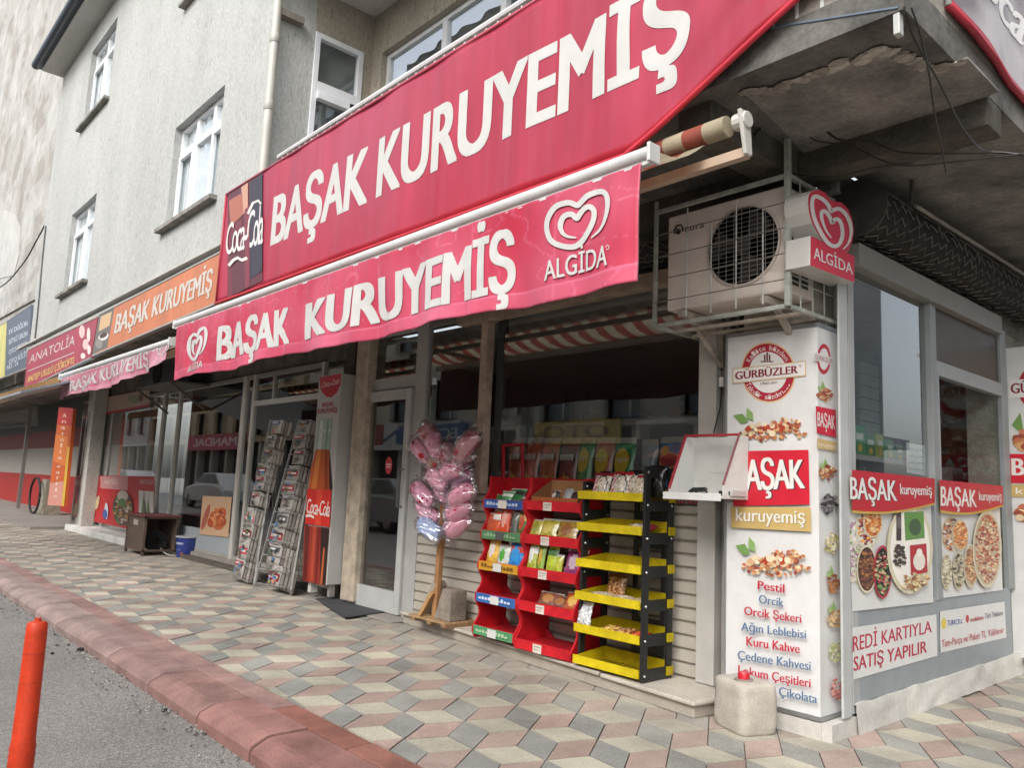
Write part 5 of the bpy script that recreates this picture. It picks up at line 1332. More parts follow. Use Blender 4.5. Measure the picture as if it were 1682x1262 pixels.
def snack(x, y, z, w, h, T, cf, label, group, lean=.12, yaw=0.0, seed=0, name='snack_bag', cat='snack bag', mark=None):
    t = thing(name, label, cat, (x, y, z), 0, group)
    m = MB(); ybag(m, x, y, z, w, h, T, cf, lean, yaw, seed); m.build('bag', 'foil', t, smooth=True)
    if mark:
        ux = V((0, lean, 1)).normalized(); uy = V((math.cos(yaw), math.sin(yaw), 0)); un = V((math.sin(yaw), -math.cos(yaw), lean)).normalized()
        c0 = V((x, y + lean * h / 2, z + h / 2))
        A = Art(lambda s, t_: c0 + ux * ((t_ - .5) * h) + uy * ((s - .5) * w) + un * (T / 2 * max(0, 1 - abs(2 * s - 1) ** 2.4) ** .6 * max(0, 1 - abs(2 * t_ - 1) ** 2.6) ** .6 + .004), un, .0008, 1)
        mark(A); A.build('print', t)
    return t
def snack_stand(label, px0, px1, lips, strips, group):
    ytop, yfr = 4.0, 3.88
    x0, x1 = PY(px0, 1040, yfr).x, PY(px1, 1060, yfr).x
    t = thing('snack_stand', label, 'display stand', (x0, 3.9, .1), 0, group)
    R0 = 'b5141f'; zs = []
    for (px, py) in lips: zs.append(PY(px, py, yfr).z)
    ztop = PY(850, 784, 3.98).z
    yb0, yb1 = 4.17, 4.19
    def front(z):                                                        # wavy front edge of the side panels: proud at each lip, scooped above
        e = 3.86 + .06 * max(0, (z - .1) / 1.2)
        d = min([abs(z - q) for q in zs]); k = min(1, d / .12)
        return e + .055 * (0.5 - 0.5 * math.cos(math.pi * k))
    for xs in (x0, x1 - .016):
        prof = [(xs, front(.1 + (ztop - .1) * i / 44), .1 + (ztop - .1) * i / 44) for i in range(45)]
        m = MB()
        for i in range(44):
            a, b = prof[i], prof[i + 1]
            m.prism([a, b, (xs, yb1, b[2]), (xs, yb1, a[2])], (.016, 0, 0), R0)
        m.build('side_panel', 'scuffed', t)
    m = MB(); m.box(x0 + .016, x1 - .016, yb0, yb1, zs[0] - .02, ztop, 'b01722')
    m.build('back_panel', 'scuffed', t)
    for k, z in enumerate(zs):
        m = MB(); yf = front(z) + .004
        hh = .034
        m.box(x0 + .016, x1 - .016, yf, yf + .012, z - hh, z + hh, 'be1824')
        m.prism([(x0 + .016, yf + .012, z - hh), (x0 + .016, yf + .012, z - hh + .012), (x0 + .016, yb0, z - hh + .055), (x0 + .016, yb0, z - hh + .043)], (x1 - x0 - .032, 0, 0), '9c1620')
        if k > 2: m.prism([(x0 + .016, yb0 - .012, z), (x0 + .016, yb0 - .012, z + .09), (x0 + .1, yb0 - .012, z + .02)], (0, .012, 0), 'a51823'); m.prism([(x1 - .016, yb0 - .012, z), (x1 - .016, yb0 - .012, z + .12), (x1 - .13, yb0 - .012, z + .02)], (0, .012, 0), 'a51823')
        sh = m.build('shelf', 'scuffed', t, bevel=.002)
        c, tx = strips[k]
        A = Art(lambda s, t_: V((x0 + .016 + (x1 - x0 - .032) * s, yf, z - hh + 2 * hh * t_)), (0, -1, 0), .001, 1)
        if c:
            A.rect(.0, .02, 1, .98, c)
            RR = random.Random(k)
            for i in range(10): A.rect(.07 + .085 * i + (.0), .35, .07 + .085 * i + .06, .62 + RR.uniform(-.1, .15), tx)
            A.rect(.40, .06, .62, .92, RR.choice(['cfc9c0', '50524f', 'c8c8c4']))
        else:
            A.rect(.34, .0, .5, .86, 'cfc6ba'); A.rect(.36, .55, .48, .66, '9a9084'); A.rect(.36, .3, .45, .38, '9a9084')
        A.build('price_strip', sh)
    return t, x0, x1, zs, front
lipsL = [(810, 828), (810, 880), (810, 932), (810, 986), (810, 1041)]
lipsR = [(888, 831), (888, 888), (888, 944), (888, 1001), (888, 1066)]
s1 = snack_stand('red plastic snack stand with blue, green and yellow price strips, beside the candy floss', 777, 846, lipsL, [('34518f', 'b9c6e0'), ('4f7a55', '8fb08a'), ('c58f2a', '6a4a20'), ('2f5f9f', 'c4d0e4'), ('4f8a5f', 'a8c8a0')], 'red snack stands')
s2 = snack_stand('red plastic snack stand with small square tags, touching the yellow rack', 847, 941, lipsR, [(None, 0)] * 5, 'red snack stands')
GSN = 'snack bags on the red stands'
def on(s, k, f): return (s[1] + (s[2] - s[1]) * f, s[4](s[3][k]) + .05, s[3][k] - .015)
def put(s, k, f, w, h, base, label, yaw=0.0, lean=.2, T=.05, seed=1, **q):
    x, y, z = on(s, k, f); snack(x, y, z, w * 1.18, h * 1.3, T, packcol(base, seed=seed, **q), label, GSN, lean, yaw, seed)
put(s1, 0, .28, .13, .07, '2e7a3e', 'green snack packet lying front left on the top shelf, left stand', seed=1, lean=.6, T=.04); put(s1, 0, .62, .15, .11, '256a35', 'green snack packet standing at the middle of the top shelf, left stand', seed=2, lean=.5, band='2a2a2a', T=.04); put(s1, 0, .86, .1, .07, '8a3a48', 'maroon striped snack packet at the right of the top shelf, left stand', seed=3, lean=.6, T=.04, band='cfc6c0')
put(s1, 1, .24, .09, .16, 'c2552f', 'orange-red snack bag with white stripe on second shelf, left stand', seed=4, band='d8d4ce'); put(s1, 1, .44, .09, .19, 'c8492a', 'taller orange snack bag behind the orange-red one, left stand', seed=5, spot='d8a090', yaw=.2); put(s1, 1, .68, .06, .15, '5a5f58', 'dark grey-green snack bag on second shelf, left stand', seed=6); put(s1, 1, .87, .09, .17, '4a6a3a', 'dark green snack bag with red and yellow spot, left stand', seed=7, spot='b8503a', band='d0a83a')
put(s1, 2, .2, .11, .18, 'd0a63c', 'yellow and white snack bag at left of third shelf, left stand', seed=8, spot='d6cbc6', lean=.25); put(s1, 2, .48, .11, .14, 'c3c9bf', 'white snack bag with green patch on third shelf, left stand', seed=9, spot='55a040'); put(s1, 2, .78, .14, .17, '2f7fc2', 'bright blue snack bag with red spot on third shelf, left stand', seed=10, spot='3a90d0', band='c03a34')
put(s2, 1, .35, .15, .13, 'a39a3a', 'olive yellow snack bag at left of second shelf, right stand', seed=12, lean=.4, spot='c0b050'); put(s2, 1, .68, .17, .13, '9a7a32', 'brownish gold snack bag beside the olive one, right stand', seed=13, lean=.4, spot='8a5a34')
put(s2, 2, .12, .08, .18, '9fa83c', 'green snack bag with white strip at left of third shelf, right stand', seed=14, band='d8d6d0', spot='d8d6d0'); put(s2, 2, .28, .06, .17, '7f9a34', 'narrow darker green snack bag on third shelf, right stand', seed=15, spot='c09a3a'); put(s2, 2, .47, .09, .18, 'a8b83a', 'lime snack bag with white side on third shelf, right stand', seed=16, band='3f6a34'); put(s2, 2, .6, .06, .12, 'b0b43a', 'short lime snack bag on third shelf, right stand', seed=17); put(s2, 2, .84, .16, .16, '8a3a6a', 'purple snack bag at right of third shelf, right stand', seed=18, spot='b8a0ac', lean=.35)
put(s2, 3, .42, .19, .1, '7a4a3a', 'brown snack bag lying on fourth shelf, right stand', seed=19, lean=.7, spot='a8784a'); put(s2, 3, .84, .15, .12, 'a8502a', 'orange-brown snack bag lying at right of fourth shelf, right stand', seed=20, lean=.6, spot='c9a04a')
put(s1, 0, .45, .12, .09, '3a8a4a', 'lighter green snack packet behind the others on the top shelf, left stand', seed=31, lean=.3, band='d0d0c8', T=.04); put(s1, 1, .1, .08, .14, 'b04a2a', 'rust orange snack bag at the far left of second shelf, left stand', seed=32, yaw=-.2); put(s2, 1, .14, .12, .12, 'b0a444', 'pale olive snack bag at the far left of second shelf, right stand', seed=33, lean=.4, spot='8a8a34'); put(s2, 3, .62, .16, .09, '6a3a30', 'dark brown snack bag lying in the middle of fourth shelf, right stand', seed=34, lean=.8, spot='9a6a44')
# open carton on the right stand's top shelf with packets
x, y, z = on(s2, 0, .5); xa, xb = s2[1] + .05, s2[2] - .04
t = thing('open_carton', 'open brown display carton tilted on the top shelf of the right red stand', 'carton', (xa, y, z))
m = MB(); m.box(xa, xb, y - .03, y - .026, z, z + .075, '9c5a34'); m.box(xa, xb, y + .17, y + .174, z + .0, z + .2, 'a87c54'); m.prism([(xa, y - .03, z), (xa, y - .03, z + .075), (xa, y + .17, z + .2), (xa, y + .17, z)], (.004, 0, 0), '8a6242'); m.prism([(xb, y - .03, z), (xb, y - .03, z + .075), (xb, y + .17, z + .2), (xb, y + .17, z)], (-.004, 0, 0), '8a6242'); m.box(xa, xb, y - .03, y + .17, z, z + .004, '8a6242')
m.build('box', 'card', t)
GC = 'packets in the open carton'
for k, (f, c, lb) in enumerate([(.3, '2e2a2c', 'black packet at left in the open carton'), (.55, 'a8a8aa', 'silver crinkled packet in the middle of the open carton'), (.72, '3a2e2a', 'dark brown packet right of the silver one in the open carton'), (.88, 'b06a2a', 'orange packet at right in the open carton')]):
    snack(xa + (xb - xa) * f, y + .05, z + .03, .08, .1 + .02 * (k == 1), .04, packcol(c, seed=k, spot='c9c4bc' if k == 0 else None), lb, GC, .5, 0, 40 + k)
# red wire frame behind the left stand
m = MB(); a, b, c, d = PY(827, 785, 4.22), PY(827, 732, 4.22), PY(858, 730, 4.22), PY(858, 785, 4.22)
for p, q in ((a, b), (b, c), (c, d)): m.bar(p, q, .018, .018, 'a51a26')
m.bar(a - V((0, 0, .3)), a, .018, .018, 'a51a26'); m.bar(d - V((0, 0, .3)), d, .018, .018, 'a51a26')
one('sign_frame', 'painted_metal', 'empty red metal frame rising behind the red snack stands', 'frame', m)

# ---- yellow and black rack
ya0, ya1 = 3.85, 4.14
xq0, xq1 = PY(943, 1080, 3.85).x, PY(1050, 1110, 3.85).x
t = thing('display_rack', 'black plastic rack with six bright yellow trays beside the red stands', 'display rack', (xq0, 3.9, .1))
def ladder(x, th, z0, z1, yA, yB, parent, axis='y'):
    m = MB(); nh = 6; w = .05
    if axis == 'y':
        m.box(x, x + th, yA, yA + w, z0, z1, '1d1f20'); m.box(x, x + th, yB - w, yB, z0, z1, '1d1f20')
        for k in range(nh + 1):
            zz = z0 + (z1 - z0 - .07) * k / nh; m.box(x + .002, x + th - .002, yA + w, yB - w, zz, zz + .07, '1d1f20')
    else:
        m.box(yA, yA + w * .7, x, x + th, z0, z1, '1d1f20'); m.box(yB - w * .7, yB, x, x + th, z0, z1, '1d1f20')
        for k in range(nh + 1):
            zz = z0 + (z1 - z0 - .06) * k / nh; m.box(yA + w * .7, yB - w * .7, x + .002, x + th - .002, zz, zz + .06, '1d1f20')
    o = m.build('side_frame', 'plastic', parent, bevel=.003)
    if axis == 'y':
        for k in range(nh + 1):
            zz = z0 + (z1 - z0 - .07) * k / nh + .035
            for yy in (yA + .025, yB - .025): MB().lathe([(.009, 0), (.006, .006), (.001, .006)], (x + th, yy, zz), 8, 'a9abac', ax=(1, 0, 0)).build('bolt', 'bare_metal', o)
zr1 = PY(1066, 768, 3.98).z
ladder(xq1, .02, .1, zr1, ya0, ya1, t); ladder(xq0 - .0, .02, .1, zr1 - .1, ya0 + .03, ya1, t)
ladder(ya1 - .02, .02, .2, zr1 - .12, xq1 - .29, xq1 - .03, t, 'x')
trays = [(943, 812.5), (942, 863.5), (942, 922.5), (941, 976), (940, 1029), (940, 1081)]
zt_l = []
for k, (px, py) in enumerate(trays):
    z = PY(px, py, ya0).z; zt_l.append(z); m = MB(); Yc = 'c9b312'; h = .026
    m.box(xq0 - .004, xq1 - .002, ya0 - .01, ya0, z - h, z + h, Yc); m.box(xq0 + .02, xq1 - .002, ya1 - .03, ya1 - .022, z - h, z + h + .03, 'bba60f'); m.box(xq0 + .02, xq1 - .002, ya0, ya1 - .03, z - h, z - h + .006, 'bfa910')
    m.prism([(xq0 + .021, ya0, z - h), (xq0 + .021, ya0, z + h), (xq0 + .021, ya1 - .03, z + h + .03), (xq0 + .021, ya1 - .03, z - h)], (.006, 0, 0), 'bba60f'); m.box(xq1 + .021, xq1 + .03, ya1 - .06, ya1, z - h, z + h, 'bba60f')
    for i in range(9): m.box(xq0 + .05 + i * .05, xq0 + .085 + i * .05, ya0 + .03, ya1 - .06, z - h + .0062, z - h + .0072, '7d6f14')
    m.build('tray', 'scuffed', t, bevel=.002)
GY = 'bagged nuts on the yellow rack'
def nutbag(x, y, z, w, h, T, pal, label, lean=.3, seed=1, top='9a2030', flat=False, stripe=False):
    pal = [colr(p) for p in pal]; R = random.Random(seed)
    def cf(s, t_, f):
        if s > .84: return colr(top)
        if stripe and t_ < .4 and f: return colr('b82a3a' if int((t_ + s * .3) * 22) % 2 else 'd8d0cc')
        if stripe and f and abs((t_ - .62) ** 2 / .09 + (s - .42) ** 2 / .16 - 1) < .16: return colr('2a2224')
        return jit(R.choice(pal), .2)
    b = thing('nut_bag', label, 'bag of nuts', (x, y, z), 0, GY); m = MB()
    if flat:
        a = random.uniform(-.3, .3); pillow(m, (x, y, z + T / 2), (math.cos(a), math.sin(a), .05), (-math.sin(a), math.cos(a), .1), (0, -.1, 1), w, h, T, cf, seed, 16, 14, .08, .12)
    else:
        ux = V((0, lean, 1)); pillow(m, (x, y + lean * h / 2, z + h / 2), ux, (1, 0, 0), (0, -1, lean), h, w, T, cf, seed, 18, 16, .1, .07)
    m.build('bag', 'foil', b, smooth=True)
W_ = xq1 - xq0
SEED = ['c9bfae', 'b8ab98', 'd6cdbe', 'a39684']; BRN = ['a8764a', '8a5a34', 'c09a64', '6a4028', 'b8885a']; CRM = ['cfc3ad', 'bfb098', 'e0d6c4', 'a89678']
z = zt_l[0] - .015
nutbag(xq0 + .13, 3.90, z, .15, .17, .07, SEED, 'striped red and white seed bag at left on the top yellow tray', .35, 1, '8a1c2a', stripe=True); nutbag(xq0 + .29, 3.90, z, .16, .18, .08, SEED, 'striped red and white seed bag in the middle of the top yellow tray', .35, 2, 'a82030', stripe=True); nutbag(xq0 + .38, 3.93, z, .14, .19, .07, SEED, 'seed bag behind the middle striped one on the top yellow tray', .3, 3, '1c1a1c', stripe=True)
nutbag(xq0 + .46, 3.90, z, .12, .16, .07, CRM, 'pale seed bag at right on the top yellow tray by the black frame', .35, 4, 'a82030'); nutbag(xq0 + .06, 4.02, z, .1, .18, .06, ['1f1d1f', '2e2a2c', '4a1c24'], 'black bag standing at the back left of the top yellow tray', .1, 5, '161416'); nutbag(xq1 - .02, 4.0, z + .02, .14, .2, .07, ['1f1d1f', '2e2a2c', '141414'], 'black wrinkled bag at the back right of the top yellow tray', .1, 6, '141214')
nutbag(xq1 - .12, 3.98, zt_l[1] - .02, .2, .18, .06, CRM, 'pale seed bag lying on the second yellow tray', .3, 7, 'a8384a', flat=True)
nutbag(xq0 + .2, 4.0, zt_l[3] - .02, .16, .17, .07, BRN, 'brown nut bag standing on the fourth yellow tray', .2, 8, '6a4a34'); nutbag(xq0 + .14, 3.92, zt_l[3] - .02, .2, .14, .05, CRM, 'pale nut bag lying at left on the fourth yellow tray', .3, 9, 'b8a890', flat=True); nutbag(xq0 + .32, 3.92, zt_l[3] - .02, .2, .14, .05, CRM, 'pale nut bag lying at the middle of the fourth yellow tray', .3, 10, 'b8a890', flat=True); nutbag(xq0 + .47, 3.92, zt_l[3] - .02, .15, .14, .05, ['b8a47c', 'cfc0a0', '8a7a5a'], 'tan nut bag lying at right on the fourth yellow tray', .3, 11, 'b8a890', flat=True)
nutbag(xq0 + .04, 3.88, zt_l[4] - .01, .12, .17, .05, ['c8c8ca', 'e0e0e2', '9a9a9e'], 'shiny silver bag hanging over the left end of the fifth yellow tray', .2, 12, 'd8d8da'); nutbag(xq0 + .26, 3.92, zt_l[4] - .02, .18, .14, .06, ['c09a4a', 'd8b868', '8a5a34'], 'golden snack bag lying on the fifth yellow tray', .3, 13, '8a6a4a', flat=True); nutbag(xq0 + .38, 3.93, zt_l[4] - .02, .16, .14, .06, BRN, 'brown nut bag lying right of the golden one on the fifth yellow tray', .3, 14, '6a3a2a', flat=True); nutbag(xq0 + .48, 3.92, zt_l[4] - .02, .13, .14, .06, ['a83a2a', 'c0683a', '8a2a20'], 'reddish nut bag at right end of the fifth yellow tray', .3, 15, '8a2a20', flat=True)

# ---- open white case on its bracket, with the receiver inside
P_ = lambda px, py, y=3.80: PY(px, py, y)
t = thing('phone_case', 'open white metal telephone case with red edge, mounted beside the corner panel', 'case', (-2.7, 3.95, 1.2))
ca0, ca1 = P_(1104, 812), P_(1228, 828)
xA, xB = -2.855, -2.485; z0 = PY(1110, 812, 3.78).z; z1 = PY(1220, 717, 4.0).z
yf, ybk = 3.78, 4.03
m = MB(); m.box(xA, xB, ybk - .006, ybk, z0 + .02, z1, 'c9c9c4'); m.build('back', 'painted_metal', t)
m = MB(); m.prism([(xB - .006, yf, z0), (xB - .006, yf, z0 + .06), (xB - .006, ybk - .09, z1), (xB - .006, ybk, z1), (xB - .006, ybk, z0)], (.006, 0, 0), 'd4d4cf'); m.build('side', 'painted_metal', t)
m = MB(); m.prism([(xA, yf, z0), (xA, yf, z0 + .03), (xA, ybk - .09, z1), (xA, ybk, z1), (xA, ybk, z0)], (.006, 0, 0), 'd4d4cf'); m.build('side', 'painted_metal', t)
m = MB(); m.box(xA - .02, xB, yf - .02, ybk, z0 - .016, z0, 'cfcfca'); m.box(xA - .02, xB, yf - .028, yf - .02, z0 - .03, z0 + .012, 'd6d6d2'); m.build('tray', 'painted_metal', t, bevel=.003)
m = MB()
m.bar((xA, ybk - .1, z1 + .004), (xB, ybk - .1, z1 + .004), .012, .014, 'a03038'); m.bar((xA + .003, yf, z0 + .03), (xA + .003, ybk - .095, z1), .012, .012, 'a03038'); m.bar((xB - .003, yf, z0 + .06), (xB - .003, ybk - .095, z1), .010, .010, '8a5a5c')
m.bar((xA - .05, ybk, z1), (xA - .05, ybk, z0 + .05), .014, .014, 'a03038'); m.bar((xA - .05, ybk, z1 + .004), (xA, ybk, z1 + .004), .014, .014, 'a03038')
m.build('edge', 'painted_metal', t)
m = MB(); m.bar((xB - .12, ybk - .02, z0 - .02), (xB - .12, 4.2, z0 - .02), .05, .03, '8d8a84'); m.box(xB - .15, xB - .09, 4.1, 4.2, z0 - .12, z1, '8d8a84'); m.build('bracket', 'worn_metal', t)
xm = (xA + xB) / 2
m = MB(); m.tube([(xA + .09, yf + .08, z0 + .012), (xA + .11, yf + .085, z0 + .03), (xm, yf + .1, z0 + .034), (xm + .03, yf + .1, z0 + .012)], .013, 8, '202022')
one('telephone_receiver', 'plastic', 'black telephone receiver lying in the open white case', 'receiver', m, smooth=True)
m = MB(); m.box(xm + .04, xm + .2, yf + .06, yf + .2, z0, z0 + .035, 'b9b9b4'); m.box(xm + .12, xm + .19, yf + .05, yf + .06, z0 + .005, z0 + .028, '2a2a2c')
one('telephone', 'plastic', 'pale telephone base lying beside the receiver in the white case', 'telephone', m, bevel=.004)
A = Art(bil(V((xA, ybk - .007, z0 + .02)), V((xB, ybk - .007, z0 + .02)), V((xB, ybk - .007, z1)), V((xA, ybk - .007, z1))), (0, -1, 0)); A.strip([(.3, .36), (.42, .34), (.5, .36), (.62, .33), (.8, .38)], .006, '8a8a85'); A.build('scratch', t)
t = thing('wall_switch', 'white switch with hanging cord on the shop window post above the white case', 'switch', (-2.86, 4.16, 1.6))
q = PY(1187, 628, 4.165); MB().box(q.x - .016, q.x + .016, 4.145, 4.17, q.z - .03, q.z + .03, 'd0cfca').build('body', 'plastic', t, bevel=.004); MB().tube([V((q.x, 4.155, q.z - .03)), PY(1183, 670, 4.15), PY(1172, 712, 4.12)], .004, 5, '2a2826').build('cord', 'plastic', t)
tt = thing('text_strip', 'strip of red lettering PARİNİZ under the shop window, half hidden by white case', 'lettering', PY(1088, 826, 4.21))
A = yp(4.207); A.text('PARİNİZ', 0, 0, 1, 1, 'a3283a', bold=.02, q=[(1086, 826), (1152, 829), (1152, 816), (1086, 812)]); A.build('letters', tt)

# ---- concrete filled jerrycan
jb = PZ(1213, 1208, 0); 
t = thing('jerrycan', 'concrete-grey jerrycan with red cap standing on the pavement by the corner panel', 'jerrycan', jb)
jx, jy = PZ(1185, 1185).x + .0, 0
cx_, cy_ = -2.405, 3.875
ang = math.radians(-22); Rz = Matrix.Rotation(ang, 3, 'Z'); hw, hd, hh = .14, .115, .285
m = MB()
def sup(th, rx, ry, e=7.0):
    c, s = math.cos(th), math.sin(th); k = (abs(c) ** e + abs(s) ** e) ** (-1 / e); return rx * c * k, ry * s * k
rows = [(0.0, .0), (.88, .0), (.95, .012), (1, .05), (1.0, .12), (.99, .2), (.985, .25), (.95, .272), (.88, .283), (.5, .29), (.001, .29)]
def JP(s, t_):
    f = t_ * (len(rows) - 1); i = min(int(f), len(rows) - 2); u_ = f - i
    k = rows[i][0] + (rows[i + 1][0] - rows[i][0]) * u_; z = rows[i][1] + (rows[i + 1][1] - rows[i][1]) * u_
    x_, y_ = sup(2 * math.pi * s, hw * k, hd * k); w = 1 + .03 * noise.noise(V((x_ * 9, y_ * 9, z * 9)))
    p = Rz @ V((x_ * w, y_ * w, z)); return V((cx_ + p.x, cy_ + p.y, p.z * .90))
m.grid(JP, 40, 30, 'b5aea3'); m.build('body', 'cast', t, smooth=True)
cp = V((cx_, cy_, .259)) + Rz @ V((.03, -.03, 0))
m = MB(); m.lathe([(.05, 0), (.05, .006), (.035, .008)], cp, 20, '9a9288'); m.build('neck', 'raw_concrete', t, smooth='auto')
m = MB(); m.lathe([(.031, .006), (.031, .032), (.026, .042), (.001, .043)], cp, 20, 'c01f30'); m.build('cap', 'plastic', t, smooth='auto')

# ---- orange bollard
bq = PZ(62, 1022, .60); bo_ = V((bq.x, bq.y, -.1))
t = thing('bollard', 'orange flexible plastic bollard standing on the road at the left', 'bollard', bo_)
sc = (bq - V((0, 0, EYE))).dot(fw) / FPX; r_ = 15.5 * sc
prof = [(r_ * 1.9, 0), (r_ * 1.9, .02), (r_ * 1.35, .05)] + [(r_ * (1.18 + .07 * (k % 2)), .07 + k * .014) for k in range(12)] + [(r_ * 1.12, .25), (r_ * 1.02, .66), (r_ * .98, .692), (r_ * .8, .70), (r_ * .34, .703), (r_ * .30, .715), (.001, .715)]
def bol(mb): mb.lathe(prof, bo_, 30, 'cf3f1e'); return mb
bol(MB()).build('post', 'scuffed', t, smooth='auto')
m = MB()
for z in (.36, .47, .58): m.lathe([(r_ * 1.075, z), (r_ * 1.085, z + .002), (r_ * 1.075, z + .004)], bo_, 30, 'b0371c')
m.build('ring', 'plastic', t, smooth='auto')
# ================================================================ goods and furniture seen through the glass
GCH = 'chips bags in the front window'
t = thing('window_shelf', 'pale shelf along the inside of the front shop window', 'shelf', (-4, 4.5, 1.1))
MB().box(-5.9, -2.96, 4.30, 4.62, 1.12, 1.15, '8f8d88').build('board', 'inside', t)
MB().box(-5.9, -2.96, 4.66, 4.70, 0.05, 1.78, '6f706e').build('back', 'inside', t)
m = MB()
for x0 in (-5.6, -4.7, -3.8): m.box(x0, x0 + .55, 4.62, 4.66, 1.62, 1.76, 'a3a6a6')
m.build('light_strip', 'inside', t)
CH = [(833, 857, 'a8532f', '4a2420', 'orange-brown chips bag at far left of the shop window row', 0), (859, 883, 'b05a34', 'a33a2a', 'rust orange chips bag, second in the shop window row', 0), (884, 914, 'b8603a', '2a2426', 'orange chips bag with dark band, third in the shop window row', 0),
      (917, 947, '8a4a48', '2c3a3a', 'maroon chips bag with dark band, fourth in the shop window row', 0), (948, 972, '3f8a4a', None, 'narrow green chips bag with yellow disc, fifth in the row', 1), (974, 1005, 'c0705f', None, 'salmon pink chips bag with yellow disc in the shop window', 1), (1006, 1040, '2f8a55', None, 'large green chips bag with yellow disc at right of the row', 1)]
for k, (a, b, c, band, lb, disc) in enumerate(CH):
    p, q = PY(a, 779, 4.38), PY(b, 779, 4.38); tp = PY((a + b) / 2, 719, 4.42)
    def mk(A, disc=disc, k=k):
        if disc:
            A.ell(.5, .62, .34, .2, 'd8b838'); A.poly([(.14, .56), (.86, .6), (.86, .72), (.14, .68)], 'b02a30'); A.text("Lay's", .24, .61, .78, .68, 'e6e0d8', bold=.02)
            A.ell(.3, .2, .18, .08, 'd2b060', rot=.3); A.ell(.62, .16, .2, .08, 'c8a050', rot=-.3)
        else:
            A.rect(.08, .58, .92, .74, '3a2426' if k != 3 else '24383a')
            for i in range(6): A.rect(.14 + i * .125, .61, .23 + i * .125, .71, 'c9c0b8')
            A.poly([(.15, .1), (.5, .42), (.85, .12), (.6, .05)], 'c98a3a'); A.ell(.35, .25, .16, .1, 'b8562a'); A.ell(.68, .28, .14, .08, 'd09a50')
    snack((p.x + q.x) / 2, 4.36, 1.15, (q.x - p.x) * 1.02, tp.z - 1.15, .07, packcol(c, None, seed=k), lb, GCH, .12, 0, 60 + k, mark=mk)
p, q = PY(1083, 800, 4.38), PY(1122, 800, 4.38)
def mk(A): A.ell(.5, .62, .42, .14, 'c9855a'); A.ell(.5, .64, .36, .09, 'b03a34'); A.ell(.75, .2, .22, .1, 'd2a050', rot=.3); A.ell(.3, .78, .16, .08, 'd2a050')
snack((p.x + q.x) / 2, 4.36, 1.15, q.x - p.x + .03, .46, .07, packcol('3f7fae', seed=9), 'sky blue snack bag with round emblem at right of the front window', GCH, .1, 0, 71, mark=mk)
p, q = PY(1050, 800, 4.4), PY(1078, 800, 4.4); snack((p.x + q.x) / 2, 4.4, 1.15, q.x - p.x, .45, .08, packcol('9aa3a8', seed=10), 'pale grey plastic bag hanging beside the sky blue snack bag', GCH, .05, 0, 72)
# shelves of boxes at the back of the shop
for sh_i, (y_, x0, x1, lb) in enumerate([(8.1, -7.4, -2.4, 'tall dim shelving along the back wall of the shop, full of boxes'), (6.3, -4.6, -2.7, 'lower dim shelving in the middle of the shop'), (7.4, -12.8, -8.3, 'tall shelving inside the left shop behind the newspaper rack'), (7.0, -17.4, -13.4, 'shelving inside the far left shop behind the food poster')]):
    t = thing('shelving', lb, 'shelving', (x0, y_, .05)); m = MB(); top = 2.3 if sh_i != 1 else 1.5
    zz = .3
    while zz < top: m.box(x0, x1, y_ - .3, y_, zz, zz + .02, '4a4540'); zz += .42
    for x_ in (x0, (x0 + x1) / 2, x1): m.box(x_, x_ + .04, y_ - .3, y_, .05, top, '3f3b37')
    m.build('frame', 'inside', t)
    m = MB(); zz = .32
    while zz < top:
        x_ = x0 + .08
        while x_ < x1 - .3:
            w_ = random.uniform(.1, .28); m.box(x_, x_ + w_, y_ - .27, y_ - .02, zz, zz + random.uniform(.15, .34), jit(random.choice(['8a4a3a', '9a9088', '6a5040', 'a8703a', '4a5a6a', 'b0a890', '7a2a2a', '3a5a40']), .2)); x_ += w_ + .015
        zz += .42
    setp(m.build('stock', 'card', t), kind='stuff')
# goods just inside the side window
t = thing('window_shelf', 'grey shelf inside the side street window with green packs on it', 'shelf', (-2.3, 5, 1.3))
ys0, ys1 = sy(1392, 740), sy(1528, 750); zsh = PX(1440, 756, XS - .2).z
MB().box(XS - .45, XS - .05, ys0, ys1, zsh - .03, zsh, '8f9292').build('board', 'inside', t)
MB().box(XS - .46, XS - .44, ys0, ys1, zsh - .5, zsh - .03, '8a8580').build('back', 'inside', t)
GP = ['low green pack at far left on the side window shelf', 'green pack with white print, second on the side window shelf', 'taller yellow-green pack in the middle of the side window shelf', 'green pack right of the yellow one on the side window shelf', 'small dark green pack at right end of the side window shelf']
for k, (px, w_, h_, c) in enumerate([(1402, .16, .20, '2f8a52'), (1420, .14, .16, '2a7a48'), (1436, .10, .17, '8f9a3a'), (1452, .13, .14, '2f8a50'), (1468, .12, .12, '1f6a42')]):
    q = PX(px, 752, XS - .22); t = thing('tea_pack', GP[k], 'pack', (XS - .22, q.y, zsh), 0, 'green packs in the side window')
    MB().box(XS - .30, XS - .18, q.y - w_ / 2, q.y + w_ / 2, zsh, zsh + h_, c).build('box', 'print_ink', t, bevel=.004)
    A = Art(lambda s, tt, q=q, w_=w_, h_=h_: V((XS - .179, q.y - w_ / 2 + w_ * s, zsh + h_ * tt)), (1, 0, 0)); A.rect(.2, .55, .8, .75, 'c9d6c8'); A.ell(.5, .3, .2, .14, 'd0b03a'); A.build('print', t)
t = thing('paper_notice', 'white paper notice with grey handwriting taped inside the side window', 'notice', PX(1505, 780, XS - .02))
MB().prism([PX(*p, XS - .02) for p in ((1490, 777), (1521, 782), (1520, 733), (1489, 727))], (-.002, 0, 0), 'c9d0d0').build('sheet', 'paper', t)
A = Art(lambda a, b: PX(a, b, XS - .018), (1, 0, 0)); R = random.Random(4)
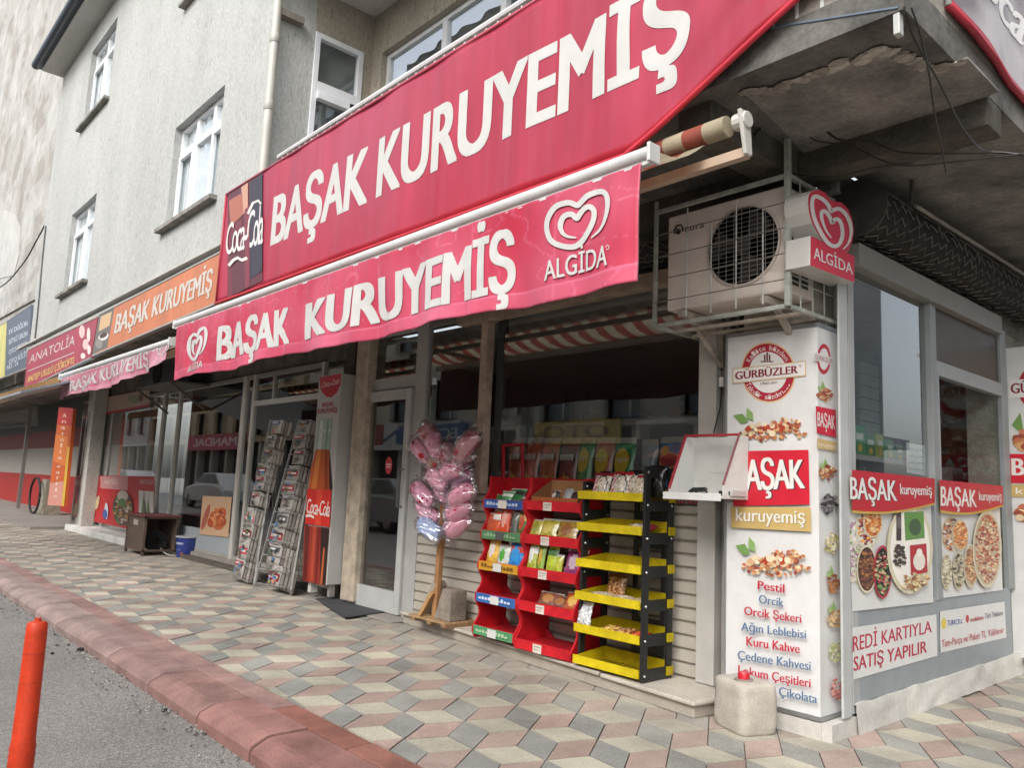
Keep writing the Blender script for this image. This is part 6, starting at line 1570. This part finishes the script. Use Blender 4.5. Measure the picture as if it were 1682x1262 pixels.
for r_i in range(4):
    pts = [(1493 + i * 1.6, 738 + r_i * 10.5 + i * .25 + R.uniform(-2.4, 2.4)) for i in range(16)]
    A.strip(pts, .8, '5a6468')
A.build('handwriting', t)
t = thing('scale', 'small white electronic scale inside the side street door', 'scale', (XS - .6, 6.1, 1.2))
q = PX(1560, 690, XS - .5); MB().box(XS - .7, XS - .45, q.y - .12, q.y + .12, 1.15, 1.55, '8f9494').build('body', 'inside', t); MB().box(XS - .449, XS - .444, q.y - .08, q.y + .08, 1.35, 1.42, 'a33a40').build('display', 'print_ink', t)
MB().box(XS - .8, XS - .35, 5.9, 6.6, .05, 1.15, '6f7474').build('counter', 'inside', bld)
m = MB(); zz = .2
for k in range(22): m.box(XS - .9, XS - .88, 6.45, 6.79, .2 + k * .1, .2 + k * .1 + .088, 'b8c9c4')
m.box(XS - .91, XS - .90, 6.4, 6.79, .1, 2.5, '6f7a76'); m.build('mirrored_slats', 'inside', bld)  # pale slats built inside imitate a ribbed shutter's reflection in the right pane
# posters low in the left shop windows
t = thing('nut_poster', 'faded poster of orange nuts low in the left shop window behind the bucket', 'poster', PY(330, 880, YL - .02))
yq = YL - .036
MB().prism([PY(*p, yq) for p in ((328, 878), (375, 883), (381, 817), (333, 815))], (0, -.002, 0), 'c7a584').build('sheet', 'print_ink', t)
A = yp(yq - .003)
for cx, cy, rx, ry, c in [(355, 850, 11, 10, 'b5562f'), (348, 858, 7, 9, 'a8482a'), (364, 843, 8, 9, 'bd6236'), (338, 850, 4, 22, 'a35a48'), (358, 864, 9, 7, 'b86a44'), (366, 858, 6, 8, 'a84f30')]: A.ell(cx, cy, rx, ry, c, 16, .3)
A.nuts(357, 852, 12, 14, 24, ['b5562f', 'c46a3a', '9a4226', 'd08a5a'], 4.5, seed=4)
A.build('artwork', t)
yq = YL - .036
t = thing('food_poster', 'red food poster with wraps and a round dish low in the far left window', 'poster', PY(124, 855, yq))
MB().prism([PY(*p, yq) for p in ((121, 850), (252, 878), (254, 783), (125, 781))], (0, -.002, 0), 'b8242c').build('sheet', 'print_ink', t)
A = yp(yq - .003)
A.rect(124, 795, 146, 798, 'd0a03a'); A.poly([(165, 783), (210, 783), (210, 806), (165, 802)], 'c08a88'); A.poly([(228, 806), (253, 808), (252, 876), (228, 872)], 'c9c6be')
for px in (123, 171, 230): A.text('ANATOLİA', 0, 0, 1, 1, 'e0cfca', bold=.01, q=[(px, 795), (px + 22, 796), (px + 22, 789), (px, 788)])
for k in range(9): A.ell(124 + k * 4.6, 838 - (k % 3) * 6, 3, 12 - (k % 2) * 3, ['c9b08a', 'd8c8a0', '9a7a4a', 'b8a070'][k % 4], 10, .2)
A.ell(203, 836, 17, 28, '4a4038', 20); A.nuts(203, 838, 15, 24, 50, ['7a6a3a', 'a03a2a', '5a7a3a', 'c98a4a', '4a3a2a', 'b8b0a0'], 3.2, seed=6); A.ell(203, 815, 9, 9, 'b9b0a4'); A.ell(202, 826, 6, 7, '4a7a4a')
A.ell(176, 840, 3, 14, 'cfd3dc', 10); A.ell(174, 845, 4, 8, '3a5aa0', 10); A.poly([(232, 862), (237, 812), (243, 862)], '4f6a40'); A.poly([(240, 866), (244, 820), (249, 868)], '6a8a50')
A.build('artwork', t)
t = thing('food_poster', 'narrow poster strip of dishes across the top of the far left window', 'poster', PY(140, 680, yq))
MB().prism([PY(*p, yq) for p in ((137, 688), (246, 668), (246, 640), (138, 660))], (0, -.002, 0), 'b39a8c').build('sheet', 'print_ink', t)
A = yp(yq - .003); A.poly([(137, 688), (246, 668), (246, 664), (137, 684)], 'b03034'); A.poly([(137, 664), (147, 662), (147, 682), (137, 684)], '5a3a30'); A.ell(219, 656, 9, 7, '8a9070', rot=.3); A.ell(200, 662, 7, 6, 'b09a80'); A.ell(232, 652, 4, 8, '6a5040'); A.build('artwork', t)
# second, dark unit under the smaller awning
t = thing('air_conditioner', 'dark boxed air conditioner on a bracket under the faded pink awning', 'air conditioner', (-10.5, 4.1, 2.5))
a, b = PY(228, 640, 3.95), PY(290, 600, 3.95)
MB().box(a.x, b.x - .1, 3.95, 4.2, a.z + .05, b.z + .1, '3a3a3a').build('body', 'painted_metal', t, bevel=.01)
m = MB(); m.lathe([(.2, 0), (.2, .01), (.18, .012), (.001, .012)], ((a.x + b.x) / 2, 3.95, (a.z + b.z) / 2 + .09), 24, '1c1c1c', ax=(0, -1, 0)); m.build('fan_opening', 'inside', t)
m = MB(); m.box(a.x - .05, b.x, 3.9, 4.5, a.z + .0, a.z + .03, '55534f'); m.bar((a.x, 3.92, a.z), (a.x, 4.45, a.z - .35), .03, .03, '55534f'); m.bar((b.x - .1, 3.92, a.z), (b.x - .1, 4.45, a.z - .35), .03, .03, '55534f'); m.build('bracket', 'worn_metal', t)

# ================================================================ the neighbour to the left
nb = thing('neighbour_building', 'taller old building with blotchy pale wall beyond the left corner of the block', 'building', (-30, 3.6, 0))
YN = 3.55
def nbc(s, t):
    x, z = s * 60, t * 44
    k = noise.noise(V((x * .5, z * .55, 3))) + .5 * noise.noise(V((x * 1.7, z * 2.0, 7)))
    a, b, c = lin('b3b2af'), lin('9a9690'), lin('a8a6a1')
    q = a if k > .18 else b if k < -.28 else c
    return q
MB().grid(lambda s, t: (-58 + 39.6 * s, YN, 3.2 + 24 * t), 200, 120, nbc).build('wall', 'old_plaster', nb)
m = MB(); m.box(-58, -18.4, YN + .05, YN + .3, 2.85, 3.3, '7d7973'); m.box(-58, -18.3, YN + .1, 8, 3.3, 3.4, '6f6b66'); m.build('lintel', 'raw_concrete', nb)
p = [PY(*q, YN - .012) for q in [(-20, 345), (8, 345), (24, 352), (33, 372), (31, 420), (22, 452), (-20, 462)]]
MB().prism(p, (0, .01, 0), 'b9b8b5').build('whitewash_patch', 'old_plaster', nb)
MB().bar(PY(-10, 528, YN - .02), PY(58, 490, YN - .02), .05, .06, 'a9a59d').build('ledge', 'raw_concrete', nb)
yw = 5.6
m = MB(); bands = [(655, 715, '5a5856'), (715, 738, '9a1f24'), (738, 778, 'b5b0a8'), (778, 822, 'b52622')]
zs_ = [PY(40, q, yw).z for q in (655, 713, 738, 778, 826)]
for i, c in enumerate(('4a4a4a', '8f2226', 'b3aea6', 'b02824')):
    m.box(-52, -18.2, yw, yw + .1, zs_[i + 1] if i < 3 else 0, zs_[i], c)
m.box(-52, -18.2, yw, yw + .1, zs_[0], 3.3, '3a3936'); m.build('shop_wall', 'painted_metal', nb)
A = Art(lambda a, b: PY(a, b, yw - .003), (0, -1, 0)); A.poly([(-6, 672), (62, 668), (62, 700), (-6, 706)], '8a8a88'); A.poly([(0, 676), (58, 672), (58, 690), (0, 694)], '9f9f9c'); A.strip([(4, 699), (50, 695)], 1.5, '3a3a3a'); A.build('mural', nb)
MB().box(-52, -18.4, YN, 6, 0.0, .05, '8f8a83').build('floor', 'stone', nb)
t = thing('pavement_post', 'slim silver steel post carrying the canopy of the shop at far left', 'post', PZ(28, 838, 0))
pq = PZ(28, 838, 0); MB().box(pq.x - .06, pq.x + .06, pq.y - .03, pq.y + .06, 0, 3.1, 'a9a9a6').build('post', 'bare_metal', t); MB().box(pq.x - .12, pq.x + .12, pq.y - .08, pq.y + .12, 0, .02, '8a8a86').build('foot', 'worn_metal', t)
YS_ = 3.3
t = board('fascia_sign', 'dark grey-blue sign with four pale lines of lettering at the far left', (11, 528), (51, 501), (48, 603), (8, 619), '5a6370', y=YS_)
A = yp(YS_)
for k, s in enumerate(('EV DÜĞÜN', 'BİTKİ ÜRÜN', 'OTO YEDEK', 'OTO KİLİT')):
    y0 = 544 + k * 16.5; A.text(s, 0, 0, 1, 1, 'b9bec8', bold=.03, q=[(15, y0 + 6), (45, y0 - 9), (45, y0 - 17), (15, y0 - 2)])
A.text('NO : 24', 0, 0, 1, 1, 'b9bec8', bold=.03, q=[(12, 608), (30, 600), (30, 593), (12, 601)])
A.build('lettering', t)
t = board('fascia_sign', 'pale yellow sign cut by the left edge of the picture', (-30, 552), (9, 530), (7, 619), (-30, 634), 'c9c27a', y=YS_)
A = yp(YS_); A.rect(-20, 556, -2, 560, '7a7a50'); A.build('lettering', t)
t = thing('shop_canopy', 'sloping blue-grey sheet canopy with brown fascia boards at the far left shop', 'canopy', PY(20, 650, 3.0))
m = MB(); a, b = PY(-40, 650, 2.7), PY(36, 624, 2.7)
c0, c1 = PY(-40, 668, 2.0), PY(34, 646, 2.0)
m.prism([c0, c1, V((c1.x - .4, 3.3, c1.z + .5)), V((c0.x - .4, 3.3, c0.z + .5))], (0, 0, .03), '8f9aa3'); m.build('sheet', 'painted_metal', t)
m = MB(); e0, e1 = PY(-30, 668, 2.9), PY(96, 634, 2.9)
n_ = 7
for k in range(n_): m.prism([e0 + (e1 - e0) * (k / n_) + V((.02, 0, 0)), e0 + (e1 - e0) * ((k + 1) / n_), e0 + (e1 - e0) * ((k + 1) / n_) + V((0, 0, .16)), e0 + (e1 - e0) * (k / n_) + V((.02, 0, .16))], (0, .05, 0), jit('8a6a42', .2))
m.build('fascia_board', 'wood', t)
yv = 4.0
t = thing('vertical_sign', 'leaning narrow orange sign board with white letters running down it', 'sign', PY(92, 832, yv))
v = [PY(*p, yv) for p in ((78, 830), (105, 832), (121, 671), (97, 669))]
MB().prism(v, (0, .06, 0), 'c9602f').build('panel', 'vinyl', t)
A = Art(bil(*[p + V((0, -.001, 0)) for p in v]), (0, -1, 0)); A.rect(.86, 0, 1, .6, 'd8b040'); A.poly([(0, 0), (.86, 0), (.86, .25), (0, .22)], 'cf8f80'); A.poly([(0, .45), (.86, .4), (.86, .7), (0, .72)], 'd8783a'); A.rect(0, .82, 1, 1, 'b0302a')
nw = lambda ch: .05 if ch in 'li' else .09 if ch in 'tf' else .13
for k, ch in enumerate('Anatolia'): A.text(ch, .47 - nw(ch), .90 - k * .062, .47 + nw(ch), .94 - k * .062, 'e6d2c0', bold=.0, up=0)
A.k += 1
for k, ch in enumerate('waffle'): A.text(ch, .45 - nw(ch), .38 - k * .06, .45 + nw(ch), .415 - k * .06, 'e6d2c0', bold=.0, up=0)
A.build('lettering', t)
t = thing('hose_hoop', 'dark hose hoop on a beige floor unit in the open shop at far left', 'hose', PY(62, 820, 4.6))
q = PY(62, 774, 4.6); q.z = .52; m = MB(); m.tube([q + V((.6 * math.cos(k * .2618), .0, .46 * math.sin(k * .2618))) for k in range(25)], .03, 7, '3a3a3a'); m.build('hoop', 'rubber', t, smooth=True)
m = MB(); m.box(q.x + .1, q.x + .62, q.y + .1, q.y + .5, .05, .95, '9a9484'); m.box(q.x - .05, q.x + .7, q.y + .05, q.y + .55, .0, .06, '7a7468'); m.build('cabinet', 'worn_metal', t)
cable('black cable slung from the block corner across the pale neighbour wall', [PY(px, py, 3.3) for px, py in [(-20, 482), (10, 465), (40, 430), (60, 395), (73, 371)]], .018, '3a3a38')
cable('black cable running down the left corner of the grey block', [PY(px, py, 3.08) for px, py in [(75, 371), (69, 430), (63, 500), (57, 560), (54, 600)]], .014, '4a4a48')

# ================================================================ across the street: what the shop glass mirrors
def opposite(name, label, x0, x1, y, h, c, cat='building', storeys=4, side=False):
    t = thing(name, label, cat, ((x0 + x1) / 2, y, 0))
    hs = []; nw = max(2, int((x1 - x0) / 2.6))
    for s in range(1, storeys):
        for k in range(nw):
            a = x0 + (x1 - x0) * (k + .25) / nw; hs.append((a, a + 1.3, s * h / storeys + .9, s * h / storeys + 2.3))
    m = MB()
    wall_holes(m, x0, x1, 3.1, h, 0, hs, -.2, c)
    m.v = [V((p.x, y - p.y - (0 if True else 0), p.z)) for p in m.v]
    m.box(x0, x1, y - 8, y - 7.9, 0, h, c); m.box(x0, x0 + .2, y - 8, y, 0, h, c); m.box(x1 - .2, x1, y - 8, y, 0, h, c); m.box(x0, x1, y - 8, y, h, h + .2, '8a8680')
    m.build('wall', 'plaster', t)
    m = MB()
    for (a, b, e, f) in hs: m.box(a, b, y - .26, y - .2, e, f, '6a7880'); 
    m.build('window', 'plastic', t)
    m = MB()
    for (a, b, e, f) in hs: m.box(a - .04, b + .04, y - .21, y - .15, e - .04, e + .04, 'c9c9c6'); m.box((a + b) / 2 - .03, (a + b) / 2 + .03, y - .21, y - .16, e, f, 'c9c9c6')
    m.build('window_frame', 'plastic', t)
    m = MB(); m.box(x0 + .2, x1 - .2, y - .6, y - .5, 0, 3.1, '3a3a3c'); n = max(2, int((x1 - x0) / 2))
    for k in range(n + 1): xx = x0 + (x1 - x0 - .3) * k / n; m.box(xx, xx + .3, y - .5, y - .1, 0, 3.1, 'b0aca4')
    m.build('shop_front', 'plaster', t)
    return t
YO_ = -8.2
opposite('opposite_building', 'pale grey block across the street, behind the camera', -18, -7.6, YO_, 7.2, 'b4b2ac', storeys=3)
opposite('opposite_building', 'cream block across the street holding the bank, behind the camera', -7.3, 4, YO_, 6.4, 'bdb6a6', storeys=2)
opposite('opposite_building', 'long tan block far down the opposite side of the street', -56, -34.4, YO_, 7.6, 'b3a68f', storeys=3)
opposite('opposite_building', 'white block farthest down the opposite side of the street', -80, -56.4, YO_, 9, 'bcbcb8', storeys=3)
opposite('opposite_building', 'far grey block across the street to the left, behind the camera', -34, -18.4, YO_, 8, 'b8b4ac', storeys=3)
def street_sign(name, label, x0, x1, z0, z1, c, txt, tc, y=YO_ + .12):
    t = thing(name, label, 'sign', (x0, y, z0)); MB().box(x0, x1, y - .1, y, z0, z1, c).build('panel', 'vinyl', t)
    A = Art(bil(V((x1, y + .001, z0)), V((x0, y + .001, z0)), V((x0, y + .001, z1)), V((x1, y + .001, z1))), (0, 1, 0), .002); A.text(txt, .12, .25, .88, .78, tc, bold=.02); A.build('lettering', t)
def mir(px, py, y=YO_):                                                 # where the mirrored point stands, for a mirror plane at the glass
    q = PY(px, py, 2 * YG - y); return V((q.x, y, q.z))
a, b = mir(600, 765), mir(760, 690)
street_sign('street_sign', 'white bank sign with blue letters across the street', a.x - 1.2, b.x, 2.5, 3.5, 'b9bcc0', 'BANK', '2f5a80')
a, b = mir(300, 735), mir(385, 690)
street_sign('street_sign', 'crimson shop sign with pale MANDAL lettering across the street', a.x - .4, b.x + .6, 2.7, 3.6, 'a8304a', 'MANDAL', 'd0b8c0')
for k, (x0, x1, z0, z1, c, tx, tc, lb) in enumerate([(-17.6, -14.2, 2.6, 3.3, 'b9a25a', 'OTO', '5a3a20', 'tan shop sign across the street, mirrored in the far left window'), (-10.9, -8.2, 2.6, 3.3, '3f5a48', 'MARKET', 'b8b8a0', 'dark green shop sign across the street, mirrored in the left window'), (-31, -26, 2.7, 3.5, '8a3a3a', 'LOKANTA', 'c0b0a0', 'brick red shop sign far down the opposite side of the street'), (-25, -21, 2.7, 3.4, '3f5f8a', 'ECZANE', 'b8c0c8', 'blue shop sign far down the opposite side of the street')]): street_sign('street_sign', lb, x0, x1, z0, z1, c, tx, tc, YO_ + .13)
for k, (x0, c, lb) in enumerate([(-16.8, '6a7a6a', 'grey green sheet awning over a shop across the street'), (-12.5, 'a05a4a', 'brick red sheet awning over a shop across the street')]):
    t = thing('street_awning', lb, 'awning', (x0, YO_, 2.4)); MB().prism([(x0, YO_ + .1, 2.55), (x0, YO_ + 1.3, 2.15), (x0, YO_ + 1.3, 2.12), (x0, YO_ + .1, 2.5)], (3.2, 0, 0), c).build('sheet', 'fabric', t)
# cars parked on the far side
def car(label, x, y, c):
    t = thing('parked_car', label, 'car', (x, y, -.1), 0, 'cars parked across the street')
    sec = [(-2.1, .45, .62, .70), (-2.05, .30, .80, .80), (-1.2, .25, .92, .84), (-.75, .25, 1.0, .85), (1.0, .25, 1.02, .85), (1.75, .27, .95, .83), (2.05, .35, .75, .78)]
    m = MB()
    def ring(xx, z0, z1, w): return [(x + xx, y - w, z0), (x + xx, y - w, z1 - .12), (x + xx, y - w + .1, z1), (x + xx, y + w - .1, z1), (x + xx, y + w, z1 - .12), (x + xx, y + w, z0)]
    vs = []; fs = []
    for s in sec: vs += ring(*s)
    for i in range(len(sec) - 1):
        for k in range(6): fs.append((i * 6 + k, i * 6 + (k + 1) % 6, i * 6 + 6 + (k + 1) % 6, i * 6 + 6 + k))
    fs += [tuple(range(6))[::-1], tuple(range(len(vs) - 6, len(vs)))]
    m.add([(a, b, d - .05) for a, b, d in vs], fs, c); m.build('body', 'plastic', t, bevel=.03)
    m = MB(); cab = [(-1.0, .94, .80), (-.35, 1.40, .66), (1.0, 1.42, .66), (1.75, .92, .78)]; vs = []
    for xx, z, w in cab: vs += [(x + xx, y - w, z - .05), (x + xx, y + w, z - .05)]
    m.add(vs, [(0, 2, 3, 1), (2, 4, 5, 3), (4, 6, 7, 5), (0, 6, 4, 2), (1, 3, 5, 7)], c); m.build('roof', 'plastic', t, bevel=.02)
    m = MB()
    for sg in (-1, 1):
        m.add([(x + a, y + sg * (w + .012), z) for a, z, w in [(-.75, .98, .79), (-.32, 1.30, .69), (.25, 1.32, .69), (.25, .98, .80)]], [(0, 1, 2, 3)], '1a2024'); m.add([(x + a, y + sg * (w + .012), z) for a, z, w in [(.32, .98, .80), (.32, 1.32, .69), (.95, 1.32, .69), (1.5, .98, .79)]], [(0, 1, 2, 3)], '1a2024')
    m.build('side_window', 'plastic', t)
    for xx in (-1.3, 1.25):
        for sg in (-1, 1):
            w = MB(); w.lathe([(.16, -.09), (.31, -.09), (.32, 0), (.31, .09), (.16, .09)], (x + xx, y + sg * .74, .215), 22, '1c1c1c', ax=(0, 1, 0)); wo = w.build('wheel', 'rubber', t, smooth='auto')
            w = MB(); w.lathe([(.2, -.095), (.19, .1), (.02, .105)], (x + xx, y + sg * .74, .215), 16, '9a9c9e', ax=(0, 1, 0)); w.build('rim', 'bare_metal', wo, smooth='auto')
for lb, px, c in [('silver parked car across the street, mirrored in the door glass', 640, '8f9294'), ('white parked car across the street, mirrored in the left window', 340, 'c9cbcc'), ('white parked car across the street further left, mirrored in the far left window', 195, 'd0d2d3')]:
    q = PY(px, 850, 2 * YG + 4.2); car(lb, q.x, -4.2, c)
# buildings on the side street, mirrored in the side window
t = thing('opposite_building', 'pale building on the other side of the side street, out of frame', 'building', (7.5, 8, 0))
m = MB(); m.box(7.0, 7.4, 2.0, 26, 0, 9, 'a3a8aa'); m.box(6.2, 7.0, 2.0, 26, 3.0, 3.3, 'b5bcc0'); m.build('wall', 'plaster', t)
m = MB()
for k in range(7): m.box(6.98, 7.0, 3 + k * 3.2, 5 + k * 3.2, .3, 2.6, '3a4044'); m.box(6.97, 7.0, 3.2 + k * 3.2, 4.6 + k * 3.2, 4.3, 5.7, '5a6870')
m.build('window', 'plastic', t)
